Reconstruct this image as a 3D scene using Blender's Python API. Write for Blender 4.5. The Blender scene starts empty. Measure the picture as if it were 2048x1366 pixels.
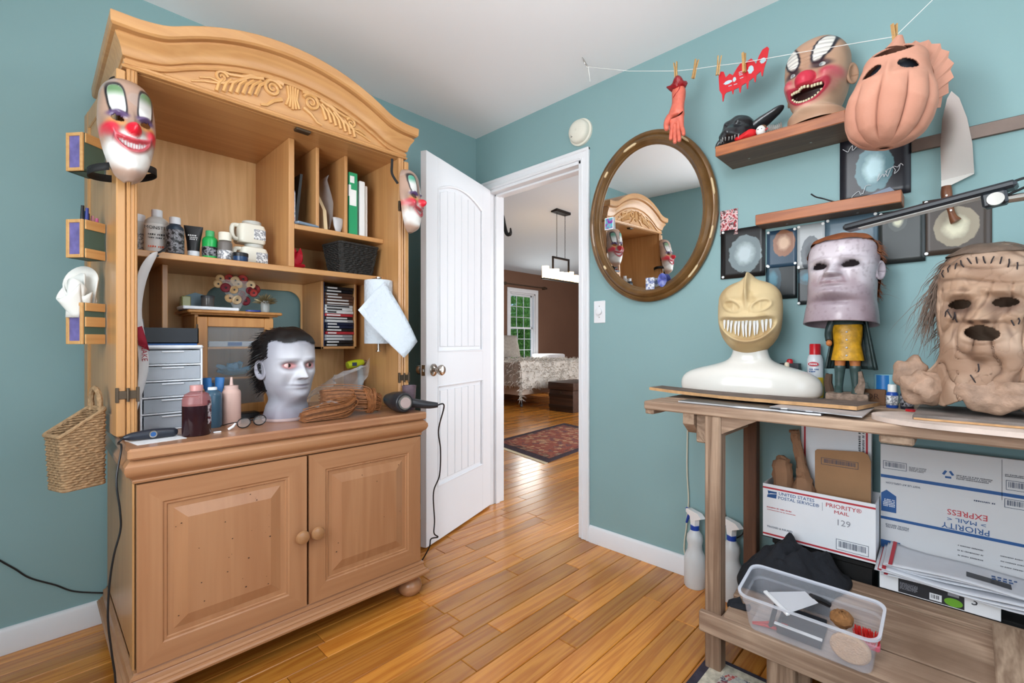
import bpy, bmesh, math, random
import numpy as np
from mathutils import Vector, Matrix

SC = bpy.context.scene
COL = SC.collection
PI = math.pi
random.seed(7)
RNG = np.random.default_rng(7)

# ------------------------------------------------------------------ camera
FPX, CH = 931.0, 1.06
CAMX, CAMY = -2.075, -2.347
HEAD = math.radians(44.09)              # angle between view direction and the +X axis
cam_d = bpy.data.cameras.new('camera')
cam_d.sensor_width = 36.0
cam_d.lens = FPX / 2048 * 36.0
cam_d.shift_y = 2 / 2048
cam_d.clip_start = 0.02
cam = bpy.data.objects.new('camera', cam_d)
COL.objects.link(cam)
cam.location = (CAMX, CAMY, CH)
cam.rotation_euler = (PI / 2, 0, HEAD - PI / 2)
SC.camera = cam

# ------------------------------------------------------------------ sky, daylight, exposure
W = bpy.data.worlds.new('world'); SC.world = W; W.use_nodes = True
bg = W.node_tree.nodes['Background']
sky = W.node_tree.nodes.new('ShaderNodeTexSky')
sky.sky_type = 'HOSEK_WILKIE'; sky.turbidity = 3.0
sky.sun_direction = Vector((-0.3, -0.5, 0.8)).normalized()
W.node_tree.links.new(sky.outputs[0], bg.inputs[0])
bg.inputs[1].default_value = 3.0

def area(name, loc, rot, sx, sy, power, col, spread=180):
    d = bpy.data.lights.new(name, 'AREA'); d.shape = 'RECTANGLE'
    d.size, d.size_y, d.energy, d.color = sx, sy, power, col
    d.spread = math.radians(spread)
    o = bpy.data.objects.new(name, d); COL.objects.link(o)
    o.location = loc; o.rotation_euler = rot
    return o
# daylight entering by the windows of the workroom (behind the camera) and of the bedroom, then an added bedroom fill
area('daylight_side_window', (-2.70, -1.75, 1.42), (0, -PI / 2 - .05, 0), 1.25, 1.25, 24, (0.93, 0.97, 1.0))
area('daylight_rear_window', (-1.35, -3.62, 1.42), (PI / 2 + .05, 0, 0), 1.85, 1.25, 9, (0.93, 0.97, 1.0))
area("daylight_bedroom_window", (5.33, 4.30, 1.40), (-PI / 2, 0, 0), 0.7, 1.4, 16, (0.97, 1.0, 0.96))
area('bedroom_fill_light', (3.2, -2.3, 1.3), (PI / 2, 0, 0), 2.6, 1.9, 125, (0.92, 0.96, 1.0))  # added fill lamp inside the bedroom, no glass door behind it
VS = SC.view_settings
VS.view_transform = 'Standard'; VS.look = 'None'; VS.gamma = 1.0; VS.use_curve_mapping = False
VS.exposure = 0.75

# ------------------------------------------------------------------ helpers
_u1 = (math.sin(HEAD), math.cos(HEAD)); _u2 = (-_u1[1], _u1[0])
def _ray(px, py):
    a = (px - 1024) / FPX; b = (685 - py) / FPX
    return Vector((_u1[0] * a + _u1[1], _u2[0] * a + _u2[1], b))
CP = Vector((CAMX, CAMY, CH))
def PX(px, py, X): r = _ray(px, py); return CP + r * ((X - CP.x) / r.x)     # photo point on a plane X = const
def PY(px, py, Y): r = _ray(px, py); return CP + r * ((Y - CP.y) / r.y)
def PZ(px, py, Z): r = _ray(px, py); return CP + r * ((Z - CP.z) / r.z)

def lin(c):
    o = []
    for v in c[:3]:
        v = v / 255.0
        o.append(v / 12.92 if v <= 0.04045 else ((v + 0.055) / 1.055) ** 2.4)
    return tuple(o) + (1.0,)

MATS = {}
def newmat(name):
    m = bpy.data.materials.new(name); m.use_nodes = True
    MATS[name] = m
    return m, m.node_tree.nodes, m.node_tree.links, m.node_tree.nodes['Principled BSDF']

def M(name, col=None, rough=0.5, metal=0.0, spec=0.5, var=0.0, vscale=6.0, bump=0.0, bscale=60.0, trans=0.0,
      alpha=1.0, coat=0.0, emit=None, estr=0.0, attr=False, ior=1.45, sss=0.0, bdist=0.01):
    if name in MATS: return MATS[name]
    m, N, L, B = newmat(name)
    B.inputs['Roughness'].default_value = rough
    B.inputs['Metallic'].default_value = metal
    B.inputs['Specular IOR Level'].default_value = spec
    B.inputs['Transmission Weight'].default_value = trans
    B.inputs['Alpha'].default_value = alpha
    B.inputs['Coat Weight'].default_value = coat
    B.inputs['IOR'].default_value = ior
    if sss: 
        B.inputs['Subsurface Weight'].default_value = sss
        B.inputs['Subsurface Scale'].default_value = 0.01
    tc = N.new('ShaderNodeTexCoord')
    if attr:
        a = N.new('ShaderNodeAttribute'); a.attribute_name = 'col'; src = a.outputs['Color']
    else:
        rgb = N.new('ShaderNodeRGB'); rgb.outputs[0].default_value = lin(col); src = rgb.outputs[0]
    if var > 0:
        n = N.new('ShaderNodeTexNoise'); n.inputs['Scale'].default_value = vscale; n.inputs['Detail'].default_value = 6
        L.new(tc.outputs['Object'], n.inputs['Vector'])
        mr = N.new('ShaderNodeMapRange')
        mr.inputs['From Min'].default_value = 0.3; mr.inputs['From Max'].default_value = 0.7
        mr.inputs['To Min'].default_value = 1 - var; mr.inputs['To Max'].default_value = 1 + var * 0.5
        L.new(n.outputs['Fac'], mr.inputs['Value'])
        mx = N.new('ShaderNodeMix'); mx.data_type = 'RGBA'; mx.blend_type = 'MULTIPLY'; mx.inputs[0].default_value = 1
        L.new(src, mx.inputs[6]); L.new(mr.outputs[0], mx.inputs[7]); src = mx.outputs[2]
    L.new(src, B.inputs['Base Color'])
    if emit:
        B.inputs['Emission Color'].default_value = lin(emit); B.inputs['Emission Strength'].default_value = estr
    if bump > 0:
        n2 = N.new('ShaderNodeTexNoise'); n2.inputs['Scale'].default_value = bscale; n2.inputs['Detail'].default_value = 5
        L.new(tc.outputs['Object'], n2.inputs['Vector'])
        b = N.new('ShaderNodeBump'); b.inputs['Strength'].default_value = bump; b.inputs['Distance'].default_value = bdist
        L.new(n2.outputs['Fac'], b.inputs['Height']); L.new(b.outputs[0], B.inputs['Normal'])
    return m

def WOOD(name, c1, c2, axis='z', scale=9.0, rough=0.4, grain=0.25, stretch=0.07, objrand=0.0, coat=0.0, bump=0.05, dark=None):
    """wood with long grain along one axis"""
    if name in MATS: return MATS[name]
    m, N, L, B = newmat(name)
    tc = N.new('ShaderNodeTexCoord'); oi = N.new('ShaderNodeObjectInfo')
    off = N.new('ShaderNodeVectorMath'); off.operation = 'SCALE'; off.inputs[0].default_value = (7.3, 3.1, 5.7)
    L.new(oi.outputs['Random'], off.inputs['Scale'])
    add = N.new('ShaderNodeVectorMath'); add.operation = 'ADD'
    L.new(tc.outputs['Object'], add.inputs[0]); L.new(off.outputs[0], add.inputs[1])
    mp = N.new('ShaderNodeMapping'); s = [1, 1, 1]; s['xyz'.index(axis)] = stretch
    mp.inputs['Scale'].default_value = s
    L.new(add.outputs[0], mp.inputs['Vector'])
    n1 = N.new('ShaderNodeTexNoise'); n1.inputs['Scale'].default_value = scale; n1.inputs['Detail'].default_value = 3
    n1.inputs['Distortion'].default_value = 0.6
    L.new(mp.outputs[0], n1.inputs['Vector'])
    # rings: sine of the noise gives cathedral figure
    mul = N.new('ShaderNodeMath'); mul.operation = 'MULTIPLY'; mul.inputs[1].default_value = 38
    L.new(n1.outputs['Fac'], mul.inputs[0])
    sn = N.new('ShaderNodeMath'); sn.operation = 'SINE'; L.new(mul.outputs[0], sn.inputs[0])
    n2 = N.new('ShaderNodeTexNoise'); n2.inputs['Scale'].default_value = scale * 16; n2.inputs['Detail'].default_value = 4
    L.new(mp.outputs[0], n2.inputs['Vector'])
    mx = N.new('ShaderNodeMix'); mx.data_type = 'FLOAT'; mx.inputs[0].default_value = 0.55
    mr0 = N.new('ShaderNodeMapRange'); mr0.inputs['From Min'].default_value = -1; L.new(sn.outputs[0], mr0.inputs['Value'])
    L.new(mr0.outputs[0], mx.inputs[2]); L.new(n2.outputs['Fac'], mx.inputs[3])
    mc = N.new('ShaderNodeMix'); mc.data_type = 'RGBA'
    mc.inputs[6].default_value = lin(c1); mc.inputs[7].default_value = lin(c2)
    mr = N.new('ShaderNodeMapRange'); mr.inputs['From Min'].default_value = 0.5 - 0.25 / max(grain, .01) * .5
    mr.inputs['From Max'].default_value = 0.5 + 0.25 / max(grain, .01) * .5
    L.new(mx.outputs[0], mr.inputs['Value']); L.new(mr.outputs[0], mc.inputs[0])
    src = mc.outputs[2]
    if dark:
        n3 = N.new('ShaderNodeTexNoise'); n3.inputs['Scale'].default_value = 3.0; n3.inputs['Detail'].default_value = 6
        L.new(add.outputs[0], n3.inputs['Vector'])
        r3 = N.new('ShaderNodeMapRange'); r3.inputs['From Min'].default_value = .45; r3.inputs['From Max'].default_value = .75
        L.new(n3.outputs['Fac'], r3.inputs['Value'])
        m3 = N.new('ShaderNodeMix'); m3.data_type = 'RGBA'; m3.inputs[7].default_value = lin(dark)
        L.new(r3.outputs[0], m3.inputs[0]); L.new(src, m3.inputs[6]); src = m3.outputs[2]
    if objrand:
        mv = N.new('ShaderNodeMapRange'); mv.inputs['To Min'].default_value = 1 - objrand; mv.inputs['To Max'].default_value = 1 + objrand * .6
        L.new(oi.outputs['Random'], mv.inputs['Value'])
        mm = N.new('ShaderNodeMix'); mm.data_type = 'RGBA'; mm.blend_type = 'MULTIPLY'; mm.inputs[0].default_value = 1
        L.new(src, mm.inputs[6]); L.new(mv.outputs[0], mm.inputs[7]); src = mm.outputs[2]
    L.new(src, B.inputs['Base Color'])
    B.inputs['Roughness'].default_value = rough
    B.inputs['Coat Weight'].default_value = coat; B.inputs['Coat Roughness'].default_value = 0.18
    if bump:
        b = N.new('ShaderNodeBump'); b.inputs['Strength'].default_value = bump; b.inputs['Distance'].default_value = 0.004
        L.new(mx.outputs[0], b.inputs['Height']); L.new(b.outputs[0], B.inputs['Normal'])
    return m

# ---- scene graph
def link(o): COL.objects.link(o); return o
def tag(o, label=None, cat=None, group=None, kind=None):
    if label: o['label'] = label
    if cat: o['category'] = cat
    if group: o['group'] = group
    if kind: o['kind'] = kind
    return o
MAT4 = {}
def thing(name, label, cat, loc=(0, 0, 0), rotz=0.0, group=None, rot=None, scale=1.0):
    o = link(bpy.data.objects.new(name, None)); o.empty_display_size = 0.05
    m = Matrix.Translation(Vector(loc)) @ (rot.to_4x4() if rot is not None else Matrix.Rotation(rotz, 4, 'Z')) @ Matrix.Scale(scale, 4)
    o.matrix_basis = m
    MAT4[o.name] = m
    return tag(o, label, cat, group)

class MB:
    """collects shapes, builds one mesh object; coordinates are the parent's local ones (or world with w=True)"""
    def __init__(s): s.v = []; s.f = []; s.c = []; s.fm = []; s.mi = 0
    def add(s, vs, fs, col=None):
        b = len(s.v); s.v += [tuple(p) for p in vs]; s.f += [tuple(i + b for i in f) for f in fs]
        s.fm += [s.mi] * len(fs)
        s.c += [col or (1, 1, 1, 1)] * len(vs)
        return s
    def box(s, a, b, bev=0.0, col=None):
        (x0, y0, z0), (x1, y1, z1) = [tuple(map(min, a, b)), tuple(map(max, a, b))]
        if bev <= 0:
            vs = [(x, y, z) for z in (z0, z1) for y in (y0, y1) for x in (x0, x1)]
            fs = [(0, 2, 3, 1), (4, 5, 7, 6), (0, 1, 5, 4), (2, 6, 7, 3), (0, 4, 6, 2), (1, 3, 7, 5)]
            return s.add(vs, fs, col)
        e = min(bev, (x1 - x0) * .49, (y1 - y0) * .49, (z1 - z0) * .49)
        bm = bmesh.new(); bmesh.ops.create_cube(bm, size=1)
        for v in bm.verts:
            v.co = ((x0 + x1) / 2 + v.co.x * (x1 - x0), (y0 + y1) / 2 + v.co.y * (y1 - y0), (z0 + z1) / 2 + v.co.z * (z1 - z0))
        bmesh.ops.bevel(bm, geom=bm.edges[:], offset=e, segments=2 if bev > .006 else 1, affect='EDGES', profile=.6)
        s.bm(bm, col); return s
    def bm(s, bm, col=None):
        bm.verts.index_update()
        s.add([v.co[:] for v in bm.verts], [[v.index for v in f.verts] for f in bm.faces], col); bm.free(); return s
    def obox(s, c, ax, ay, az, h, bev=0, col=None):
        """box about centre c with unit axes and half sizes"""
        t = MB().box((-h[0], -h[1], -h[2]), h, bev)
        ax, ay, az, c = Vector(ax), Vector(ay), Vector(az), Vector(c)
        return s.add([c + ax * p[0] + ay * p[1] + az * p[2] for p in t.v], t.f, col)
    def tube(s, pts, r, n=8, cap=True, flat=1.0, col=None, up=None):
        pts = [Vector(p) for p in pts]; k = len(pts)
        rs = r if hasattr(r, '__len__') else [r] * k
        vs = []; fs = []
        prev = Vector(up) if up is not None else None
        for i, p in enumerate(pts):
            t = (pts[min(i + 1, k - 1)] - pts[max(i - 1, 0)])
            if t.length < 1e-9: t = Vector((0, 0, 1))
            t.normalize()
            if prev is None:
                prev = t.orthogonal().normalized()
            u = prev - t * prev.dot(t)
            if u.length < 1e-6: u = t.orthogonal()
            u.normalize(); prev = u; w = t.cross(u)
            for j in range(n):
                a = 2 * PI * j / n
                vs.append(p + u * (math.cos(a) * rs[i] * flat) + w * (math.sin(a) * rs[i]))
        for i in range(k - 1):
            for j in range(n):
                a, b = i * n + j, i * n + (j + 1) % n
                fs.append((a, b, b + n, a + n))
        if cap:
            fs.append(tuple(range(n))[::-1]); fs.append(tuple(range((k - 1) * n, k * n)))
        return s.add(vs, fs, col)
    def cyl(s, a, b, r0, r1=None, n=20, col=None): return s.tube([a, b], [r0, r1 if r1 is not None else r0], n, col=col)
    def lathe(s, prof, c=(0, 0, 0), n=28, col=None, sx=1.0, sy=1.0, cap=True):
        vs = []; fs = []
        for r, z in prof:
            for j in range(n):
                a = 2 * PI * j / n
                vs.append((c[0] + r * sx * math.cos(a), c[1] + r * sy * math.sin(a), c[2] + z))
        for i in range(len(prof) - 1):
            for j in range(n):
                a, b = i * n + j, i * n + (j + 1) % n
                fs.append((a, b, b + n, a + n))
        if cap:
            fs.append(tuple(range(n))[::-1]); fs.append(tuple(range((len(prof) - 1) * n, len(prof) * n)))
        return s.add(vs, fs, col)
    def prism(s, poly, d0, d1, axis='y', col=None):
        """polygon in the plane normal to axis, from d0 to d1; poly gives the other two coordinates in xyz order"""
        def P(q, d):
            return {'x': (d, q[0], q[1]), 'y': (q[0], d, q[1]), 'z': (q[0], q[1], d)}[axis]
        n = len(poly); vs = [P(q, d0) for q in poly] + [P(q, d1) for q in poly]
        fs = [tuple(range(n)), tuple(range(n, 2 * n))[::-1]] + [(i, i + n, (i + 1) % n + n, (i + 1) % n) for i in range(n)]
        return s.add(vs, fs, col)
    def grid(s, P, col=None):
        """P: rows of points"""
        r, c = len(P), len(P[0])
        s.add([p for row in P for p in row], [(i * c + j, i * c + j + 1, (i + 1) * c + j + 1, (i + 1) * c + j) for i in range(r - 1) for j in range(c - 1)], col)
        return s
    def sphere(s, c, r, n=16, m=10, col=None):
        r = r if hasattr(r, '__len__') else (r, r, r)
        pr = [(math.sin(PI * i / m), -math.cos(PI * i / m)) for i in range(m + 1)]
        pr[0] = (1e-4, -1); pr[-1] = (1e-4, 1)
        vs = []; fs = []
        for q, z in pr:
            for j in range(n):
                a = 2 * PI * j / n
                vs.append((c[0] + q * r[0] * math.cos(a), c[1] + q * r[1] * math.sin(a), c[2] + z * r[2]))
        for i in range(m):
            for j in range(n):
                a, b = i * n + j, i * n + (j + 1) % n
                fs.append((a, b, b + n, a + n))
        return s.add(vs, fs, col)
    def xf(s, m): s.v = [tuple(m @ Vector(p)) for p in s.v]; return s
    def jitter(s, a):
        s.v = [tuple(c + random.uniform(-a, a) for c in p) for p in s.v]; return s
    def build(s, name, mat, parent=None, w=False, label=None, cat=None, group=None, kind=None, smooth=35, cols=False, solid=0, bev=0, sub=0, fix=True, loc=None):
        vs = [Vector(p) for p in s.v]
        if w and parent is not None:
            t = parent
            while t.parent is not None: t = t.parent
            inv = MAT4[t.name].inverted() if t.name in MAT4 else Matrix.Translation(-t.location)
            vs = [inv @ p for p in vs]
        if loc is not None: vs = [p - Vector(loc) for p in vs]
        me = bpy.data.meshes.new(name)
        me.from_pydata([p[:] for p in vs], [], s.f)
        if fix:
            bm = bmesh.new(); bm.from_mesh(me); bmesh.ops.recalc_face_normals(bm, faces=bm.faces[:]); bm.to_mesh(me); bm.free()
        for m in (mat if isinstance(mat, (list, tuple)) else [mat]): me.materials.append(m)
        if any(s.fm): me.polygons.foreach_set('material_index', s.fm)
        if cols:
            at = me.color_attributes.new('col', 'FLOAT_COLOR', 'POINT')
            at.data.foreach_set('color', np.array(s.c, dtype=np.float32).ravel())
        if smooth:
            me.polygons.foreach_set('use_smooth', [True] * len(me.polygons)); me.set_sharp_from_angle(angle=math.radians(smooth))
        me.update()
        o = link(bpy.data.objects.new(name, me)); o.parent = parent
        if loc is not None: o.location = loc
        if solid:
            md = o.modifiers.new('thickness', 'SOLIDIFY'); md.thickness = solid; md.offset = 0
        if sub:
            md = o.modifiers.new('smooth', 'SUBSURF'); md.levels = md.render_levels = sub
        return tag(o, label, cat, group, kind)

def base_of(o): return o
def copy_tree(o, parent=None, loc=None, rotz=None, label=None):
    c = o.copy(); COL.objects.link(c)
    c.parent = parent
    if loc is not None: c.location = loc
    if rotz is not None: c.rotation_euler = (0, 0, rotz)
    if label: c['label'] = label
    for ch in list(o.children): copy_tree(ch, c)
    return c

def text(body, size, mat, parent, mtx, name='lettering', ext=0.0004, align='CENTER', w=True, squeeze=1.0):
    """flat lettering; mtx places it (text x -> column 0, text up -> column 1)"""
    cu = bpy.data.curves.new('t', 'FONT'); cu.body = body; cu.size = size; cu.align_x = align; cu.align_y = 'CENTER'
    cu.resolution_u = 2; cu.extrude = ext; cu.space_line = 0.85
    ob = bpy.data.objects.new('t', cu); COL.objects.link(ob)
    dg = bpy.context.evaluated_depsgraph_get()
    me = bpy.data.meshes.new_from_object(ob.evaluated_get(dg))
    bpy.data.objects.remove(ob); bpy.data.curves.remove(cu)
    b = MB(); b.v = [tuple(mtx @ Vector((v.co.x * squeeze, v.co.y, v.co.z))) for v in me.vertices]; b.f = [tuple(p.vertices) for p in me.polygons]
    b.fm = [0] * len(b.f); b.c = [(1, 1, 1, 1)] * len(b.v)
    bpy.data.meshes.remove(me)
    return b.build(name, mat, parent, w=w, smooth=0, fix=False)
def frame(o, x, y):
    x = Vector(x).normalized(); y = Vector(y); y = (y - x * y.dot(x)).normalized(); z = x.cross(y)
    m = Matrix((x, y, z)).transposed().to_4x4(); m.translation = Vector(o); return m
def smooth_pts(pts, n=6):
    """Catmull-Rom through points"""
    p = [Vector(q) for q in pts]; o = []
    for i in range(len(p) - 1):
        a, b, c, d = p[max(i - 1, 0)], p[i], p[i + 1], p[min(i + 2, len(p) - 1)]
        for k in range(n):
            t = k / n
            o.append(0.5 * ((2 * b) + (c - a) * t + (2 * a - 5 * b + 4 * c - d) * t * t + (3 * b - a - 3 * c + d) * t ** 3))
    o.append(p[-1]); return o
# ================================================================== SETTING
CEIL = 2.425; XB, YF = -2.77, -3.70
m_wall = M('wall_teal', (136, 169, 171), rough=0.6, var=0.05, vscale=1.2, bump=0.06, bscale=220, bdist=.002)
m_ceil = M('ceiling_white', (248, 247, 249), rough=0.8, var=0.02, vscale=1.0)
m_trim = M('trim_white', (232, 233, 236), rough=0.35, var=0.03, vscale=4)
m_door = M('door_white', (233, 234, 238), rough=0.38, var=0.02, vscale=3, bump=.04, bscale=300, bdist=.001)
m_brown = M('wall_brown', (116, 84, 66), rough=0.75, var=0.06, vscale=2)
m_bedceil = M('bedroom_ceiling', (198, 206, 214), rough=0.85)
m_glass = M('glass', (255, 255, 255), rough=0.0, trans=1.0, ior=1.02, alpha=.25)
m_black = M('black_plastic', (24, 24, 26), rough=0.4)
m_steel = M('brushed_steel', (176, 170, 164), rough=0.28, metal=1.0)

MB().box((XB - .12, 0, -.05), (.12, .12, CEIL + .02)).build('wall_left', m_wall, kind='structure')
b = MB()
b.box((0, -.118, -.05), (.12, 0, CEIL)); b.box((0, YF, -.05), (.12, -.862, CEIL)); b.box((0, -.862, 2.048), (.12, -.118, CEIL))
b.build('wall_right', m_wall, kind='structure')
# rear wall and the wall behind the camera, each with its window opening
b = MB()
b.box((XB - .12, -1.10, -.05), (XB, 0, CEIL)); b.box((XB - .12, YF, -.05), (XB, -2.4, CEIL))
b.box((XB - .12, -2.4, -.05), (XB, -1.10, .75)); b.box((XB - .12, -2.4, 2.08), (XB, -1.10, CEIL))
b.build('wall_rear', m_wall, kind='structure')
b = MB()
b.box((XB - .12, YF - .12, -.05), (-2.3, YF, CEIL)); b.box((-.4, YF - .12, -.05), (.12, YF, CEIL))
b.box((-2.3, YF - .12, -.05), (-.4, YF, .75)); b.box((-2.3, YF - .12, 2.08), (-.4, YF, CEIL))
b.build('wall_front', m_wall, kind='structure')
def casing(name, o, ux, w, h, uz=Vector((0, 0, 1)), nrm=Vector((1, 0, 0)), cw=.07):
    """window casing, sash bars and panes: o lower left corner of the opening"""
    o, ux, nrm = Vector(o), Vector(ux), Vector(nrm)
    root = MB()
    def bar(a0, a1, z0, z1, n0, n1, mb, bev=.004):
        c = o + ux * (a0 + a1) / 2 + uz * (z0 + z1) / 2 + nrm * (n0 + n1) / 2
        mb.obox(c, ux, nrm, uz, (abs(a1 - a0) / 2, abs(n1 - n0) / 2, abs(z1 - z0) / 2), bev)
    bar(-cw, 0, -.02, h + cw, 0, .018, root); bar(w, w + cw, -.02, h + cw, 0, .018, root); bar(-cw, w + cw, h, h + cw, 0, .02, root)
    bar(-cw - .02, w + cw + .02, -.035, 0, -.02, .045, root)
    for q in ((0, .03), (w - .03, w)): bar(q[0], q[1], 0, h, -.12, 0, root)
    bar(0, w, h - .03, h, -.12, 0, root)
    t = root.build(name, m_trim, kind='structure')
    sash = MB()
    hm = h / 2
    for z0, z1, d in ((.0, hm + .02, -.05), (hm - .02, h - .03, -.075)):
        bar(.03, .07, z0, z1, d - .02, d, sash); bar(w - .07, w - .03, z0, z1, d - .02, d, sash)
        bar(.03, w - .03, z0, z0 + .04, d - .02, d, sash); bar(.03, w - .03, z1 - .04, z1, d - .02, d, sash)
    sash.build('window_sash', m_trim, t)
    mun = MB()
    for z0, z1, d in ((.04, hm, -.06), (hm, h - .06, -.085)):
        for k in (1, 2): bar(.07 + (w - .14) * k / 3 - .006, .07 + (w - .14) * k / 3 + .006, z0, z1, d - .006, d + .006, mun, 0)
        for k in (1, 2): zz = z0 + (z1 - z0) * k / 3; bar(.07, w - .07, zz - .006, zz + .006, d - .006, d + .006, mun, 0)
    mun.build('muntin', m_trim, t)
    for z0, z1, d in ((.04, hm, -.06), (hm, h - .06, -.085)):
        p = MB(); bar(.07, w - .07, z0, z1, d - .001, d + .001, p, 0); p.build('pane', m_glass, t)
    return t
casing('window_1', (XB, -2.4, .75), (0, 1, 0), 1.3, 1.33, nrm=(1, 0, 0))
casing('window_2', (-2.3, YF, .75), (1, 0, 0), 1.9, 1.33, nrm=(0, 1, 0))
MB().box((XB - .12, YF - .12, CEIL), (.12, .12, CEIL + .1)).build('ceiling', m_ceil, kind='structure')
# ---- bedroom shell beyond the doorway
BX1, BY0, BY1 = 7.6, -2.45, 4.5
b = MB(); wx0, wx1, wz0, wz1 = 4.93, 5.73, .62, 2.13
b.box((.12, BY1, -.05), (wx0, BY1 + .14, 3.4)); b.box((wx1, BY1, -.05), (BX1, BY1 + .14, 3.4))
b.box((wx0, BY1, -.05), (wx1, BY1 + .14, wz0)); b.box((wx0, BY1, wz1), (wx1, BY1 + .14, 3.4))
b.box((BX1, BY0, -.05), (BX1 + .12, BY1, 4)); b.box((0.0, .12, CEIL - .5), (.12, BY1, 4)); b.box((0, .12, -.05), (.12, BY1, CEIL))
b.box((0, BY0, CEIL), (.12, BY1, 4))
b.box((.12, BY0 - .12, -.05), (BX1, BY0, 4.2))
b.build('wall_bedroom', m_brown, kind='structure')
casing('window_3', (wx0, BY1, wz0), (1, 0, 0), wx1 - wx0, wz1 - wz0, nrm=(0, -1, 0), cw=.09)
def bz(y): return 2.575 + (BY1 - y) * .18
b = MB(); b.prism([(BY1 + .14, bz(BY1 + .14)), (BY0, bz(BY0)), (BY0, bz(BY0) + .1), (BY1 + .14, bz(BY1) + .1)], 0.0, BX1, 'x')
b.build('ceiling_bedroom', m_bedceil, kind='structure')

# ---- floor of narrow oak boards, running from the workroom into the bedroom
m_sub = M('subfloor', (58, 36, 20), rough=.9)
m_plank = WOOD('plank_oak', (216, 146, 60), (180, 106, 38), 'x', scale=14, rough=0.27, grain=.35, stretch=.05, objrand=.34, coat=.35, bump=.03)
fl = MB().box((XB, YF, -.06), (BX1, BY1, -.013)).build('floor', m_sub, kind='structure')
PW = .0826
planks = []
lens = [.42, .56, .7, .86, 1.05, 1.25]
pmesh = {}
def plank_mesh(L, w):
    key = (round(L, 3), w)
    if key not in pmesh:
        t = MB(); g = .0009; e = .0022
        x0, x1, y0, y1 = g, L - g, g, w - g
        t.add([(x0, y0, -.013), (x1, y0, -.013), (x1, y1, -.013), (x0, y1, -.013), (x0, y0, -e), (x1, y0, -e), (x1, y1, -e), (x0, y1, -e),
               (x0 + e, y0 + e, 0), (x1 - e, y0 + e, 0), (x1 - e, y1 - e, 0), (x0 + e, y1 - e, 0)],
              [(0, 1, 5, 4), (1, 2, 6, 5), (2, 3, 7, 6), (3, 0, 4, 7), (4, 5, 9, 8), (5, 6, 10, 9), (6, 7, 11, 10), (7, 4, 8, 11), (8, 9, 10, 11)])
        me = bpy.data.meshes.new('plank'); me.from_pydata(t.v, [], t.f); me.materials.append(m_plank); pmesh[key] = me
    return pmesh[key]
y = YF
rows = []
while y < BY1 - .02:
    x = XB + random.uniform(-1.0, 0)
    while x < BX1:
        L = random.choice(lens)
        x0, x1 = max(x, XB), min(x + L, BX1)
        if x1 - x0 > .05:
            seen = 1e9
            inroom = y + PW < .02 and x0 < .14
            for qx in (x0, (x0 + x1) / 2, x1):
                d = Vector((qx, y + PW / 2, 0)) - CP
                F = _u1[1] * d.x + _u2[1] * d.y; R = _u1[0] * d.x + _u2[0] * d.y
                if F < .5: continue
                px, py = 1024 + FPX * R / F, 685 + FPX * CH / F
                if inroom and -60 < px < 2100 and py < 1460 and not (qx > -1.9 and qx < -.92 and y > -.6): seen = min(seen, F)
                if qx >= .1 and 960 < px < 1180: seen = min(seen, F)
            rows.append((seen, x0, x1, y))
        x += L
    y += PW
rows.sort(key=lambda r: r[0])
rest = MB()
for i, (F, x0, x1, yy) in enumerate(rows):
    if i < 292 and F < 1e8:
        o = link(bpy.data.objects.new('plank', plank_mesh(x1 - x0, PW))); o.location = (x0, yy, random.uniform(-.0006, .0004)); o.parent = fl
    elif x1 > .05 or F < 1e8 or True:
        t = plank_mesh(x1 - x0, PW)
        rest.add([(v.co.x + x0, v.co.y + yy, v.co.z) for v in t.vertices], [tuple(p.vertices) for p in t.polygons])
rest.build('plank_field', m_plank, fl, kind='stuff', smooth=0, fix=False)

# ---- baseboards
def baseboard(name, a, b2, n, h=.088):
    a, b2, n = Vector(a), Vector(b2), Vector(n)
    prof = [(0, 0), (.014, 0), (.014, h - .012), (.009, h - .003), (.004, h), (0, h)]
    t = MB(); t.add([a + n * p + Vector((0, 0, z)) for p, z in prof] + [b2 + n * p + Vector((0, 0, z)) for p, z in prof],
                    [(i, i + 1, i + 7, i + 6) for i in range(5)] + [(0, 6, 11, 5), tuple(range(6)), tuple(range(6, 12))])
    t.build(name, m_trim, kind='structure')
baseboard('baseboard_left', (XB, 0, 0), (0, 0, 0), (0, -1, 0))
baseboard('baseboard_right', (0, -.918, 0), (0, YF, 0), (-1, 0, 0))
baseboard('baseboard_rear', (XB, YF, 0), (XB, 0, 0), (1, 0, 0))
# ---- door casing and jamb
b = MB()
cw = .056
for y0, s in ((-.862, -1), (-.118, 1)):
    b.box((-.012, y0, 0), (0, y0 + s * (cw - .001), 2.047 + cw), .003); b.box((-.0185, y0 + s * (cw - .018), 0), (0, y0 + s * cw, 2.0475 + cw), .004)
    b.box((-.016, y0 + s * .006, 0), (0, y0 + s * .016, 2.048 + .01), .003)
b.box((-.0123, -.861 - cw, 2.048), (.001, -.119 + cw, 2.0465 + cw), .003)
b.box((-.019, -.862 - cw, 2.048 + cw - .018), (0, -.118 + cw, 2.048 + cw), .004)
b.box((-.016, -.862, 2.054), (0, -.118, 2.064), .003)
b.build('trim_1', m_trim, kind='structure')
b = MB()
b.box((-.004, -.118, 0), (.13, -.136, 2.048), .002); b.box((-.004, -.862, 0), (.13, -.844, 2.048), .002); b.box((-.004, -.862, 2.030), (.13, -.118, 2.048), .002)
b.box((.045, -.136, 0), (.08, -.148, 2.03), .002); b.box((.045, -.844, 0), (.08, -.832, 2.03), .002); b.box((.045, -.844, 2.018), (.08, -.136, 2.03), .002)
b.build('trim_2', m_trim, kind='structure')
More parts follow.
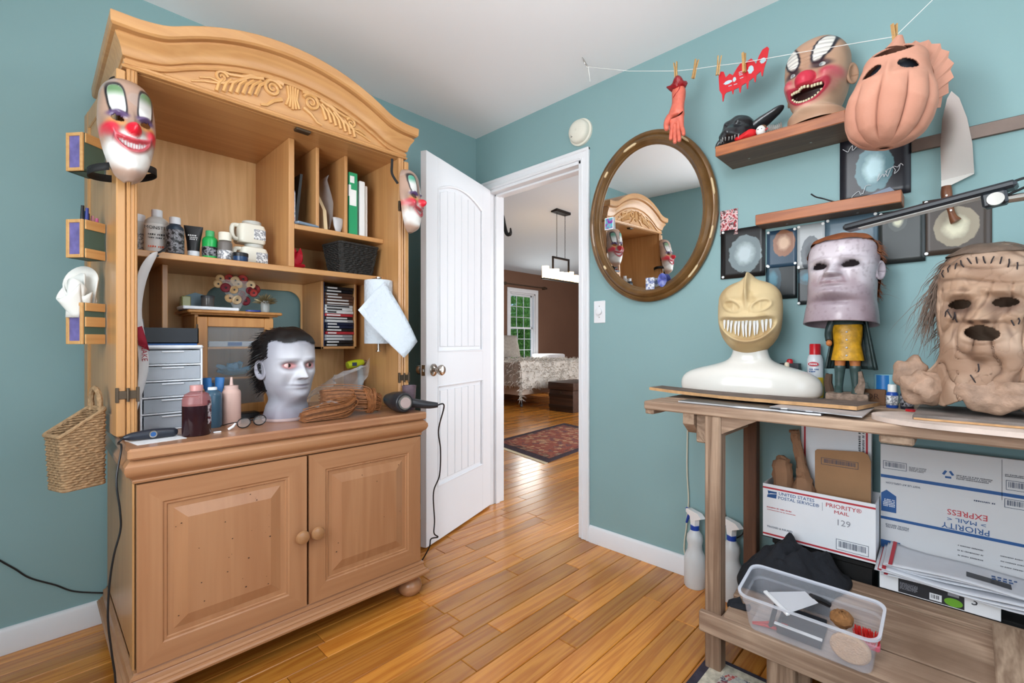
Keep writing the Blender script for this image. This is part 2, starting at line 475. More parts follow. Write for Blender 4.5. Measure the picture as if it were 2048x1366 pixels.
# ---- white door, swung into the room
ddir = Vector((-.946, -.323, 0)).normalized(); dn = Vector((.323, -.946, 0)).normalized()
DW, DH, DT = .70, 2.030, .035
dm = Matrix((ddir, -dn, Vector((0, 0, 1)))).transposed().to_4x4(); dm.translation = Vector((-.012, -.156, .012))
dr = thing('door_1', None, None); dr['kind'] = 'structure'; dr.matrix_basis = dm; MAT4[dr.name] = dm
# local: x from hinge to free edge, y from the visible face (0) to the back (DT)
REC = .009
MB().box((0, REC, 0), (DW, DT, DH)).build('core', m_door, dr)
sw = .105
MB().box((0, 0, 0), (sw, REC + .001, DH), .0015).build('stile', m_door, dr)
MB().box((DW - sw, 0, 0), (DW, REC + .001, DH), .0015).build('stile', m_door, dr)
MB().box((sw, 0, 0), (DW - sw, REC + .001, .285)).build('rail', m_door, dr)
MB().box((sw, 0, .815), (DW - sw, REC + .001, 1.0)).build('rail', m_door, dr)
arch = lambda t: 1.865 + .062 * (1 - (2 * t - 1) ** 2)
n = 18
poly = [(sw, DH), (DW - sw, DH)] + [(DW - sw - (DW - 2 * sw) * i / n, arch(i / n)) for i in range(n + 1)]
MB().prism(poly, 0, REC + .001, 'y').build('rail', m_door, dr)
def sticking(pts):
    t = MB(); t.tube(pts, .008, 6, flat=1.0); return t
for z0, z1, ar in ((.285, .815, False), (1.0, 1.865, True)):
    a0, a1 = sw, DW - sw
    top = [(a1 - (a1 - a0) * i / n, .004, arch(i / n) if ar else z1) for i in range(n + 1)]
    pts = [(a0, .004, z0), (a1, .004, z0)] + top + [(a0, .004, z0)]
    sticking(pts).build('panel_moulding', m_door, dr)
    nb = 6; ww = (a1 - a0 - .05) / nb
    for k in range(nb):
        q0, q1 = a0 + .025 + k * ww + .0015, a0 + .025 + (k + 1) * ww - .0015
        zt0 = (arch((a1 - q0) / (a1 - a0)) if ar else z1) - .024; zt1 = (arch((a1 - q1) / (a1 - a0)) if ar else z1) - .024
        t = MB(); e = .003
        t.add([(q0, REC, z0 + .024), (q1, REC, z0 + .024), (q1, REC, zt1), (q0, REC, zt0), (q0 + e, REC - .005, z0 + .028), (q1 - e, REC - .005, z0 + .028), (q1 - e, REC - .005, zt1 - .003), (q0 + e, REC - .005, zt0 - .003)],
              [(0, 1, 5, 4), (1, 2, 6, 5), (2, 3, 7, 6), (3, 0, 4, 7), (4, 5, 6, 7)])
        t.build('panel_board', m_door, dr, smooth=0)
m_knob = M('knob_nickel', (186, 176, 166), rough=.22, metal=1.0)
kx, kz = DW - .062, .905
kb = MB().add([], [])
prof = [(.001, 0), (.033, 0), (.033, .004), (.027, .009), (.012, .012), (.0115, .03), (.022, .036), (.0275, .046), (.0275, .056), (.022, .062), (.012, .064), (.001, .064)]
kb.lathe(prof, (0, 0, 0), 24); kb.xf(Matrix.Translation((kx, 0, kz)) @ Matrix.Rotation(PI / 2, 4, 'X')); kb.build('knob', m_knob, dr)
kb = MB(); kb.lathe(prof, (0, 0, 0), 24); kb.xf(Matrix.Translation((kx, DT, kz)) @ Matrix.Rotation(-PI / 2, 4, 'X')); kb.build('knob', m_knob, dr)
MB().box((DW - .0005, .006, kz - .028), (DW + .0015, DT - .006, kz + .028), .001).build('latch_plate', m_steel, dr)
MB().box((DW, .012, kz - .008), (DW + .009, DT - .014, kz + .008), .002).build('latch_bolt', m_knob, dr)

# ---- ceiling lamp added as fill light, unseen above the frame's upper edge
cl = thing('fill_ceiling_lamp', 'frosted globe ceiling lamp added out of view to fill the workroom with light', 'ceiling lamp', (-1.22, -1.86, CEIL))
MB().lathe([(.001, 0), (.07, 0), (.065, -.02), (.02, -.03), (.001, -.03)], n=28).build('canopy', m_trim, cl)
MB().cyl((0, 0, -.03), (0, 0, -.32), .008, n=12).build('stem', m_steel, cl)
MB().sphere((0, 0, -.42), .115, 32, 20).build('globe', M('lamp_globe', (255, 252, 245), rough=.4, emit=(246, 250, 255), estr=17.0), cl, smooth=180)
# ================================================================== ARMOIRE
oak1, oak2 = (202, 152, 98), (178, 126, 76)
wz = WOOD('oak_vertical', oak1, oak2, 'z', scale=9, rough=.38, grain=.22, coat=.15, bump=.02, stretch=.05)
wx = WOOD('oak_across', oak1, oak2, 'x', scale=9, rough=.38, grain=.22, coat=.15, bump=.02, stretch=.05)
wd = WOOD('oak_door', (178, 130, 92), (162, 112, 76), 'z', scale=6, rough=.36, grain=.28, coat=.15, bump=.02, stretch=.06)
wdx = WOOD('oak_rail', (178, 130, 92), (162, 112, 76), 'x', scale=7, rough=.33, grain=.22, coat=.2, bump=.02, stretch=.06)
wtop = WOOD('oak_counter', (186, 138, 100), (160, 110, 76), 'x', scale=6, rough=.3, grain=.3, coat=.3, bump=.02, stretch=.06, dark=(150, 100, 72))
m_spot = M('burn_mark', (46, 30, 22), rough=.8)
m_bronze = M('hinge_bronze', (92, 78, 64), rough=.45, metal=.7)
AX0, AX1, AYF, AYB = -1.876, -.930, -.700, -.03
CZ = .768
ar = thing('armoire', 'large oak hutch desk with arched carved crown against the left wall', 'armoire', ((AX0 + AX1) / 2, -.37, 0))
xc = (AX0 + AX1) / 2
def P(name, mat, mb, **k): return mb.build(name, mat, ar, w=True, **k)
# base carcass
P('base_side', wz, MB().box((AX0, AYB, .13), (AX0 + .02, AYF + .02, .735), .002).box((AX0 - .003, AYF + .075, .13), (AX0 + .02, AYF + .02, .735), .003))
P('base_side', wz, MB().box((AX1 - .02, AYB, .13), (AX1, AYF + .02, .735), .002))
P('base_back', wz, MB().box((AX0 + .02, AYB, .13), (AX1 - .02, AYB - .01, .735)))
P('base_floor', wx, MB().box((AX0, AYB, .13), (AX1, AYF + .03, .15)))
# plinth mouldings
def mould(prof, x0, x1, yf, yb, z):
    """profile (projection, height) run round left, front and right"""
    t = MB(); path = [(x0, yb, -1, 0), (x0, yf, -1, -1), (x1, yf, 1, -1), (x1, yb, 1, 0)]
    n = len(prof); vs = []
    for (x, y, ox, oy) in path: vs += [(x + ox * p, y + oy * p, z + h) for p, h in prof]
    fs = [(i * n + j, i * n + j + 1, (i + 1) * n + j + 1, (i + 1) * n + j) for i in range(3) for j in range(n - 1)]
    fs += [(i * n, i * n + n - 1, (i + 1) * n + n - 1, (i + 1) * n) for i in range(3)]
    fs += [tuple(range(n)), tuple(range(3 * n, 4 * n))]
    return t.add(vs, fs)
P('plinth', wdx, mould([(-.02, 0), (.024, 0), (.029, .004), (.030, .011), (.026, .016), (.020, .018), (.020, .022), (.014, .026), (.012, .036), (.010, .040), (.013, .044), (.012, .049), (.004, .052), (.002, .058), (-.02, .058)], AX0, AX1, AYF + .004, AYB, .084), smooth=25)
# concave frieze moulding under the counter
P('frieze_moulding', wdx, mould([(-.02, 0), (.004, 0), (.006, .006), (.004, .01), (.010, .018), (.020, .026), (.025, .038), (.024, .05), (.014, .062), (.010, .066), (-.02, .066)], AX0, AX1, AYF + .006, AYB, .668))
P('countertop', wtop, MB().box((AX0 - .018, AYB, .737), (AX1 + .018, AYF - .022, CZ), .006))
foot = [(.001, 0), (.030, 0), (.044, .012), (.05, .03), (.046, .05), (.034, .062), (.036, .07), (.044, .078), (.044, .088), (.001, .088)]
for fx in (AX0 + .055, AX1 - .03):
    for fy in (AYF + .035, AYB - .06):
        P('bun_foot', wdx, MB().lathe(foot, (fx, fy, 0), 24))
# doors of the base
def raised_door(x0, x1, z0, z1, y, knob_x):
    d = P('cabinet_door', wd, MB().box((x0, y + .003, z0), (x1, y + .02, z1)))
    fw = .058
    for (a, b2, name) in (((x0, z0), (x0 + fw, z1), 'stile'), ((x1 - fw, z0), (x1, z1), 'stile')):
        q = MB(); inner = x0 + fw if name == 'stile' and a[0] == x0 else x1 - fw
        lft = a[0] == x0
        xo, xi = (x0, x0 + fw) if lft else (x1, x1 - fw)
        poly = [(xo, z0), (xi, z0 + fw), (xi, z1 - fw), (xo, z1)]
        q.prism(poly, y - .004, y + .004, 'y'); q.build('stile', wd, d, w=True)
    for zz, zi in ((z0, z0 + fw), (z1, z1 - fw)):
        MB().prism([(x0, zz), (x1, zz), (x1 - fw, zi), (x0 + fw, zi)], y - .004, y + .004, 'y').build('rail', wdx, d, w=True)
    # stepped moulding and raised panel
    steps = [(fw, -.004), (fw + .004, -.001), (fw + .010, -.001), (fw + .013, .004), (fw + .020, .005), (fw + .058, -.006), (fw + .060, -.0065)]
    t = MB(); vs = []
    for i, h in steps: vs += [(x0 + i, y + h, z0 + i), (x1 - i, y + h, z0 + i), (x1 - i, y + h, z1 - i), (x0 + i, y + h, z1 - i)]
    fs = [(k * 4 + j, k * 4 + (j + 1) % 4, k * 4 + 4 + (j + 1) % 4, k * 4 + 4 + j) for k in range(len(steps) - 1) for j in range(4)] + [tuple(range(len(vs) - 4, len(vs)))]
    t.add(vs, fs).build('raised_panel', wd, d, w=True, smooth=7)
    kn = MB().lathe([(.001, 0), (.011, 0), (.009, .008), (.012, .012), (.021, .016), (.0235, .022), (.020, .029), (.010, .033), (.001, .034)], (0, 0, 0), 24)
    kn.xf(Matrix.Translation((knob_x, y - .004, .392)) @ Matrix.Rotation(PI / 2, 4, 'X')).build('knob', m_brknob, d, w=True)
    return d
m_brknob = M('knob_wood', (160, 116, 78), rough=.35, coat=.3)
d1 = raised_door(AX0 + .004, xc - .004, .143, .664, AYF, xc - .026)
d2 = raised_door(xc + .004, AX1 - .004, .143, .664, AYF, xc + .026)
# small burn specks on the doors
random.seed(3)
for d, (x0, x1) in ((d1, (AX0 + .08, xc - .1)), (d2, (xc + .1, AX1 - .1))):
    t = MB()
    for k in range(26 if d is d1 else 9):
        x, z, r = random.uniform(x0, x1), random.uniform(.26, .60), random.choice([.0009, .0012, .0016, .0022, .003])
        t.lathe([(r, 0), (r * .8, .0006), (.0001, .0007)], (0, 0, 0), 7, sy=.7)
        for i in range(len(t.v) - 21, len(t.v)): p = t.v[i]; t.v[i] = (x + p[0], AYF - .0065 - p[2], z + p[1])
    t.build('burn_specks', m_spot, d, w=True, kind='stuff')
# hutch
HX0, HX1, HYF = -1.879, -.925, -.55
P('hutch_side', wz, MB().box((HX0, AYB, CZ), (HX0 + .022, HYF, 1.89), .002))
P('hutch_side', wz, MB().box((HX1 - .022, AYB, CZ), (HX1, HYF, 1.89), .002))
for s, x in ((1, HX0), (-1, HX1)):
    P('face_stile', wz, MB().box((x, HYF, CZ), (x + s * .026, HYF - .016, 1.89), .003).box((x + s * .006, HYF - .014, CZ), (x + s * .010, HYF - .019, 1.89), .002).box((x + s * .016, HYF - .014, CZ), (x + s * .020, HYF - .018, 1.89), .002))
# back panel with rounded cable opening
hx0, hx1, hz0, hz1, rr = -1.56, -1.165, .84, 1.305, .06
def quarter(cx, cz, a0): return [(cx + rr * math.cos(a0 + i * PI / 2 / 6), cz + rr * math.sin(a0 + i * PI / 2 / 6)) for i in range(7)]
t = MB(); yb0, yb1 = AYB, AYB - .008
t.box((HX0 + .02, yb0, CZ), (hx0, yb1, 1.89)); t.box((hx1, yb0, CZ), (HX1 - .02, yb1, 1.89)); t.box((hx0, yb0, CZ), (hx1, yb1, hz0)); t.box((hx0, yb0, hz1), (hx1, yb1, 1.89))
t.prism([(hx1, hz1)] + quarter(hx1 - rr, hz1 - rr, 0), yb0, yb1, 'y'); t.prism([(hx0, hz1)] + quarter(hx0 + rr, hz1 - rr, PI / 2), yb0, yb1, 'y')
m_back = WOOD('oak_back', (240, 196, 138), (224, 176, 118), 'z', scale=11, rough=.5, grain=.3, bump=.03, stretch=.09)
P('back_panel', m_back, t)
SZ = 1.362
P('shelf', wx, MB().box((HX0 + .022, AYB - .008, SZ - .022), (HX1 - .022, -.43, SZ), .002))
P('top_board', wx, MB().box((HX0, AYB, 1.872), (HX1, HYF, 1.892)))
P('divider', wz, MB().box((-1.366, AYB - .008, SZ), (-1.344, -.43, 1.872), .002))
P('slot_shelf', wx, MB().box((-1.344, AYB - .008, 1.515), (HX1 - .022, -.43, 1.535), .002))
for x in (-1.247, -1.122): P('slot_divider', wz, MB().box((x - .007, AYB - .008, 1.535), (x + .007, -.42, 1.872), .002))
P('partition', wz, MB().box((-1.752, AYB - .008, CZ), (-1.734, -.30, SZ - .022), .002))
P('rack_side', wz, MB().box((-1.158, AYB - .008, 1.03), (-1.146, -.25, SZ - .022), .002))
P('rack_side', wz, MB().box((-.998, AYB - .008, 1.03), (-.986, -.25, SZ - .022), .002))
P('rack_insert', M('rack_blue', (44, 62, 104), rough=.4), MB().box((-1.1455, -.245, 1.043), (-1.1405, -.12, SZ - .025), .001))
P('rack_floor', wx, MB().box((-1.158, AYB - .008, 1.03), (-.986, -.25, 1.042), .002))
# crown: arched frieze board, moulding, ornament
tt = [0, .1, .2, .3, .4, .5, .6, .7, .77, .82, .88, .94, 1.0]
zz = [2.124, 2.1225, 2.118, 2.110, 2.099, 2.084, 2.066, 2.044, 2.026, 2.016, 2.010, 2.006, 2.004]
HWD = (HX1 - HX0) / 2; hc = (HX0 + HX1) / 2
def ztop(x): return float(np.interp(min(abs(x - hc) / HWD, 1), tt, zz))
N = 72
xs = [HX0 + (HX1 - HX0) * i / N for i in range(N + 1)]
t = MB(); t.prism([(xs[0], 1.878), (xs[-1], 1.878)] + [(x, ztop(x) - .02) for x in xs[::-1]], HYF, HYF - .012, 'y'); P('frieze_board', wx, t)
prof = [(0.0, -.120), (.009, -.119), (.012, -.113), (.010, -.107), (.005, -.105), (.005, -.101), (.014, -.099), (.017, -.094), (.019, -.084), (.027, -.068), (.036, -.058), (.041, -.050), (.040, -.046), (.033, -.044), (.033, -.040), (.050, -.037), (.056, -.031), (.058, -.004), (.056, 0), (0.0, 0)]
path = [(HX0, AYB, -1, 0), (HX0, -.30, -1, 0)] + [(x, HYF - .012, (-1 if i == 0 else 1 if i == N else 0), -1) for i, x in enumerate(xs)] + [(HX1, -.30, 1, 0), (HX1, AYB, 1, 0)]
vs = []; n = len(prof)
for x, y, ox, oy in path:
    zt = ztop(x)
    vs += [(x + ox * p * .72, y + oy * p, zt + h) for p, h in prof]
fs = [(i * n + j, i * n + j + 1, (i + 1) * n + j + 1, (i + 1) * n + j) for i in range(len(path) - 1) for j in range(n - 1)] + [tuple(range(n)), tuple(range((len(path) - 1) * n, len(path) * n))]
P('crown_moulding', wx, MB().add(vs, fs), smooth=22)
t = MB(); t.grid([[(x, HYF - .01, ztop(x) - .001) for x in xs], [(x, AYB, ztop(x) - .001) for x in xs]]); P('crown_top', wx, t)
P('crown_side', wz, MB().box((HX0, AYB, 1.89), (HX0 + .02, HYF, 1.99))); P('crown_side', wz, MB().box((HX1 - .02, AYB, 1.89), (HX1, HYF, 1.99)))
P('bead_moulding', wx, mould([(0, 0), (.010, 0), (.013, .004), (.010, .008), (.006, .011), (.008, .016), (.004, .02), (0, .02)], HX0, HX1, HYF - .012, AYB, 1.873))
# carved scroll ornament
m_orn = WOOD('oak_carving', (212, 164, 104), (194, 142, 86), 'x', scale=9, rough=.4, grain=.15, bump=.02)
t = MB(); oy = HYF - .013
def orn(pts, r0, r1):
    k = len(pts); t.tube([(hc + p[0] * 1.12, oy - .002, 1.962 + p[1] * 1.12) for p in pts], [1.3 * (r0 + (r1 - r0) * i / (k - 1)) for i in range(k)], 6, flat=1.0)
def spiral(cx, cz, r, turns, a0, sgn, rev=1):
    q = []
    for i in range(int(turns * 14) + 1):
        a = a0 + sgn * i / 14 * 2 * PI; rr_ = r * (1 - .86 * i / (turns * 14))
        q.append((cx + rr_ * math.cos(a), cz + rr_ * math.sin(a)))
    return q
for s in (-1, 1):
    orn([(s * p[0], p[1]) for p in spiral(.062, .010, .028, 1.9, PI * .9, -1)], .0055, .003)
    orn([(s * p[0], p[1]) for p in spiral(.205, -.012, .018, 1.5, PI * .9, -1)], .0045, .0025)
    for k in range(7):                                  # acanthus leaves fanning off the stem
        x0 = .075 + k * .021; a = -.9 + .05 * k; l = .05 - .0045 * k
        orn([(s * x0, .026 - k * .007), (s * (x0 + l * .5), .022 - k * .008 - l * .35), (s * (x0 + l * .75), -.004 - k * .007 - l * .55)], .004, .0055)
    orn([(s * x, z) for x, z in ((.03, .034), (.07, .044), (.11, .034), (.15, .012), (.185, .004), (.21, .008))], .0065, .004)
    orn([(s * x, z) for x, z in ((.09, .03), (.13, .018), (.17, -.012), (.215, -.034), (.25, -.042), (.282, -.054))], .006, .002)
    orn([(s * x, z) for x, z in ((.20, -.03), (.235, -.026), (.262, -.036))], .0035, .002)
    orn([(s * x, z) for x, z in ((.034, -.016), (.06, -.03), (.08, -.05), (.098, -.055))], .006, .003)
for k in range(-2, 3): orn([(k * .0085, .042 - abs(k) * .003), (k * .006, 0), (k * .0105, -.036 + abs(k) * .004)], .0042, .0045)
P('carved_ornament', m_orn, t)
t = MB().box((hc + .02, HYF + .03, 1.862), (hc + .075, HYF + .002, 1.872), .002); P('latch_catch', m_bronze, t)
# left hutch door folded back along the side; right one likewise
def hutch_door(xa, xb, ang):
    y0, y1, z0, z1 = HYF - .018, -.10, .782, 1.865
    Rm = Matrix.Translation((xb, y0, 0)) @ Matrix.Rotation(ang, 4, 'Z') @ Matrix.Translation((-xb, -y0, 0)); s = 1 if xb > xa else -1
    d = P('hutch_door', wz, MB().box((xa + .005 * s, y0 + .003, z0 + .003), (xb - .001 * s, y1 - .003, z1 - .003)).xf(Rm))
    fw = .06
    for ya, yb in ((y0, y0 + fw), (y1 - fw, y1)):
        MB().box((xa, ya, z0), (xb, yb, z1), .003).box((xa + .002 * s, (ya + fw if ya == y0 else ya - .012), z0 + fw), (xb, (ya + fw + .012 if ya == y0 else ya), z1 - fw), .002).xf(Rm).build('door_stile', wz, d, w=True)
    for za, zb in ((z0, z0 + fw), (z1 - fw, z1)): MB().box((xa + .0008 * s, y0 + fw - .01, za), (xb, y1 - fw + .01, zb), .003).xf(Rm).build('door_rail', wz, d, w=True)
    return d
hutch_door(-1.9025, -1.8805, .09); hutch_door(-.9015, -.9235, -.03)
def hinge(x, z):
    s = -1 if x < hc else 1
    t = MB().box((x + s * .022, HYF - .022, z - .012), (x - s * .03, HYF - .016, z + .012), .001)
    t.box((x - s * .03, HYF - .024, z - .022), (x - s * .022, HYF - .015, z + .022), .001).box((x + s * .018, HYF - .024, z - .022), (x + s * .026, HYF - .015, z + .022), .001)
    t.cyl((x - s * .003, HYF - .024, z - .02), (x - s * .003, HYF - .024, z + .02), .004, n=10); P('hinge', m_bronze, t)
for z in (.905, 1.66):
    hinge(HX0, z); hinge(HX1, z)
# ================================================================== WORKBENCH AND THE RIGHT WALL
ben_y = WOOD('barnwood_long', (188, 160, 136), (138, 110, 90), 'y', scale=13, rough=.75, grain=.4, stretch=.05, objrand=.12, bump=.25, dark=(124, 98, 78))
ben_z = WOOD('barnwood_upright', (176, 148, 124), (122, 96, 76), 'z', scale=13, rough=.75, grain=.42, stretch=.05, objrand=.12, bump=.25, dark=(116, 88, 68))
ben_x = WOOD('barnwood_cross', (182, 156, 132), (132, 106, 86), 'x', scale=13, rough=.75, grain=.4, stretch=.05, objrand=.12, bump=.25, dark=(124, 98, 78))
m_brownpost = WOOD('brown_post', (116, 80, 58), (84, 54, 38), 'z', scale=14, rough=.7, grain=.3, bump=.15)
BT = .852
be = thing('workbench', 'rustic grey barnwood workbench along the teal wall', 'workbench', (-.28, -2.1, 0))
def Bn(name, mat, mb, **k): return mb.build(name, mat, be, w=True, **k)
for x0, x1, y0 in ((-.552, -.415, -1.527), (-.412, -.222, -1.533), (-.219, -.012, -1.53)):
    Bn('top_plank', ben_y, MB().box((x0, y0, BT - .03), (x1, -3.05, BT), .004))
Bn('cleat', ben_x, MB().box((-.547, -1.530, BT - .046), (-.03, -1.562, BT - .03), .003))
Bn('cleat', ben_x, MB().box((-.545, -2.19, BT - .052), (-.03, -2.26, BT - .03), .004))
Bn('leg', ben_z, MB().box((-.548, -1.742, 0), (-.50, -1.792, BT - .03), .004))
Bn('leg', m_brownpost, MB().box((-.115, -1.722, 0), (-.07, -1.77, BT - .03), .003))
Bn('leg', ben_z, MB().box((-.548, -2.90, 0), (-.50, -2.95, BT - .03), .004))
Bn('leg', ben_z, MB().box((-.115, -2.90, 0), (-.07, -2.95, BT - .03), .004))
Bn('cross_beam', ben_x, MB().prism([(-.545, BT - .03), (-.545, BT - .065), (-.50, BT - .10), (-.06, BT - .10), (-.06, BT - .03)], -1.668, -1.705, 'y'))
Bn('cross_block', ben_x, MB().box((-.53, -1.706, BT - .125), (-.06, -1.741, BT - .03), .004))
Bn('knee_brace', ben_y, MB().prism([(-1.792, BT - .03), (-1.90, BT - .03), (-1.792, BT - .085)], -.54, -.505, 'x'))
Bn('front_rail', ben_y, MB().box((-.571, -1.732, .128), (-.549, -3.05, .192), .003))
Bn('side_rail', ben_x, MB().box((-.55, -1.794, .13), (-.06, -1.822, .19), .003))
Bn('stub_leg', ben_z, MB().box((-.548, -1.925, 0), (-.515, -2.0, .165), .004).box((-.512, -1.985, 0), (-.48, -2.03, .15), .004))
Bn('rear_rail', ben_y, MB().box((-.16, -1.72, .10), (-.13, -3.05, .16), .003))
# lower shelf: boards slope up from the front rail to the rear batten
tilt = math.atan2(.08, .36)
def shelf_board(name, x0, x1, y0, y1, th=.018, lift=0):
    R = Matrix.Translation((-.55, 0, .176 + lift)) @ Matrix.Rotation(-tilt, 4, 'Y')
    f = 1 / math.cos(tilt)
    return MB().box(((x0 + .55) * f, y0, 0), ((x1 + .55) * f, y1, th), .003).xf(R)
for x0, x1, y0 in ((-.548, -.444, -1.80), (-.439, -.242, -1.795)):
    Bn('shelf_board', ben_y, shelf_board('b', x0, x1, y0, -3.05))
Bn('shelf_batten', ben_y, shelf_board('b', -.236, -.188, -1.80, -3.05, .024))
Bn('shelf_cross_board', ben_x, shelf_board('b', -.545, -.215, -2.405, -2.55, .016, .019))

# loose boards and panels lying on the bench top
m_ply = M('weathered_ply', (112, 96, 86), rough=.8, var=.45, vscale=14, bump=.5, bscale=50)
m_edge = M('raw_ply_edge', (196, 152, 106), rough=.8, var=.25, vscale=40)
def loose_board(name, label, corners, th, mat, z, warp=0.0, cat='board', edge=None, nx=14):
    """corners: 4 (x, y); top at z with a little warp; ragged edges"""
    c = [Vector((p[0], p[1], 0)) for p in corners]
    rows_t = []; 
    for i in range(5):
        r = []
        for j in range(nx + 1):
            s, t = j / nx, i / 4
            p = c[0] * (1 - s) * (1 - t) + c[1] * s * (1 - t) + c[2] * s * t + c[3] * (1 - s) * t
            rag = random.uniform(-.004, .004) if (i in (0, 4)) else 0
            r.append(Vector((p.x + rag, p.y, z + warp * ((2 * s - 1) ** 2 * (1 if s < .5 else .3)))))
        rows_t.append(r)
    o0 = sum((p for p in c), Vector()) / 4; o0.z = z
    t = MB(); t.grid(rows_t); t.grid([[p - Vector((0, 0, th)) for p in r] for r in rows_t][::-1])
    t.mi = 1
    for a, b2 in ((0, 1), (1, 2), (2, 3), (3, 0)):
        if a == 0: line = rows_t[0]
        elif a == 2: line = rows_t[-1]
        elif a == 1: line = [r[-1] for r in rows_t]
        else: line = [r[0] for r in rows_t]
        t.grid([line, [p - Vector((0, 0, th)) for p in line]])
    o = t.build(name, [mat, edge or mat], None, label=label, cat=cat, loc=o0, smooth=20)
    return o
random.seed(5)
m_blackpanel = M('black_panel', (26, 25, 27), rough=.35)
m_alu = M('panel_edge_bright', (205, 205, 208), rough=.3, metal=.6)
loose_board('acrylic_sheet', 'thin glossy black sheet with a bright edge under the loose board', [(-.52, -1.64), (-.53, -2.06), (-.28, -2.06), (-.28, -1.66)], .005, m_blackpanel, BT + .007, edge=m_alu)
m_tin = M('dull_sheet', (186, 178, 176), rough=.45, var=.2, vscale=10)
loose_board('metal_sheet', 'pale scuffed sheet between bench and loose board', [(-.50, -1.92), (-.54, -2.155), (-.30, -2.155), (-.27, -1.95)], .003, m_tin, BT + .0115, edge=m_alu)
loose_board('weathered_board', 'long dark weathered plywood offcut at the front of the bench', [(-.375, -1.455), (-.44, -2.13), (-.276, -2.165), (-.272, -1.46)], .011, m_ply, BT + .0235, warp=.008, edge=m_edge)
# rounded pale board on the front right of the bench
m_clayboard = M('pale_round_board', (222, 202, 190), rough=.55, var=.3, vscale=9, bump=.15, bscale=30)
pts = []
for i in range(25):
    a = PI / 2 + PI * i / 24
    pts.append((-.425 + .165 * math.cos(a + PI / 2) * .75, -2.36 + .20 * math.sin(a + PI / 2)))
pts = [(-.35 - .03, -2.9)] + [(-.46 + .085 * math.cos(a), -2.33 + .165 * math.sin(a)) for a in [PI * i / 24 * 1.0 for i in range(25)]][::1] 
pts = [(-.33, -2.95), (-.33, -2.33)] + [(-.455 + .125 * math.cos(PI * i / 20), -2.33 + .165 * math.sin(PI * i / 20)) for i in range(1, 20)] + [(-.58, -2.33), (-.605, -2.95)]
MB().prism([(p[0] + .455, p[1] + 2.45) for p in pts], 0.0, .012, 'z').build('rounded_board', [m_clayboard], None, label='pale rounded board overhanging the front edge of the bench', cat='board', loc=None).location = (-.455, -2.45, BT + .0005)

# ---- wall shelves
sh_y = WOOD('walnut_shelf', (176, 104, 58), (136, 74, 40), 'y', scale=11, rough=.45, grain=.3, bump=.05, coat=.1)
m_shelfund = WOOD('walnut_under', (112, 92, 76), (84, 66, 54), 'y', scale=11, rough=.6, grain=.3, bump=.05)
def wall_shelf(label, x, y0, y1, z, th):
    t = thing('wall_shelf', label, 'shelf', (0, (y0 + y1) / 2, z))
    MB().box((-x, y0, z - th), (-.0005, y1, z), .002).build('board', sh_y, t, w=True)
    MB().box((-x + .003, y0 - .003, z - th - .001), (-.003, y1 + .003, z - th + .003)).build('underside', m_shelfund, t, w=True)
    for yy in (y0 + (y1 - y0) * .22, y0 + (y1 - y0) * .72): MB().lathe([(.001, 0), (.004, 0), (.004, .002), (.001, .002)], (-x * .45, yy, z - th - .003), 10).build('screw_head', m_steel, t, w=True)
    return t
wall_shelf('thick walnut wall shelf holding the big clown mask', .19, -1.642, -2.065, 1.836, .040)
wall_shelf('slim walnut wall shelf above the row of photo prints', .10, -1.762, -2.203, 1.560, .040)

# ---- oval mirror, tipped slightly forward
m_mirror = M('mirror_glass', (240, 242, 243), rough=0.0, metal=1.0)
m_gold = M('antique_frame', (112, 80, 42), rough=.38, metal=.25, var=.35, vscale=12, coat=.2)
m_chip = M('bare_plaster', (214, 190, 150), rough=.8)
mi = thing('mirror', 'oval wall mirror in a worn bronze moulded frame', 'mirror', (-.022, -1.270, 1.657), rot=Matrix.Rotation(math.radians(1.8), 3, 'Z') @ Matrix.Rotation(math.radians(-2.1), 3, 'Y'))
ra, rb = .322, .402
prof = [(0, 0), (0, -.016), (-.006, -.022), (-.016, -.024), (-.022, -.020), (-.028, -.028), (-.038, -.034), (-.048, -.033), (-.054, -.026), (-.058, -.018), (-.062, -.016), (-.066, -.010), (-.066, 0)]
vs = []; n = 72; k = len(prof)
for i in range(n):
    a = 2 * PI * i / n
    for r, h in prof: vs.append((h, (ra + r) * math.cos(a), (rb + r) * math.sin(a)))
fs = [(i * k + j, i * k + (j + 1) % k, ((i + 1) % n) * k + (j + 1) % k, ((i + 1) % n) * k + j) for i in range(n) for j in range(k)]
MB().add(vs, fs).build('frame', m_gold, mi)
MB().prism([((ra - .06) * math.cos(2 * PI * i / n), (rb - .06) * math.sin(2 * PI * i / n)) for i in range(n)], -.009, -.004, 'x').build('glass', m_mirror, mi, smooth=0)
for a0, a1, r in ((1.72, 1.98, -.044), (.85, 1.15, -.012), (2.35, 2.45, -.04), (3.75, 3.82, -.04), (-.9, -.7, -.012), (.1, .3, -.01), (5.9, 6.05, -.01)):
    q = [(-.0345 if r < -.03 else -.0245, -(ra + r) * math.cos(a0 + (a1 - a0) * i / 8), (rb + r) * math.sin(a0 + (a1 - a0) * i / 8)) for i in range(9)]
    MB().tube(q, [.001] + [.006 if r < -.03 else .005] * 7 + [.001], 6).build('chipped_patch', m_chip, mi)
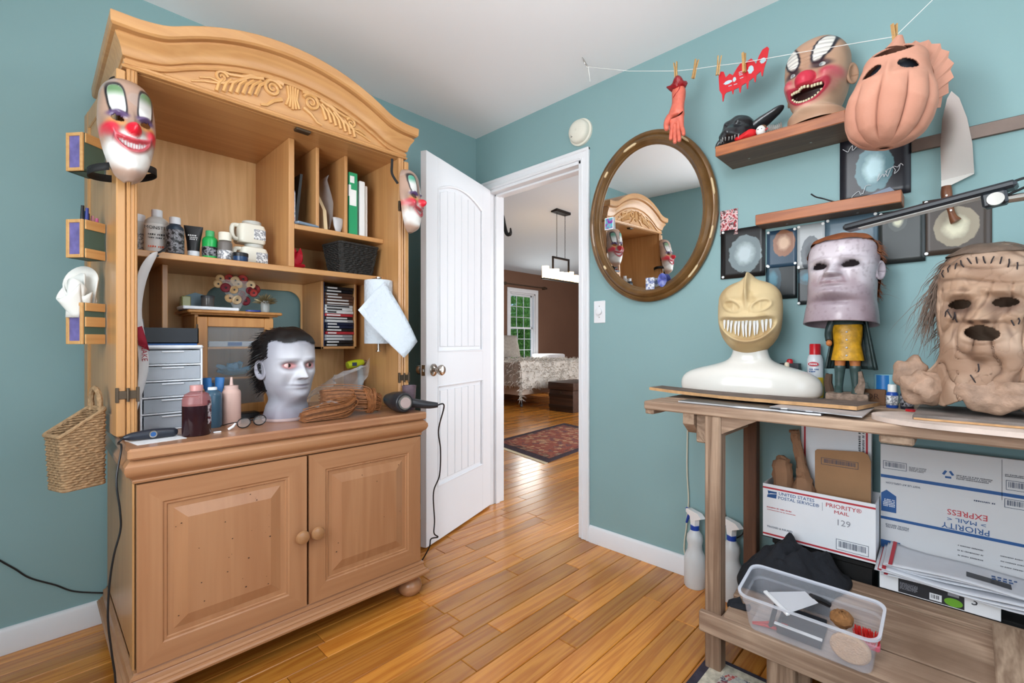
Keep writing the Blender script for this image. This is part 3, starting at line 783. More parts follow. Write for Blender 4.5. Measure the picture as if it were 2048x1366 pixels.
# tiny pictures tucked in the mirror frame
def card(name, label, cat, c, ux, uy, w, h, mat, th=.0015, group=None):
    """flat printed card centred at c"""
    t = thing(name, label, cat, c, group=group, rot=frame((0, 0, 0), ux, uy).to_3x3())
    MB().box((-w / 2, -h / 2, -th), (w / 2, h / 2, 0)).build('sheet', mat, t)
    return t
NY = (0, -1, 0); UZ = (0, 0, 1)
def RGBN(name, cols, scale=8.0, rough=.4):
    """blotchy print from a few colours"""
    m, N, L, B = newmat(name)
    tc = N.new('ShaderNodeTexCoord'); nz = N.new('ShaderNodeTexNoise'); nz.inputs['Scale'].default_value = scale; nz.inputs['Detail'].default_value = 3
    L.new(tc.outputs['Object'], nz.inputs['Vector'])
    cr = N.new('ShaderNodeValToRGB'); e = cr.color_ramp.elements
    while len(e) < len(cols): e.new(.5)
    for i, c in enumerate(cols): e[i].position = .3 + .4 * i / (len(cols) - 1); e[i].color = lin(c)
    L.new(nz.outputs['Fac'], cr.inputs[0]); L.new(cr.outputs[0], B.inputs['Base Color']); B.inputs['Roughness'].default_value = rough
    return m
m_neon = RGBN('neon_print', [(40, 40, 120), (150, 50, 160), (60, 190, 190), (200, 80, 170)], 40)
m_whitecard = M('white_card', (236, 236, 238), rough=.5)
c = card('sticker', 'small neon purple picture tucked into the mirror frame', 'sticker', PX(1218, 447, -.046), NY, UZ, .050, .060, m_whitecard)
MB().box((-.021, -.026, 0), (.021, .026, .0008)).build('print', m_neon, c)
m_whiteblue = RGBN('blue_white_print', [(230, 234, 240), (70, 90, 150), (236, 238, 240), (40, 50, 90)], 45)
c = card('sticker', 'white and navy cut-out sticker at the foot of the mirror', 'sticker', PX(1300, 567, -.042), NY, UZ, .044, .056, m_whiteblue)
m_bluepurple = RGBN('blue_face_print', [(30, 34, 80), (80, 90, 170), (160, 168, 210)], 30)
t = thing('sticker', 'small oval blue and violet sticker beside the navy one', 'sticker', PX(1324, 560, -.042), rot=frame((0, 0, 0), NY, UZ).to_3x3())
MB().prism([(.022 * math.cos(2 * PI * i / 24), .032 * math.sin(2 * PI * i / 24)) for i in range(24)], -.0015, 0, 'z').build('sheet', m_bluepurple, t)

# ---- smoke detector, dimmer, door hook
m_ivory = M('ivory_plastic', (226, 222, 208), rough=.4)
t = thing('smoke_detector', 'round ivory smoke detector above the doorway', 'smoke detector', (0, -.861, 2.197), rot=Matrix.Rotation(-PI / 2, 3, 'Y'))
MB().lathe([(.001, .0), (.072, .0), (.072, .012), (.066, .014), (.001, .014)], n=40).build('base_plate', m_ivory, t)
MB().lathe([(.001, .012), (.062, .012), (.062, .03), (.055, .042), (.04, .05), (.02, .054), (.001, .055)], n=40).build('cover', m_ivory, t)
MB().lathe([(.001, 0), (.006, 0), (.005, .003), (.001, .003)], (0, 0, .0545), 12).build('test_button', m_ivory, t)
t2 = MB()
for k in range(4): t2.box((-.03 + k * .006, .022, .046), (-.027 + k * .006, .034, .0505))
t2.build('vent_slot', m_black, t)
t = thing('dimmer_switch', 'white dimmer switch plate with round dial beside the doorway', 'switch', (0, -.979, 1.22))
MB().box((-.006, -.979 - .035, 1.162), (0, -.979 + .035, 1.278), .003).build('plate', m_trim, t, w=True)
MB().tube([(-.006, -.979, 1.222), (-.018, -.979, 1.222), (-.02, -.979, 1.222)], [.019, .018, .015], 28).build('dial', m_trim, t, w=True)
for z in (1.25, 1.192): MB().tube([(-.006, -.979, z), (-.0075, -.979, z)], [.003, .0025], 10).build('screw', m_steel, t, w=True)

# ---- photo prints pinned to the wall (plain dark portrait cards)
def PORT(name, bgc, fgc, mid, cx=.0, cy=.0, rx=.3, ry=.4, blotch=6.0, shoulders=None):
    """print: soft pale oval on a ground, in the card's own coordinates (unit square -.5 .. .5 scaled by w, h)"""
    m, N, L, B = newmat(name)
    tc = N.new('ShaderNodeTexCoord'); mp = N.new('ShaderNodeMapping'); L.new(tc.outputs['Object'], mp.inputs['Vector'])
    mp.inputs['Location'].default_value = (-cx / rx, -cy / ry, 0); mp.inputs['Scale'].default_value = (1 / rx, 1 / ry, 0)
    g = N.new('ShaderNodeVectorMath'); g.operation = 'LENGTH'; 
    nz = N.new('ShaderNodeTexNoise'); nz.inputs['Scale'].default_value = blotch / min(rx, ry) * .3; nz.inputs['Detail'].default_value = 5
    L.new(tc.outputs['Object'], nz.inputs['Vector']); L.new(mp.outputs[0], g.inputs[0])
    ad = N.new('ShaderNodeMath'); ad.operation = 'MULTIPLY_ADD'; L.new(nz.outputs['Fac'], ad.inputs[0]); ad.inputs[1].default_value = .35; L.new(g.outputs['Value'], ad.inputs[2])
    cr = N.new('ShaderNodeValToRGB'); e = cr.color_ramp.elements; e.new(.5); e.new(.6)
    for q, (ps, cc) in enumerate(((.30, fgc), (.52, mid), (.70, mid), (.73, bgc))):
        e[q].position = ps; e[q].color = lin(cc)
    sc_ = N.new('ShaderNodeMath'); sc_.operation = 'MULTIPLY'; sc_.inputs[1].default_value = .62; L.new(ad.outputs[0], sc_.inputs[0])
    L.new(sc_.outputs[0], cr.inputs[0]); L.new(cr.outputs[0], B.inputs['Base Color']); B.inputs['Roughness'].default_value = .35
    return m
m_pin = M('push_pin', (238, 238, 236), rough=.3)
def poster(label, tl, br, mat, x=-.003, curl=.003, pins=True, skew=0.0, cat='print'):
    a, b2 = PX(*tl, x), PX(*br, x)
    w, h = abs(b2.y - a.y), abs(a.z - b2.z); c = (a + b2) / 2
    t = thing('photo_print', label, cat, c, rot=frame((0, 0, 0), NY, UZ).to_3x3(), group='prints pinned to the wall')
    t.rotation_euler.rotate_axis('Z', 0)
    g = []; n = 8
    for i in range(n + 1):
        g.append([(-w / 2 + w * j / n, -h / 2 + h * i / n, .001 + curl * ((2 * j / n - 1) ** 2 * .5 + (1 - i / n) ** 2 * .5)) for j in range(n + 1)])
    MB().grid(g).build('sheet', mat, t, solid=.0006)
    if pins:
        for sx, sy in ((-.44, .46), (.44, .46), (-.44, -.46)):
            MB().tube([(sx * w, sy * h, curl * .6), (sx * w, sy * h, curl * .6 + .006)], [.0055, .005], 12).build('push_pin', m_pin, t)
    return t
poster('black photo print of a pale blotched oval, beside the mirror', (1442, 463), (1531, 551), PORT('p1', (22, 22, 24), (186, 200, 204), (120, 134, 138), .01, -.005, .066, .080, 10))
poster('print with a tan oval on a blue ground, right of the black print', (1534, 464), (1594, 531), PORT('p2', (44, 70, 92), (214, 178, 150), (150, 104, 80), .008, .02, .040, .054, 8), x=-.002)
poster('grey print of a dark standing shape, over the cream mask', (1595, 452), (1650, 533), PORT('p3', (176, 180, 182), (44, 50, 56), (96, 102, 108), 0, -.03, .034, .07, 8), x=-.004)
poster('large blue-grey print half hidden by the lamp bar', (1650, 440), (1758, 525), PORT('p4', (86, 108, 122), (158, 184, 196), (100, 126, 140), 0, -.03, .06, .08, 6), x=-.002)
poster('print of dark clothing under a pale oval, below the lamp bar', (1757, 427), (1851, 522), PORT('p5', (40, 46, 46), (206, 204, 176), (64, 70, 68), -.01, .055, .026, .036, 6), x=-.005)
poster('sepia brown print with a cream oval, under the knife', (1845, 403), (1984, 500), PORT('p6', (66, 54, 46), (218, 212, 184), (150, 138, 116), 0, -.005, .055, .064, 7), x=-.003)
poster('dark teal print hanging below the tan oval print', (1532, 530), (1595, 596), PORT('p7', (22, 30, 34), (70, 130, 150), (40, 70, 84), -.03, .01, .03, .06, 8), x=-.0015)
poster('small dark teal print behind the pale mask', (1596, 533), (1636, 608), PORT('p8', (26, 34, 38), (50, 120, 142), (36, 66, 78), 0, .03, .04, .03, 8), x=-.0025)
sp = poster('black print with a pale blue blotch and silver scrawl above the slim shelf', (1680, 281), (1822, 385), PORT('p9', (28, 28, 36), (176, 208, 214), (92, 128, 136), 0, -.01, .055, .085, 8), x=-.002, pins=False)
m_silver = M('silver_ink', (206, 206, 210), rough=.3)
def scrawl(p, ox, oy, s, n, seed, z=.008):
    random.seed(seed); q = []
    for i in range(n): q.append((ox + s * (i / n) * 2.2 + random.uniform(-.2, .2) * s, oy + s * (i / n) * .8 + random.uniform(-.45, .45) * s, z))
    MB().tube(smooth_pts(q, 4), .0011, 5).build('signature', m_silver, p)
scrawl(sp, -.085, .07, .03, 9, 1); scrawl(sp, .01, -.05, .034, 14, 2); scrawl(sp, .03, -.035, .02, 8, 6); scrawl(sp, -.07, -.10, .03, 9, 4)
m_rose = RGBN('rose_print', [(20, 18, 20), (170, 30, 44), (232, 200, 200), (30, 24, 26), (190, 36, 50)], 60)
poster('small red and black rose patterned sheet beside the mirror', (1441, 423), (1476, 468), m_rose, x=-.002, pins=False, curl=.002)
# ---- magnetic strip and knife
m_strip = M('strip_steel', (134, 118, 110), rough=.35, metal=.85, var=.1, vscale=20)
t = thing('magnetic_strip', 'long brushed steel magnetic knife strip on the wall', 'knife strip', (0, -2.5, 1.72))
MB().box((-.012, -2.222, 1.700), (-.0005, -3.1, 1.743), .002).build('bar', m_strip, t, w=True)
m_blade = M('knife_steel', (182, 172, 166), rough=.22, metal=1.0)
m_handle = WOOD('knife_handle', (128, 78, 48), (92, 52, 32), 'y', rough=.4, grain=.3)
kn = thing('chef_knife', 'large chef knife held point up on the magnetic strip', 'knife', PX(1908, 400, -.020), rot=frame((0, 0, 0), (0, -1, .0), (0, .02, 1)).to_3x3())
k0 = PX(1913, 180, -.020).z - kn.location.z; kb_ = PX(1915, 355, -.020).z - kn.location.z; kz = PX(1908, 437, -.020).z - kn.location.z
pts = [(-.030, kb_ - .005), (.046, kb_ + .005), (.042, kb_ + (k0 - kb_) * .35), (.030, kb_ + (k0 - kb_) * .65), (.012, kb_ + (k0 - kb_) * .9), (-.006, k0), (-.016, kb_ + (k0 - kb_) * .93), (-.028, kb_ + (k0 - kb_) * .7), (-.032, kb_ + (k0 - kb_) * .4)]
MB().prism(pts, 0, .003, 'z').build('blade', m_blade, kn, smooth=0)
MB().prism([(-.030, kb_ - .022), (-.006, kb_ - .022), (.046, kb_ + .001), (.046, kb_ + .005), (-.030, kb_ - .003)], -.003, .007, 'z').build('bolster', m_steel, kn, smooth=0)
pts = smooth_pts([(-.018, kb_ - .022, .002), (-.017, kb_ - .055, .002), (-.010, kb_ - .09, .002), (-.002, kb_ - .125, .002), (.006, kb_ - .142, .002)], 5)
MB().tube(pts, [.0115 + .003 * math.sin(i * .4) for i in range(len(pts) - 1)] + [.006], 12).build('handle', m_handle, kn)
for f in (.25, .6): q = pts[int(f * len(pts))]; MB().tube([(q.x, q.y, .011), (q.x, q.y, .0165)], .003, 10).build('rivet', m_steel, kn)
# ================================================================== THINGS UNDER AND ON THE BENCH
m_bwhite = M('box_white', (240, 242, 246), rough=.6, var=.03, vscale=8)
m_bgrey = M('box_grey', (206, 206, 208), rough=.65, var=.03, vscale=6)
m_kraft = M('kraft', (168, 128, 92), rough=.8, var=.12, vscale=9)
m_kraftpaper = M('kraft_paper', (150, 112, 84), rough=.85, var=.15, vscale=10, bump=.3, bscale=30)
m_red = M('print_red', (190, 50, 62), rough=.5)
m_blue = M('print_blue', (36, 84, 142), rough=.5)
m_dblue = M('print_navy', (52, 66, 92), rough=.5)
m_ink = M('print_ink', (60, 62, 70), rough=.5)
m_lgrey = M('print_grey', (150, 152, 160), rough=.5)
WX = -1  # faces looking to the room
def fpatch(parent, x, y0, y1, z0, z1, mat, name='print', out=.0006):
    """thin printed patch on a face looking to -X"""
    return MB().box((x - out, y0, z0), (x + .0004, y1, z1)).build(name, mat, parent, w=True, smooth=0)
def ftext(parent, s, x, y, z, size, mat, flip=False, align='CENTER', squeeze=1.0):
    ux, uy = ((0, -1, 0), (0, 0, 1)) if not flip else ((0, 1, 0), (0, 0, -1))
    return text(s, size, mat, parent, frame((x - .0007, y, z), ux, uy), align=align, squeeze=squeeze)
def micro(parent, mtx, width, h, mat, w=True, lines=1, gap=1.5, seed=0):
    """print too fine to read: rows of letter-sized strokes centred on mtx"""
    rnd = random.Random(seed + int(width * 1e4)); t = MB()
    for k in range(lines):
        x = -width / 2; y = ((lines - 1) / 2 - k) * h * gap; end = width / 2 * (1 if k < lines - 1 else .8)
        while x < end:
            lw = h * rnd.uniform(.35, .75)
            t.add([mtx @ Vector(q) for q in ((x, y - h / 2, .0002), (x + lw, y - h / 2 * rnd.uniform(.6, 1), .0002), (x + lw, y + h / 2, .0002), (x, y + h / 2 * rnd.uniform(.5, 1), .0002))], [(0, 1, 2, 3)])
            x += lw + h * (.3 if rnd.random() < .82 else .9)
    return t.build('fine_print', mat, parent, w=w, smooth=0, fix=False, kind='stuff')
def fmicro(parent, x, y, z, width, h, mat, flip=False, lines=1, seed=0):
    return micro(parent, frame((x - .0008, y, z), (0, 1, 0) if flip else (0, -1, 0), (0, 0, -1) if flip else (0, 0, 1)), width, h, mat, lines=lines, seed=seed)
def barcode(parent, x, y0, y1, z0, z1, mat, seed=1, framed=True):
    random.seed(seed); t = MB(); y = y0; d = -1 if y1 < y0 else 1
    m = abs(y1 - y0); 
    if framed:
        e = .0012
        for a, b2, c, e2 in ((y0, y1, z0, z0 + e), (y0, y1, z1 - e, z1), (y0, y0 + d * e, z0, z1), (y1 - d * e, y1, z0, z1)): t.box((x - .0007, a, c), (x, b2, e2))
    pad = m * .08; y = y0 + d * pad
    while abs(y - y0) < m - pad:
        wv = random.choice([.0008, .0012, .0018]); 
        t.box((x - .0007, y, z0 + (z1 - z0) * .28), (x, y + d * wv, z1 - (z1 - z0) * .15)); y += d * (wv + random.choice([.001, .0016, .0022]))
    t.build('barcode', mat, parent, w=True, smooth=0, kind='stuff')
# black bins standing on the floor at the back
m_bin = M('bin_black', (16, 16, 17), rough=.5)
def bin_(label, y0, y1, ztop_, x0=-.178, x1=-.03):
    t = thing('storage_bin', label, 'bin', ((x0 + x1) / 2, (y0 + y1) / 2, 0))
    q = MB(); q.box((x0, y0, 0.0), (x1, y1, .01)); 
    for a, b2 in (((x0, y0, .01), (x0 + .006, y1, ztop_)), ((x1 - .006, y0, .01), (x1, y1, ztop_)), ((x0 + .006, y0, .01), (x1 - .006, y0 - .006, ztop_)), ((x0 + .006, y1 + .006, .01), (x1 - .006, y1, ztop_))): q.box(a, b2)
    q.build('body', m_bin, t, w=True)
    MB().box((x0 - .006, y0 + .006, ztop_ - .014), (x1 + .006, y1 - .006, ztop_ + .004), .003).build('lid', m_bin, t, w=True)
bin_('tall black storage bin under the open mailing box', -1.85, -2.135, .340)
bin_('lower black storage bin under the flat white carton', -2.16, -2.62, .281)
# open postal box
UX, UY0, UY1, UZ0, UZ1 = -.19, -1.815, -2.146, .345, .540
t = thing('mailing_box', 'open white postal mailing box with red stripes under the bench', 'box', (-.11, -1.98, UZ0))
MB().box((UX, UY0, UZ0), (UX + .003, UY1, UZ1)).build('front_panel', m_bwhite, t, w=True)
MB().box((-.03, UY0, UZ0), (-.033, UY1, UZ1)).build('back_panel', m_bwhite, t, w=True)
MB().box((UX + .003, UY0, UZ0), (-.033, UY0 - .003, UZ1)).build('side_panel', m_bwhite, t, w=True)
MB().box((UX + .003, UY1 + .003, UZ0), (-.033, UY1, UZ1)).build('side_panel', m_bwhite, t, w=True)
MB().box((UX, UY0, UZ0), (-.03, UY1, UZ0 + .003)).build('bottom_panel', m_kraft, t, w=True)
fpatch(t, UX, UY0, UY1, UZ1 - .017, UZ1 - .011, m_red, 'stripe'); fpatch(t, UX, UY0, UY1, UZ0 + .009, UZ0 + .015, m_red, 'stripe')
ftext(t, 'UNITED STATES', UX, UY0 - .052, UZ1 - .028, .0155, m_blue, align='LEFT'); ftext(t, 'POSTAL SERVICE®', UX, UY0 - .050, UZ1 - .043, .0155, m_blue, align='LEFT')
eg = MB()
ey, ez = UY0 - .016, UZ1 - .036
for poly in ([(0, .012), (.030, .012), (.030, .006), (.010, .004), (.002, .0)], [(.0, -.002), (.012, .001), (.030, .004), (.028, -.012), (-.002, -.012)]):
    eg.prism([(ey - p[0], ez + p[1]) for p in poly], UX - .0007, UX, 'x')
eg.build('emblem', m_blue, t, w=True, smooth=0)
MB().box((UX - .0007, UY0 - .186, UZ1 - .056), (UX, UY0 - .1867, UZ1 - .028)).build('rule', m_dblue, t, w=True, smooth=0)
ftext(t, 'PRIORITY®', UX, UY0 - .245, UZ1 - .033, .019, m_red, squeeze=1.05); ftext(t, 'MAIL', UX, UY0 - .240, UZ1 - .052, .016, m_red, squeeze=1.2)
fmicro(t, UX, UY0 - .056, UZ1 - .084, .085, .0045, m_red); fmicro(t, UX, UY0 - .064, UZ1 - .093, .10, .0028, m_red, seed=3)
ftext(t, 'TRACKED & INSURED', UX, UY0 - .055, UZ0 + .040, .0085, m_dblue)
ftext(t, '129', UX, UY0 - .245, UZ1 - .085, .028, m_lgrey)
barcode(t, UX, UY0 - .225, UY1 + .018, UZ0 + .02, UZ0 + .055, m_dblue, 3)
# tall white and red carton standing behind it
t = thing('flattened_carton', 'tall white carton with red side stripes standing against the wall', 'box', (-.045, -2.017, .36))
MB().box((-.070, -1.912, .36), (-.045, -2.122, .815), .001).build('panel', m_bwhite, t, w=True)
fpatch(t, -.070, -1.921, -1.927, .36, .815, m_red, 'stripe'); fpatch(t, -.070, -2.106, -2.112, .36, .815, m_red, 'stripe')
micro(t, frame((-.0708, -2.094, .70), (0, 0, 1), (0, 1, 0)), .16, .007, m_ink, lines=2)
# the postal carton leaning on the wall: brown leaf and crumpled paper inside the open box
t = thing('cardboard_flap', 'flat brown cardboard leaf with barcode in the open mailing box', 'cardboard', (-.12, -2.045, .37))
MB().prism([(-1.966, .35), (-1.966, .672), (-1.972, .678), (-2.105, .690), (-2.118, .683), (-2.126, .66), (-2.126, .35)], -.122, -.118, 'x').build('leaf', m_kraft, t, w=True, smooth=0)
barcode(t, -.122, -1.985, -2.092, .628, .652, m_dblue, 5)
def crumple(label, base, pts, rad, seed):
    random.seed(seed); t = thing('packing_paper', label, 'paper', base)
    q = MB(); sp_ = smooth_pts(pts, 5); k = len(sp_)
    rr = [float(np.interp(i / (k - 1), np.linspace(0, 1, len(rad)), rad)) for i in range(k)]
    q.tube(sp_, rr, 13); q.jitter(.004); q.build('wad', m_kraftpaper, t, w=True, smooth=22)
crumple('crumpled brown packing paper wad at the left of the open box', (-.14, -1.87, .36), [(-.13, -1.875, .37), (-.135, -1.872, .50), (-.135, -1.865, .60), (-.125, -1.868, .635)], [.034, .036, .034, .012], 2)
crumple('tall twisted strip of brown packing paper in the open box', (-.13, -1.93, .36), [(-.13, -1.932, .37), (-.14, -1.935, .53), (-.12, -1.925, .60), (-.11, -1.905, .70), (-.11, -1.898, .735)], [.03, .034, .016, .014, .014], 4)
# large grey express carton leaning at the wall
EX = -.102
t = thing('express_carton', 'large flat grey express mailing carton leaning on the wall', 'box', (-.09, -2.5, .30))
MB().box((EX, -2.149, .285), (-.088, -2.98, .722), .001).build('panel', m_bgrey, t, w=True)
def eband(z0, z1, m=m_blue): fpatch(t, EX, -2.150, -2.98, z0, z1, m, 'band')
eband(.612, .622); eband(.474, .483)
MB().box((EX - .0006, -2.4285, .60), (EX, -2.4295, .718)).build('fold_line', m_ink, t, w=True, smooth=0)
barcode(t, EX, -2.156, -2.216, .642, .668, m_dblue, 8); barcode(t, EX, -2.437, -2.50, .632, .660, m_dblue, 9); barcode(t, EX, -2.434, -2.50, .580, .606, m_dblue, 10)
fmicro(t, EX, -2.37, .648, .075, .0034, m_ink, lines=3); fmicro(t, EX, -2.242, .652, .04, .0026, m_ink, lines=4, seed=7); fmicro(t, EX, -2.47, .674, .07, .003, m_ink, lines=2, seed=9); fmicro(t, EX, -2.39, .585, .05, .0045, m_dblue, True, seed=2)
rc = MB()
for k in range(3):
    a = 2 * PI * k / 3 + .5
    rc.obox((EX - .0003, -2.314 + .009 * math.cos(a), .652 + .009 * math.sin(a)), (1, 0, 0), (0, -math.sin(a), math.cos(a)), (0, math.cos(a), math.sin(a)), (.0003, .007, .003))
rc.build('recycling_mark', m_blue, t, w=True, smooth=0)
ftext(t, 'EXPRESS', EX, -2.356, .538, .024, m_red, flip=True); ftext(t, '> MAIL <', EX, -2.354, .516, .017, m_blue, flip=True, squeeze=1.3); ftext(t, 'PRIORITY', EX, -2.352, .495, .025, m_blue, flip=True)
MB().prism([(-2.151, .50), (-2.190, .50), (-2.190, .555), (-2.165, .572), (-2.151, .560)], EX - .0007, EX, 'x').build('badge', m_blue, t, w=True, smooth=0)
fmicro(t, EX - .0006, -2.1715, .530, .030, .0035, m_bwhite, True, lines=5)
ftext(t, 'VISIT US AT USPS.COM', EX, -2.206, .597, .0085, m_dblue, flip=True)
ftext(t, 'UNITED STATES\nPOSTAL SERVICE', EX, -2.192, .455, .008, m_dblue, flip=True)
fpatch(t, EX, -2.150, -2.20, .345, .405, m_blue, 'band')
for z in (.440, .425, .410): fmicro(t, EX, -2.36, z, .06, .0035, m_ink, True, seed=int(z * 1e3)); fmicro(t, EX, -2.46, z - .004, .085, .003, m_ink, True, seed=int(z * 2e3))
# flat white carton with dark label
FXc, FY0, FY1, FZ0, FZ1 = -.205, -2.157, -2.423, .2855, .343
t = thing('flat_carton', 'flat white carton with black label priced 3, below the envelopes', 'box', (-.12, -2.29, FZ0))
MB().box((FXc, FY0, FZ0), (-.104, FY1, FZ1), .001).build('body', m_bwhite, t, w=True)
m_charcoal = M('label_black', (44, 46, 52), rough=.4)
fpatch(t, FXc, FY0 - .046, FY0 - .193, FZ0 + .003, FZ1 - .004, m_charcoal, 'label')
fmicro(t, FXc - .0006, FY0 - .085, FZ1 - .010, .065, .0042, m_bwhite); 
fmicro(t, FXc - .0006, FY0 - .070, FZ1 - .033, .040, .0024, m_lgrey, lines=6)
fpatch(t, FXc - .0006, FY0 - .118, FY0 - .145, FZ0 + .007, FZ0 + .027, m_bwhite, 'label_patch'); barcode(t, FXc - .0013, FY0 - .12, FY0 - .143, FZ0 + .007, FZ0 + .027, m_ink, 11, False)
MB().prism([(FY0 - .170 + .020 * math.cos(2 * PI * i / 20), FZ0 + .016 + .012 * math.sin(2 * PI * i / 20)) for i in range(20)], FXc - .0014, FXc, 'x').build('green_badge', M('leaf_green', (110, 170, 48), rough=.5), t, w=True, smooth=0)
fpatch(t, FXc - .0006, FY0 - .158, FY0 - .182, FZ1 - .024, FZ1 - .006, m_lgrey, 'label_patch')
ftext(t, '3', FXc, FY0 - .214, FZ0 + .036, .034, m_ink); ftext(t, '00', FXc, FY0 - .230, FZ0 + .046, .012, m_ink)
# loose stack of white envelopes
m_env = M('envelope', (220, 222, 228), rough=.5, var=.05, vscale=14)
random.seed(9)
for k in range(6):
    z = FZ1 + .002 + k * .0085
    x0, x1 = -.250 + random.uniform(-.012, .014), -.106; y0, y1 = -2.158 + random.uniform(-.018, .012) + (k > 3) * -.012, -2.62
    top = k == 5
    lab = ['lowest white mailing envelope, lying on the flat carton', 'second white envelope up from the flat carton', 'third white envelope up from the flat carton', 'third white envelope from the top of the sagging stack', 'white envelope just under the blacked-out one', 'topmost white mailing envelope with blacked-out address'][k]
    t = thing('mailing_envelope', lab, 'envelope', ((x0 + x1) / 2, (y0 + y1) / 2, z), group='envelopes on the flat carton')
    g = []; 
    for i in range(9):
        u = i / 8; x = x0 + (x1 - x0) * u
        g.append([Vector((x, y0 + (y1 - y0) * j / 10, z + .024 * (1 - min(j / 3, 1)) ** 2 * u  + .005 * math.sin(j * .8 + k))) for j in range(11)])
    MB().grid(g).build('sheet', m_env, t, w=True, solid=.0028)
    st = MB()
    for a, b2 in ((.05, .12),): st.grid([[p * (1 - (a if q == 0 else b2)) * 1.0 + Vector((r[5].x, r[3].y, r[3].z)) * (a if q == 0 else b2) + Vector((0, 0, .0022)) for q in range(2)] for r in g for p in [r[0]]])
    st.build('stripe', m_red, t, w=True, smooth=0)
    if top:
        ap = [Vector((r[j].x, r[j].y, r[j].z + .0022)) for r in g[2:5] for j in (4, 5, 6)]
        MB().grid([ap[0:3], ap[3:6], ap[6:9]]).build('redaction', m_charcoal, t, w=True, smooth=0)
        micro(t, frame((-.19, -2.43, z + .010), (0, -1, 0), (1, 0, 0.02)), .05, .012, m_blue, lines=2)
# black cloth heap
m_cloth = M('black_cloth', (30, 32, 38), rough=.9, var=.15, vscale=8, bump=.3, bscale=80)
t = thing('black_cloth', 'rumpled black cloth heaped on the left of the lower shelf', 'cloth', (-.30, -1.93, .22))
g = []; 
for i in range(31):
    u = i / 30; row = []
    for j in range(41):
        v = j / 40
        x = -.405 + .22 * u; y = -1.80 - .27 * v + .02 * math.sin(6 * u)
        env = (math.sin(PI * u) ** .6) * (math.sin(PI * min(max(v, 0), 1)) ** .45)
        crest = .055 * math.exp(-((v - .28 - .25 * (1 - u)) / .10) ** 2) + .05 * math.exp(-((v - .62 - .15 * u) / .12) ** 2)
        fold = .012 * math.sin(17 * v + 9 * u) + .008 * math.sin(31 * v - 14 * u + 1.0) + .005 * math.sin(40 * u + 11 * v)
        zb = .196 + (x + .55) / .36 * .08
        z = zb + .006 + env * (.055 + crest + fold + .085 * u * (1 - v) )
        row.append((x, y, z))
    g.append(row)
MB().grid(g).build('folds', m_cloth, t, w=True, solid=.002)
MB().tube(smooth_pts([(-.47, -1.83, .222), (-.49, -1.80, .205), (-.488, -1.86, .215)], 4), [.012] * 9, 8).jitter(.002).build('hem', m_cloth, t, w=True)
# clear tub with odds and ends
m_tub = M('clear_tub', (226, 230, 240), rough=.18, trans=.0, alpha=.27, spec=.6)
m_tubrim = M('clear_tub_rim', (228, 232, 242), rough=.2, alpha=.62)
tilt3 = Matrix.Rotation(-tilt, 3, 'Y')
tz = .2065
tb = thing('plastic_tub', 'clear plastic shoebox tub of brushes on the shelf front', 'tub', (-.497, -2.027, tz), rot=tilt3)
def rrect(hx, hy, r, n=5):
    q = []
    for cx, cy, a0 in ((hx - r, hy - r, 0), (-hx + r, hy - r, PI / 2), (-hx + r, -hy + r, PI), (hx - r, -hy + r, 1.5 * PI)):
        q += [(cx + r * math.cos(a0 + PI / 2 * i / n), cy + r * math.sin(a0 + PI / 2 * i / n)) for i in range(n + 1)]
    return q
def loft(rings, closed=True):
    """rings: list of (polygon, z)"""
    t = MB(); n = len(rings[0][0]); vs = [(p[0], p[1], z) for poly, z in rings for p in poly]
    fs = [(i * n + j, i * n + (j + 1) % n, (i + 1) * n + (j + 1) % n, (i + 1) * n + j) for i in range(len(rings) - 1) for j in range(n)]
    return t.add(vs, fs), n
q, n = loft([(rrect(.062, .148, .02), .0), (rrect(.066, .152, .022), .012), (rrect(.070, .158, .024), .085), (rrect(.075, .163, .026), .09), (rrect(.077, .166, .028), .118)])
q.f.append(tuple(range(n))); q.fm.append(0)
q.build('wall', m_tub, tb)
q, n = loft([(rrect(.077, .166, .028), .116), (rrect(.083, .172, .03), .117), (rrect(.083, .172, .03), .124), (rrect(.076, .165, .027), .122)]); q.build('rim', m_tubrim, tb)
def intub(x, y, z): return tb.matrix_basis @ Vector((x, y, z))
def tt_(name, label, cat, x, y, z, rz=0.0, rx=0.0, ry=0.0): return thing(name, label, cat, intub(x, y, z), rot=tilt3 @ Matrix.Rotation(rz, 3, 'Z') @ Matrix.Rotation(rx, 3, 'X') @ Matrix.Rotation(ry, 3, 'Y'))
m_sponge = M('beige_sponge', (204, 166, 130), rough=.9, bump=.5, bscale=200, var=.1, vscale=60)
t = tt_('sanding_sponge', 'oval beige sponge pressed against the front of the clear tub', 'sponge', -.042, -.103, .044, ry=-1.35)
MB().lathe([(.001, -.01), (.034, -.01), (.038, -.004), (.038, .006), (.033, .011), (.001, .011)], n=32, sy=1.2).build('pad', m_sponge, t)
t = tt_('round_brush', 'round coarse brown brush in the clear tub', 'brush', .022, -.075, .075)
MB().sphere((0, 0, 0), (.026, .028, .022), 20, 14).jitter(.0022).build('bristles', M('coir', (150, 104, 62), rough=.95, var=.3, vscale=60), t)
t = tt_('red_brush', 'red bristled brush at the right end of the clear tub', 'brush', .004, -.134, .050)
MB().box((-.012, -.028, -.02), (.012, .028, .0), .004).build('block', M('pink_block', (226, 110, 130), rough=.5), t)
q = MB(); random.seed(4)
for k in range(120):
    x, y = random.uniform(-.011, .011), random.uniform(-.026, .026); q.tube([(x, y, 0), (x * 1.3, y * 1.15, .026)], .0011, 4, cap=False)
q.build('bristles', M('red_bristle', (214, 44, 40), rough=.6), t, kind='stuff')
t = tt_('scraper', 'flat white-handled drywall scraper poking out of the clear tub', 'scraper', -.005, .035, .105, rz=2.35, rx=.15)
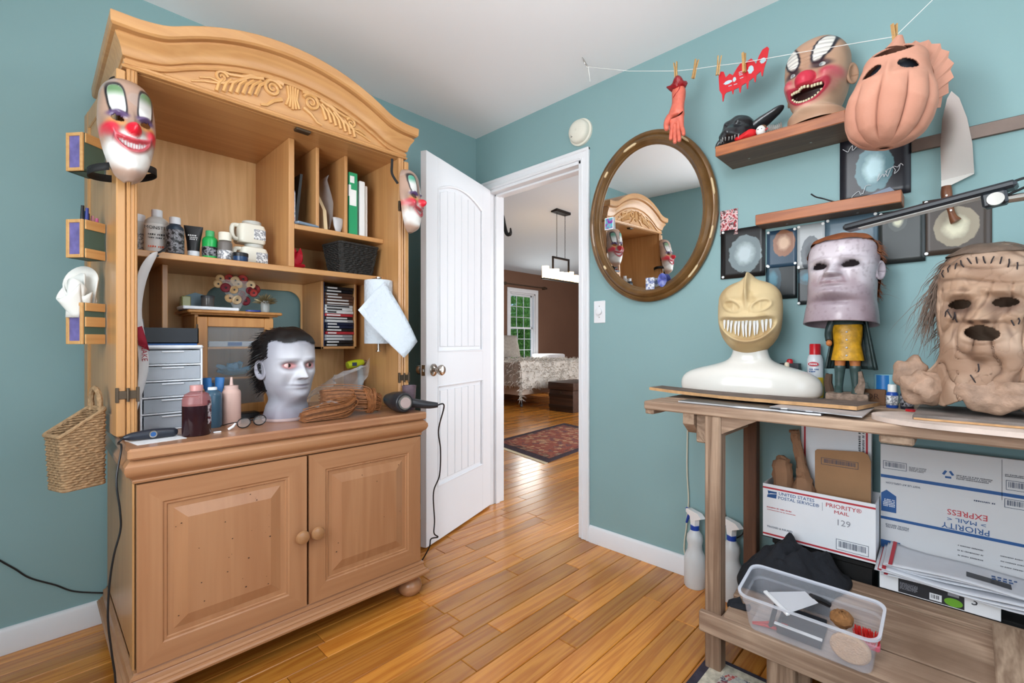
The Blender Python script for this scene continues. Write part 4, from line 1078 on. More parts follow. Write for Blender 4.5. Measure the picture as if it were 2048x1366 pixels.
MB().prism([(-.052, -.03), (.052, -.055), (.052, .055), (-.052, .03)], -.0008, .0008, 'z').build('blade', M('scraper_blade', (206, 208, 214), rough=.35), t)
MB().box((.046, -.06, -.004), (.058, .06, .004), .002).build('edge_grip', m_trim, t)
MB().tube([(-.05, 0, 0), (-.075, 0, -.012), (-.10, 0, -.03)], [.011, .009, .008], 10).build('handle', m_black, t)
t = tt_('black_tray', 'small black tray lying inside the clear tub', 'tray', .0, .02, .006)
MB().box((-.045, -.055, 0), (.045, .055, .003), .001).box((-.045, -.055, 0), (-.042, .055, .03)).box((.042, -.055, 0), (.045, .055, .03)).box((-.045, .052, 0), (.045, .055, .03)).build('body', M('tray_grey', (52, 54, 60), rough=.4), t)
MB().box((-.05, -.06, .03), (-.040, .06, .034), .001).build('lip', m_trim, t)
t = tt_('marker', 'black marker with white writing at the left in the tub', 'marker', -.035, .085, .05, rx=.25)
MB().lathe([(.001, -.045), (.006, -.045), (.0065, .02), (.006, .022), (.0062, .045), (.001, .046)], n=14).build('barrel', m_charcoal, t)
t = tt_('pliers', 'red handled pliers on the floor of the tub', 'pliers', -.03, .10, .010, rz=.4)
for s in (-1, 1): MB().tube([(s * .004, -.05, 0), (s * .012, -.02, 0), (s * .004, .02, 0), (s * .003, .045, 0)], [.004, .005, .004, .002], 8).build('handle', M('red_grip', (190, 40, 36), rough=.5), t)
# spray bottles by the baseboard
m_hdpe = M('spray_translucent', (222, 226, 228), rough=.35, alpha=.82)
m_spraywhite = M('spray_white', (238, 238, 238), rough=.4); m_sprayblue = M('spray_blue', (28, 66, 160), rough=.4)
def spray(label, x, y, s=1.0, rz=0.0, cordless=True):
    t = thing('spray_bottle', label, 'spray bottle', (x, y, 0), rz, scale=s)
    MB().lathe([(.001, 0), (.038, 0), (.041, .006), (.041, .11), (.038, .125), (.029, .145), (.027, .165), (.031, .185), (.029, .205), (.018, .222), (.014, .232), (.001, .232)], n=28).build('bottle', m_hdpe, t)
    MB().lathe([(.001, .226), (.017, .226), (.017, .244), (.001, .244)], n=20).build('collar', m_sprayblue, t)
    MB().prism([(-.012, .244), (.012, .244), (.014, .268), (.052, .286), (.030, .300), (-.035, .302), (-.042, .298), (-.042, .286), (-.018, .276)], -.011, .011, 'y').build('head', m_spraywhite, t)
    MB().tube([(-.030, 0, .284), (-.040, 0, .262), (-.052, 0, .236)], [.007, .006, .004], 10).build('trigger', m_sprayblue, t)
    MB().tube([(-.036, 0, .294), (-.050, 0, .294)], [.008, .0065], 12).build('nozzle', m_sprayblue, t)
    MB().tube([(0, 0, .225), (.01, 0, .02)], .0025, 6).build('dip_tube', m_spraywhite, t)
spray('translucent spray bottle left of the bench leg', -.062, -1.507, 1.08, 4.2)
spray('translucent spray bottle between the bench legs', -.062, -1.660, 1.08, 4.2)
# cords by the bench
def cord(name, label, pts, r, mat, cat='cord'):
    p = smooth_pts(pts, 8); q = MB().tube(p, r, 7); o = q.build(name, mat, None, label=label, cat=cat, loc=p[0]); return o
m_cream = M('cream_cord', (214, 206, 184), rough=.5)
cord('extension_cord', 'cream cord hanging down the wall to the floor beside the bench', [PX(1375, 860, -.012), PX(1374, 940, -.012), PX(1377, 1000, -.012), PX(1373, 1050, -.013), PX(1372, 1115, -.016), (-.016, -1.575, .004), (-.016, -1.60, .004)], .0028, m_cream)
cord('power_cable', 'black cord looping behind the bench legs', [PX(1448, 950, -.008), PX(1447, 1000, -.008), PX(1452, 1040, -.010), PX(1462, 1075, -.02), PX(1485, 1068, -.03), PX(1493, 1040, -.03), PX(1490, 1120, -.03), (-.03, -1.70, .006)], .003, m_black)
# floor rug corner
def RUG(name, bgc, cols, scale):
    m, N, L, B = newmat(name)
    tc = N.new('ShaderNodeTexCoord'); v = N.new('ShaderNodeTexVoronoi'); v.inputs['Scale'].default_value = scale
    L.new(tc.outputs['Object'], v.inputs['Vector'])
    sx = N.new('ShaderNodeSeparateColor'); L.new(v.outputs['Color'], sx.inputs[0])
    cr = N.new('ShaderNodeValToRGB'); cr.color_ramp.interpolation = 'CONSTANT'; e = cr.color_ramp.elements
    while len(e) < len(cols): e.new(.5)
    for i, c in enumerate(cols): e[i].position = i / len(cols); e[i].color = lin(c)
    L.new(sx.outputs[0], cr.inputs[0])
    n = N.new('ShaderNodeTexNoise'); n.inputs['Scale'].default_value = scale * 6; L.new(tc.outputs['Object'], n.inputs['Vector'])
    mx = N.new('ShaderNodeMix'); mx.data_type = 'RGBA'; mx.inputs[7].default_value = lin(bgc)
    mr = N.new('ShaderNodeMapRange'); mr.inputs['From Min'].default_value = .45; mr.inputs['From Max'].default_value = .6; L.new(n.outputs['Fac'], mr.inputs['Value'])
    L.new(mr.outputs[0], mx.inputs[0]); L.new(cr.outputs[0], mx.inputs[6]); L.new(mx.outputs[2], B.inputs['Base Color'])
    B.inputs['Roughness'].default_value = .95
    bp = N.new('ShaderNodeBump'); bp.inputs['Strength'].default_value = .4; bp.inputs['Distance'].default_value = .003; L.new(n.outputs['Fac'], bp.inputs['Height']); L.new(bp.outputs[0], B.inputs['Normal'])
    return m
m_rug1 = RUG('rug_floral', (170, 166, 156), [(150, 150, 146), (158, 66, 62), (168, 164, 150), (60, 58, 78), (176, 172, 160), (120, 60, 66)], 26)
m_rugdark = M('rug_border', (52, 46, 58), rough=.95, var=.4, vscale=40, bump=.3, bscale=200)
R0 = PZ(1412, 1297, .0)   # near corner of the rug
t = thing('floor_rug', 'floral area rug with dark border poking out below the bench', 'rug', (R0.x - .3, R0.y - .5, 0))
MB().box((-.475, -1.73, .0005), (-1.6, -3.4, .007), .002).build('border', m_rugdark, t, w=True)
MB().box((-.495, -1.757, .006), (-1.58, -3.38, .0085), .001).build('guard_band', M('rug_cream', (186, 178, 160), rough=.95, var=.4, vscale=60), t, w=True)
MB().box((-.53, -1.80, .0065), (-1.54, -3.33, .0092), .001).build('field', m_rug1, t, w=True)

# ================================================================== BENCH TOP ITEMS
m_porc = M('glossy_white_bust', (226, 222, 214), rough=.18, coat=.4, var=.02, vscale=8)
# spray cans and boxes at the back
t = thing('aerosol_can', 'white aerosol can with red cap behind the white bust', 'can', (-.037, -1.950, BT))
MB().lathe([(.001, 0), (.025, 0), (.026, .003), (.026, .143), (.022, .158), (.017, .164), (.001, .164)], (-.037, -1.950, BT), 26).build('body', M('can_white', (222, 226, 230), rough=.25), t, w=True)
MB().lathe([(.0263, .004), (.0265, .005), (.0265, .078), (.0263, .079)], (-.037, -1.950, BT), 26, cap=False).build('yellow_band', M('can_yellow', (226, 190, 30), rough=.3), t, w=True)
MB().lathe([(.001, .162), (.018, .162), (.018, .200), (.016, .203), (.001, .203)], (-.037, -1.950, BT), 24).build('cap', M('cap_red', (206, 30, 40), rough=.3), t, w=True)
MB().prism([(-1.950 + .017 * math.cos(2 * PI * i / 20), BT + .128 + .0085 * math.sin(2 * PI * i / 20)) for i in range(20)], -.0655, -.0625, 'x').build('oval_badge', m_red, t, w=True, smooth=0)
fmicro(t, -.0657, -1.950, BT + .128, .024, .0055, m_bwhite); fmicro(t, -.0645, -1.950, BT + .105, .026, .0055, m_blue, lines=2)
t = thing('black_carton', 'small black carton beside the aerosol can', 'box', (-.035, -1.868, BT))
MB().box((-.055, -1.835, BT), (-.015, -1.900, BT + .128), .001).build('body', m_charcoal, t, w=True)
for z, w_ in ((.10, .05), (.085, .05), (.06, .04)): fpatch(t, -.055, -1.845, -1.845 - w_, BT + z, BT + z + .0025, m_lgrey, 'label_line')
t = thing('spare_red_cap', 'small red cap resting on the black carton', 'cap', (-.035, -1.866, BT + .128))
MB().lathe([(.001, 0), (.0115, 0), (.0105, .012), (.007, .016), (.001, .017)], (-.035, -1.866, BT + .128), 16).build('shell', M('cap_red', (206, 30, 40)), t, w=True)
# flat blue sheet? small paint pots beside the figurine
def pot(label, x, y, r, h, body, cap, z=BT, group=None, capr=.75, caph=.022, name='paint_bottle', lab=None, text_=None):
    t = thing(name, label, 'bottle', (x, y, z), group=group)
    MB().lathe([(.001, 0), (r * .95, 0), (r, .003), (r, h * .86), (r * .86, h * .95), (r * .6, h), (.001, h)], n=24).build('body', body, t)
    MB().lathe([(.001, h - .004), (r * capr, h - .004), (r * capr, h + caph - .003), (r * capr * .92, h + caph), (.001, h + caph)], n=24).build('cap', cap, t)
    if lab: MB().lathe([(r + .0004, h * .18), (r + .0006, h * .19), (r + .0006, h * .75), (r + .0004, h * .76)], n=24, cap=False).build('label', lab, t)
    return t
m_pblue = M('paint_blue', (30, 74, 160), rough=.3); m_pdark = M('paint_dark', (30, 34, 44), rough=.3); m_wcap = M('white_cap', (236, 236, 232), rough=.4)
m_lablk = RGBN('black_label_print', [(24, 24, 28), (30, 30, 34), (150, 150, 156), (28, 28, 32)], 120)
m_labwh = RGBN('white_label_print', [(226, 226, 226), (230, 230, 230), (90, 94, 104), (226, 226, 228)], 110)
pot('squat blue paint bottle with a white cap beside the stone block', -.165, -2.185, .0155, .052, m_pblue, m_wcap, lab=m_labwh)
pot('dark paint bottle right of the blue one', -.175, -2.222, .0165, .055, m_pdark, m_pdark, lab=m_lablk)
t = thing('red_plastic_disc', 'red plastic lid at the foot of the dark paint bottle', 'lid', (-.225, -2.235, BT)); MB().lathe([(.001, 0), (.017, 0), (.017, .006), (.001, .007)], (-.225, -2.238, BT), 20).build('disc', M('cap_red', (206, 30, 40)), t, w=True)
t = thing('glass_jar', 'small clear jar behind the figurine', 'jar', (-.05, -2.09, BT)); MB().lathe([(.001, 0), (.022, 0), (.024, .004), (.024, .05), (.02, .06), (.02, .068), (.001, .068)], (-.05, -2.09, BT), 22).build('body', M('jar_clear', (200, 214, 214), rough=.1, alpha=.45), t, w=True)
m_can = M('can_pale_blue', (150, 200, 214), rough=.35)
t = thing('printed_can', 'pale blue can with a small portrait print beside the blue bottle', 'can', (-.06, -2.155, BT))
MB().lathe([(.001, 0), (.028, 0), (.028, .098), (.026, .1), (.001, .1)], (-.06, -2.155, BT), 26).build('body', m_can, t, w=True)
MB().grid([[(-.06 - .0285 * math.cos(a), -2.155 - .0285 * math.sin(a) , BT + z) for a in np.linspace(-.75, .55, 8)] for z in (.045, .098)]).build('portrait_print', PORT('canprint', (40, 120, 190), (216, 110, 80), (40, 26, 26), -.02, .07, .02, .02, 5), t, w=True)
t = thing('wood_block', 'small brown wooden block with stamped letters behind the blue bottle', 'block', (-.11, -2.13, BT))
MB().box((-.125, -2.095, BT), (-.105, -2.165, BT + .052), .002).build('body', M('brown_block', (112, 76, 48), rough=.7, var=.2, vscale=20), t, w=True)
ftext(t, 'OR', -.125, -2.13, BT + .028, .026, M('burnt_letters', (66, 40, 24), rough=.8))
# dark bottles by the right edge
for k, (px, lbl) in enumerate(((2032, 'dark paint bottle with black cap above the wrinkled mask'),)):
    pass
# ================================================================== HEADS AND MASKS
def G(a, s): return np.exp(-(a / s) ** 2)
def sstep(a, b, x): t = np.clip((x - a) / (b - a), 0, 1); return t * t * (3 - 2 * t)
_pw = np.random.default_rng(11)
_dirs = _pw.normal(size=(28, 3)); _dirs /= np.linalg.norm(_dirs, axis=1)[:, None]; _ph = _pw.uniform(0, 6.28, 28); _fr = _pw.uniform(.6, 1.6, 28)
def vnoise(P, scale, k=28):
    """cheap smooth noise about -1..1"""
    o = np.zeros(P.shape[:-1])
    for i in range(k): o += np.sin((P @ _dirs[i]) * scale * _fr[i] + _ph[i])
    return o / (k * .5) ** .5
def ell(x, z, cx, cz, rx, rz, soft=.25):
    d = np.sqrt(((x - cx) / rx) ** 2 + ((z - cz) / rz) ** 2); return 1 - sstep(1 - soft, 1 + soft, d)
class Head:
    """lathe-like head: knots (z, half width, front, back); dome above the last knot. Front looks to -Y."""
    def __init__(s, knots, dome, R=96, C=132, p=.88, arc=PI, top=.86):
        k = np.array(knots, float); zz = k[:, 0]
        nd = int(R * .30); nb = R - nd
        zb = np.linspace(zz[0], zz[-1], nb)
        def cr(col):
            v = np.interp(np.linspace(zz[0], zz[-1], 200), zz, k[:, col]); w = np.hanning(25); w /= w.sum()
            v2 = np.convolve(np.pad(v, 12, mode='edge'), w, mode='valid'); return np.interp(zb, np.linspace(zz[0], zz[-1], 200), v2)
        hw, fr, bk = cr(1), cr(2), cr(3)
        ph = np.linspace(0, PI / 2, nd + 1)[1:]
        z = np.concatenate([zb, zz[-1] + dome * np.sin(ph)])
        sc = np.cos(ph) ** top + 1e-3
        hw = np.concatenate([hw, hw[-1] * sc]); fr = np.concatenate([fr, fr[-1] * sc]); bk = np.concatenate([bk, bk[-1] * sc])
        t = np.linspace(-1, 1, C); th = arc * t * (.55 + .45 * t * t)
        S, Cc = np.sin(th), np.cos(th)
        s.th = np.broadcast_to(th, (R, C)).copy()
        x = hw[:, None] * np.sign(S) * np.abs(S) ** p
        y = np.where(Cc > 0, -fr[:, None] * np.abs(Cc) ** p, bk[:, None] * np.abs(Cc) ** p)
        s.V = np.stack([x, y, np.broadcast_to(z[:, None], x.shape)], -1)
        s.R, s.C = R, C; s.full = arc >= PI - 1e-6
        s.x, s.z = s.V[..., 0].copy(), s.V[..., 2].copy()
        s.fw = sstep(-.15, .35, np.cos(s.th))
        s.col = np.ones((R, C, 3)); s.keep = np.ones((R - 1, C - 1), bool)
    def normals(s):
        du = np.gradient(s.V, axis=1); dv = np.gradient(s.V, axis=0); n = np.cross(du, dv)
        return n / (np.linalg.norm(n, axis=-1, keepdims=True) + 1e-9)
    def push(s, d):
        """outward along the current normals"""
        n = s.normals(); s.V = s.V + n * d[..., None]; return s
    def fwd(s, d): s.V[..., 1] -= d * s.fw; return s
    def paint(s, c, m): 
        c = np.array(lin(c)[:3]); s.col = s.col * (1 - m[..., None]) + c * m[..., None]; return s
    def hole(s, m): 
        f = (m[:-1, :-1] + m[1:, :-1] + m[:-1, 1:] + m[1:, 1:]) / 4; s.keep &= f < .5; return s
    def faces(s, keep=None):
        k = s.keep if keep is None else keep
        i, j = np.nonzero(k); a = i * s.C + j
        return np.stack([a, a + 1, a + s.C + 1, a + s.C], -1).tolist()
    def build(s, name, mat, parent, solid=.003, keep=None, V=None, col=None):
        b = MB(); b.v = (s.V if V is None else V).reshape(-1, 3).tolist(); b.f = s.faces(keep)
        cc = (s.col if col is None else col).reshape(-1, 3); b.c = [tuple(q) + (1.0,) for q in cc.tolist()]; b.fm = [0] * len(b.f)
        o = b.build(name, mat, parent, cols=True, solid=0, fix=False, smooth=180)
        bm = bmesh.new(); bm.from_mesh(o.data); bmesh.ops.delete(bm, geom=[v for v in bm.verts if not v.link_faces], context='VERTS')
        if s.full: bmesh.ops.remove_doubles(bm, verts=bm.verts[:], dist=1e-6)
        bm.to_mesh(o.data); bm.free()
        if solid:
            md = o.modifiers.new('thickness', 'SOLIDIFY'); md.thickness = solid; md.offset = 1 if False else -1
        return o
    def at(s, x, z):
        """front surface point nearest to (x, z)"""
        d = (s.V[..., 0] - x) ** 2 + (s.V[..., 2] - z) ** 2 + np.where(np.cos(s.th) > .05, 0, 9); i = np.unravel_index(d.argmin(), d.shape)
        return Vector(s.V[i]), Vector(s.normals()[i])
def human(h, S=1.0, amp=1.0, nose=1.0, brow=1.0, lips=1.0, socket=1.0, z0=0.0, SX=None):
    """neutral face relief, chin at z0, crown at z0 + .245 S"""
    x, z = h.x / (SX or S), (h.z - z0) / S; a = np.abs(x); d = 0
    d = d + brow * .006 * G(a - .03, .024) * G(z - .138, .010)
    d = d - socket * .012 * G(a - .034, .019) * G(z - .118, .012)
    ramp = np.clip((.134 - z) / .06, 0, 1); below = np.where(z < .078, G(z - .078, .0065), 1.0)
    wn = .0075 + .007 * ramp
    d = d + nose * .026 * ramp ** 1.1 * below * np.exp(-(x / wn) ** 2)
    d = d + nose * .007 * G(a - .0145, .006) * G(z - .080, .007)
    d = d + .007 * G(a - .050, .02) * G(z - .095, .02) - .004 * G(a - .045, .016) * G(z - .055, .02)
    d = d + lips * (.0055 * G(x, .024) * G(z - .0535, .0048) + .0062 * G(x, .021) * G(z - .0425, .0055) - .0045 * G(x, .026) * G(z - .0482, .0022))
    d = d + .010 * G(x, .024) * G(z - .016, .015) - .004 * G(x, .02) * G(z - .031, .006)
    d = d - .002 * G(a - (.03 + (.08 - z) * .25), .004) * sstep(.04, .05, z) * (1 - sstep(.08, .09, z))
    h.fwd(d * S * amp); return x, z
m_latex = M('painted_latex', attr=True, rough=.42, spec=.4, bump=.12, bscale=120, bdist=.002)
m_latexgloss = M('painted_latex_gloss', attr=True, rough=.28, spec=.5, bump=.06, bscale=160, bdist=.002, coat=.1)
m_latexmatt = M('painted_latex_matt', attr=True, rough=.6, spec=.3, bump=.3, bscale=90, bdist=.003)
def ear(parent, h, side, zc, S, col, tilt=0.15, y=.01):
    """ear: curled rim with hollow"""
    c0 = np.array(lin(col)[:3]); g = []; cs = []
    n, m = 22, 7
    hwid = np.interp(zc, h.z[:, h.C // 2], np.abs(h.V[..., 0]).max(axis=1)) * .965
    for i in range(n + 1):
        a = 2 * PI * i / n; r = []
        for j in range(m + 1):
            t = j / m; k = 1 - .82 * t; back = .5 + .5 * math.cos(a)
            lift = S * (.002 + .017 * back * (1 - .9 * t) + .0045 * math.sin(PI * min(t * 2.2, 1)) - .004 * math.sin(PI * max(0, t * 1.4 - .4)))
            r.append((side * (hwid + lift - .003), y + .021 * S * k * math.cos(a) + tilt * .034 * S * k * math.sin(a), zc + .034 * S * k * math.sin(a) * (1.1 if math.sin(a) > 0 else .95)))
            cs.append(tuple(c0 * (1 - .35 * max(0, t - .4))) + (1,))
        g.append(r)
    b = MB().grid(g); b.c = cs; o = b.build('ear', m_latex, parent, cols=True, solid=.004 * S, smooth=180); return o
def strands(parent, roots, name, mat, length, flow, r=.0011, n=5, seed=1, curl=.006, droop=.3):
    """roots: list of (point, normal); flow(p, nrm) -> direction"""
    rnd = random.Random(seed); b = MB()
    for p, nrm in roots:
        d = (flow(p, nrm) + Vector((rnd.gauss(0, .18), rnd.gauss(0, .18), rnd.gauss(0, .18)))).normalized(); L = length * rnd.uniform(.6, 1.25)
        q = p - nrm * .002; pts = [q]
        for k in range(1, n):
            d2 = (d + nrm * (.25 * (1 - k / n)) + Vector((0, 0, -droop * (k / n) ** 1.5)) + Vector((rnd.gauss(0, curl * 12), rnd.gauss(0, curl * 12), rnd.gauss(0, curl * 12)))).normalized()
            q = q + d2 * (L / (n - 1)); pts.append(q)
        b.tube(pts, [r * (1.25 - 1.1 * k / (n - 1)) for k in range(n)], 3, cap=False)
    return b.build(name, mat, parent, kind='stuff', smooth=0, fix=False)
def roots_of(h, mask, n, seed=1):
    rnd = random.Random(seed); idx = np.argwhere(mask); N = h.normals(); o = []
    # weight by cell area so the crown is not over-dense
    ar = np.linalg.norm(np.gradient(h.V, axis=1), axis=-1) * np.linalg.norm(np.gradient(h.V, axis=0), axis=-1); w = [ar[i, j] for i, j in idx]
    for i, j in rnd.choices(idx.tolist(), weights=w, k=n):
        jit = Vector((rnd.gauss(0, .001), rnd.gauss(0, .001), rnd.gauss(0, .001))); o.append((Vector(h.V[i, j]) + jit, Vector(N[i, j])))
    return o
KN = [(-.09, .058, .050, .060), (-.06, .056, .048, .062), (-.03, .058, .052, .066), (-.012, .050, .070, .070), (.004, .050, .083, .074), (.03, .062, .088, .082), (.06, .071, .088, .09), (.09, .076, .088, .096), (.12, .079, .088, .100), (.15, .080, .089, .102), (.175, .079, .086, .100)]
def scaled(kn, s, sw=1.0, sf=1.0): return [(z * s, w * s * sw, f * s * sf, b * s * sf) for z, w, f, b in kn]
def eyeball(parent, p, r, white, iris, pupil=(10, 8, 8), look=(0, -1, 0)):
    n, m = 20, 14; b = MB(); b.sphere((0, 0, 0), r, n, m); L = Vector(look).normalized(); cs = []
    for v in b.v:
        d = Vector(v).normalized().dot(L); cs.append(lin(pupil) if d > .965 else lin(iris) if d > .86 else lin(white))
    b.c = cs; b.v = [tuple(Vector(v) + Vector(p)) for v in b.v]
    return b.build('eye', M('wet_eye', attr=True, rough=.08, spec=.6), parent, cols=True, smooth=180)

# ---- 1. pale head with swept black hair on the counter
S = 1.06; SX = S * 1.10
t = thing('mask_head', 'pale grey mask head with swept black hair on the oak counter', 'mask', (-1.395, -.492, CZ), .16)
Zc = .083
kn = [(z * S + Zc, w * SX, f * S * 1.06, b * S) for z, w, f, b in KN]; kn[0] = (.012, .084, .074, .078); kn[1] = (.03, .078, .068, .074); kn[2] = (.055, .072, .066, .072)
h = Head(kn, .072 * S)
x, z = human(h, S, z0=Zc, amp=1.15, nose=1.4, brow=1.5, lips=1.7, socket=1.3, SX=SX)
a = np.abs(x)
h.col[:] = np.array(lin((158, 158, 168))[:3])
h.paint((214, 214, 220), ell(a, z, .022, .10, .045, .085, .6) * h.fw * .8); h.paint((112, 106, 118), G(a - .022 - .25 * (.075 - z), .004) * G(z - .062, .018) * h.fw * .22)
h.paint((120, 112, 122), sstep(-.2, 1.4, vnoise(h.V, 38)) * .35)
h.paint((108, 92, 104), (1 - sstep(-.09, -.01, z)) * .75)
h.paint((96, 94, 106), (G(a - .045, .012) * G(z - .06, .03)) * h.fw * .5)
h.paint((96, 74, 82), ell(a, z, .034, .117, .025, .016, .5) * h.fw * .8); h.paint((196, 130, 128), ell(a, z, .034, .1165, .0185, .0095, .3) * h.fw * .8)
h.paint((100, 84, 96), G(x, .026) * G(z - .048, .006) * h.fw * .8)
h.paint((90, 86, 96), ell(a, z, .034, .140, .026, .004, .6) * h.fw * .45)
h.paint((70, 62, 72), ell(a, z, .010, .072, .006, .004, .6) * h.fw * .8)
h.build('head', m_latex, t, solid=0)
for s_ in (-1, 1):
    p, nn = h.at(s_ * .034 * SX, Zc + .1165 * S); eyeball(t, p + Vector((0, .0085, 0)), .0158 * S, (222, 182, 178), (60, 44, 40), look=(.25, -1, .0))
    ear(t, h, s_, Zc + .10 * S, S, (150, 148, 158), y=.012)
m_bhair = M('black_hair', (20, 19, 20), rough=.45)
hm = (z > .165 + .0 * x) | ((np.cos(h.th) < .30) & (z > .145)) | ((np.cos(h.th) < -.05) & (z > .03))
hm &= ~((np.cos(h.th) > .3) & (z < .196 + .006 * vnoise(h.V, 60) + .006 * np.cos(h.th * 5)))
cap = h.V + h.normals() * (.006 + .002 * vnoise(h.V, 90))[..., None]
h.build('hair_cap', m_bhair, t, solid=0, keep=(hm[:-1, :-1] & hm[1:, 1:] & hm[:-1, 1:] & hm[1:, :-1]), V=cap)
strands(t, roots_of(h, hm, 2200, 3), 'hair', m_bhair, .05, lambda p, n: (Vector((0, 1.0, -.35)) + n * .28), r=.0016, curl=.010, droop=.5)
b = MB().lathe([(.001, 0), (.085, 0), (.088, .004), (.086, .012), (.078, .014), (.001, .014)], n=40, sy=.9); b.build('base_disc', M('latex_base', (170, 146, 142), rough=.5, var=.15, vscale=30), t)

# ---- 2. pale mask with auburn hair, propped on the figurine
S = .91; SX = .95 * 1.32
tm = Matrix.Rotation(-1.69, 3, 'Z') @ Matrix.Rotation(-.13, 3, 'X')
t = thing('pale_mask', 'pale lavender-white mask with auburn hair propped on the figurine', 'mask', (-.165, -2.048, 1.136), rot=tm)
Zc = .066
kn = [(z * S + Zc, w * SX, f * S * 1.15, b * S * 1.05) for z, w, f, b in KN]; kn[0] = (-.016, .106, .096, .094); kn[1] = (.01, .104, .090, .092); kn[2] = (.03, .102, .088, .09); kn[3] = (.048, .099, .090, .09); kn[4] = (.066, .096, .098, .09); kn[5] = (Zc + .03 * S, .0955, .100, .09); kn[6] = (Zc + .06 * S, .0965, .100, .092)
h = Head(kn, .074 * S)
x, z = human(h, S, z0=Zc, amp=1.25, nose=1.6, brow=1.7, lips=1.9, socket=1.3, SX=SX)
a = np.abs(x)
h.fwd(S * (.010 * G(x, .032) * G(z - .010, .012) - .016 * G(x, .05) * G(z + .016, .012)))
h.col[:] = np.array(lin((180, 166, 174))[:3])
h.paint((222, 214, 220), ell(a, z, .025, .10, .05, .09, .5) * h.fw * .7)
h.paint((136, 112, 120), sstep(-.4, 1.6, vnoise(h.V, 40)) * .5)
h.paint((124, 104, 110), sstep(.6, 1.8, vnoise(h.V, 380)) * .35)
h.paint((128, 104, 112), (1 - sstep(-.10, .0, z)) * .5); h.paint((112, 88, 96), G(x, .05) * G(z + .012, .013) * h.fw * .6)  # neck weathering, then shade painted in under the chin
h.paint((140, 112, 118), (G(a - .045, .012) * G(z - .06, .03)) * h.fw * .5)
h.paint((130, 100, 108), G(a - .020 - .25 * (.078 - z), .0045) * G(z - .062, .02) * h.fw * .7); h.paint((132, 104, 112), G(a - .014, .005) * sstep(.07, .08, z) * (1 - sstep(.115, .13, z)) * h.fw * .45); h.paint((110, 84, 92), G(x, .016) * G(z - .070, .004) * h.fw * .8); h.paint((136, 92, 98), G(x, .026) * G(z - .048, .007) * h.fw * .75)  # contour shade painted at folds, nose sides and under the nose; then the lips
h.paint((120, 96, 104), ell(a, z, .034, .141, .026, .005, .6) * h.fw * .4)
eyem = ell(a, z - .10 * (a - .034), .035, .1145, .0185, .0098, .02)
h.paint((60, 48, 54), ell(a, z, .035, .1145, .025, .0155, .35) * h.fw * .6)  # socket shade painted round the eye holes
h.hole(eyem * (h.fw > .6))
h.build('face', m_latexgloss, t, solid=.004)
for s_ in (-1, 1): ear(t, h, s_, Zc + .105 * S, S * 1.05, (176, 164, 172), y=.014)
m_auburn = M('auburn_hair', (138, 78, 44), rough=.5, var=.25, vscale=30)
hm = (z > .205) | ((np.cos(h.th) < .18) & (z > .165)) | ((np.cos(h.th) < -.30) & (z > .015))
cap = h.V + h.normals() * (.005 + .0015 * vnoise(h.V, 110))[..., None]
h.build('hair_cap', m_auburn, t, solid=0, keep=(hm[:-1, :-1] & hm[1:, 1:] & hm[:-1, 1:] & hm[1:, :-1]), V=cap)
strands(t, roots_of(h, hm, 1500, 5), 'hair', m_auburn, .035, lambda p, n: (Vector((0, 1.0, -.4)) + n * .3), r=.0013, curl=.012, droop=.5)
rt = roots_of(h, (np.cos(h.th) < -.6) & (z > .03) & (z < .12), 10, 8)
strands(t, rt, 'stray_hair', m_auburn, .085, lambda p, n: Vector((.9, .5, -.2)), r=.0008, n=7, curl=.02, droop=.8, seed=4)
MB().box((-.02, -.02, .10), (.02, .02, .135), .006).build('inner_prop', M('prop_dark', (40, 36, 34), rough=.8), t)

# ---- 3. cream toothy mask on the white bust
S = 1.0
t = thing('cream_mask', 'unpainted cream grinning mask with long teeth on the white bust', 'mask', (-.166, -1.762, 1.018), -1.40)
kn = [(-.012, .004, .006, .004), (-.006, .030, .036, .034), (.004, .048, .058, .052), (.016, .060, .070, .062), (.035, .078, .088, .078), (.06, .094, .098, .09), (.09, .104, .104, .10), (.12, .108, .106, .106), (.15, .110, .106, .110), (.18, .110, .104, .112), (.20, .108, .100, .110)]
h = Head(kn, .078, p=.92)
x, z = h.x, h.z; a = np.abs(x); d = 0
mz = .090 + .022 * (a / .08) ** 2                       # mouth curve, corners up
lip = np.abs(np.sqrt((x / .097) ** 2 + ((z - mz) / .044) ** 2) - 1)
d = d + .010 * G(lip, .14) - .016 * ell(x, z - .022 * (a / .08) ** 2, 0, .090, .090, .039, .12)
d = d + .010 * G(x, .03) * G(z - .142, .012) + .006 * G(a - .055, .025) * G(z - .140 - .2 * (a - .05), .010)   # bridge over the mouth
ey = z - .175 - .28 * (a - .045)
d = d + .007 * G(np.sqrt(((a - .048) / .031) ** 2 + (ey / .020) ** 2) - 1, .22) - .004 * ell(a, ey, .048, 0, .028, .017, .2)
d = d + .0045 * G(a - .045, .0022) * (np.abs(ey) < .015)
fin = G(x, .006) * sstep(.150, .20, z)
d = d + fin * (.012 + .034 * sstep(.18, .25, z)) - .003 * G(a - .008, .004) * G(z - .155, .010)
d = d + .005 * G(a - .03, .022) * G(z - .215, .012)
h.fwd(d)
up = G(h.x, .020) * sstep(.24, .278, z); h.V[..., 2] += up * .026
h.col[:] = np.array(lin((190, 160, 118))[:3])
h.paint((226, 208, 164), sstep(-.2, .9, vnoise(h.V, 26)) * .5); h.paint((168, 138, 92), sstep(.3, 1.1, vnoise(h.V, 60)) * .4)
h.paint((176, 148, 102), (1 - sstep(.0, .05, z)) * .6)
h.paint((196, 172, 124), ell(x, z - .022 * (a / .08) ** 2, 0, .09, .074, .031, .2) * h.fw * .6)
h.build('head', m_latexmatt, t, solid=.004)
m_tooth = M('white_tooth', (232, 232, 230), rough=.3)
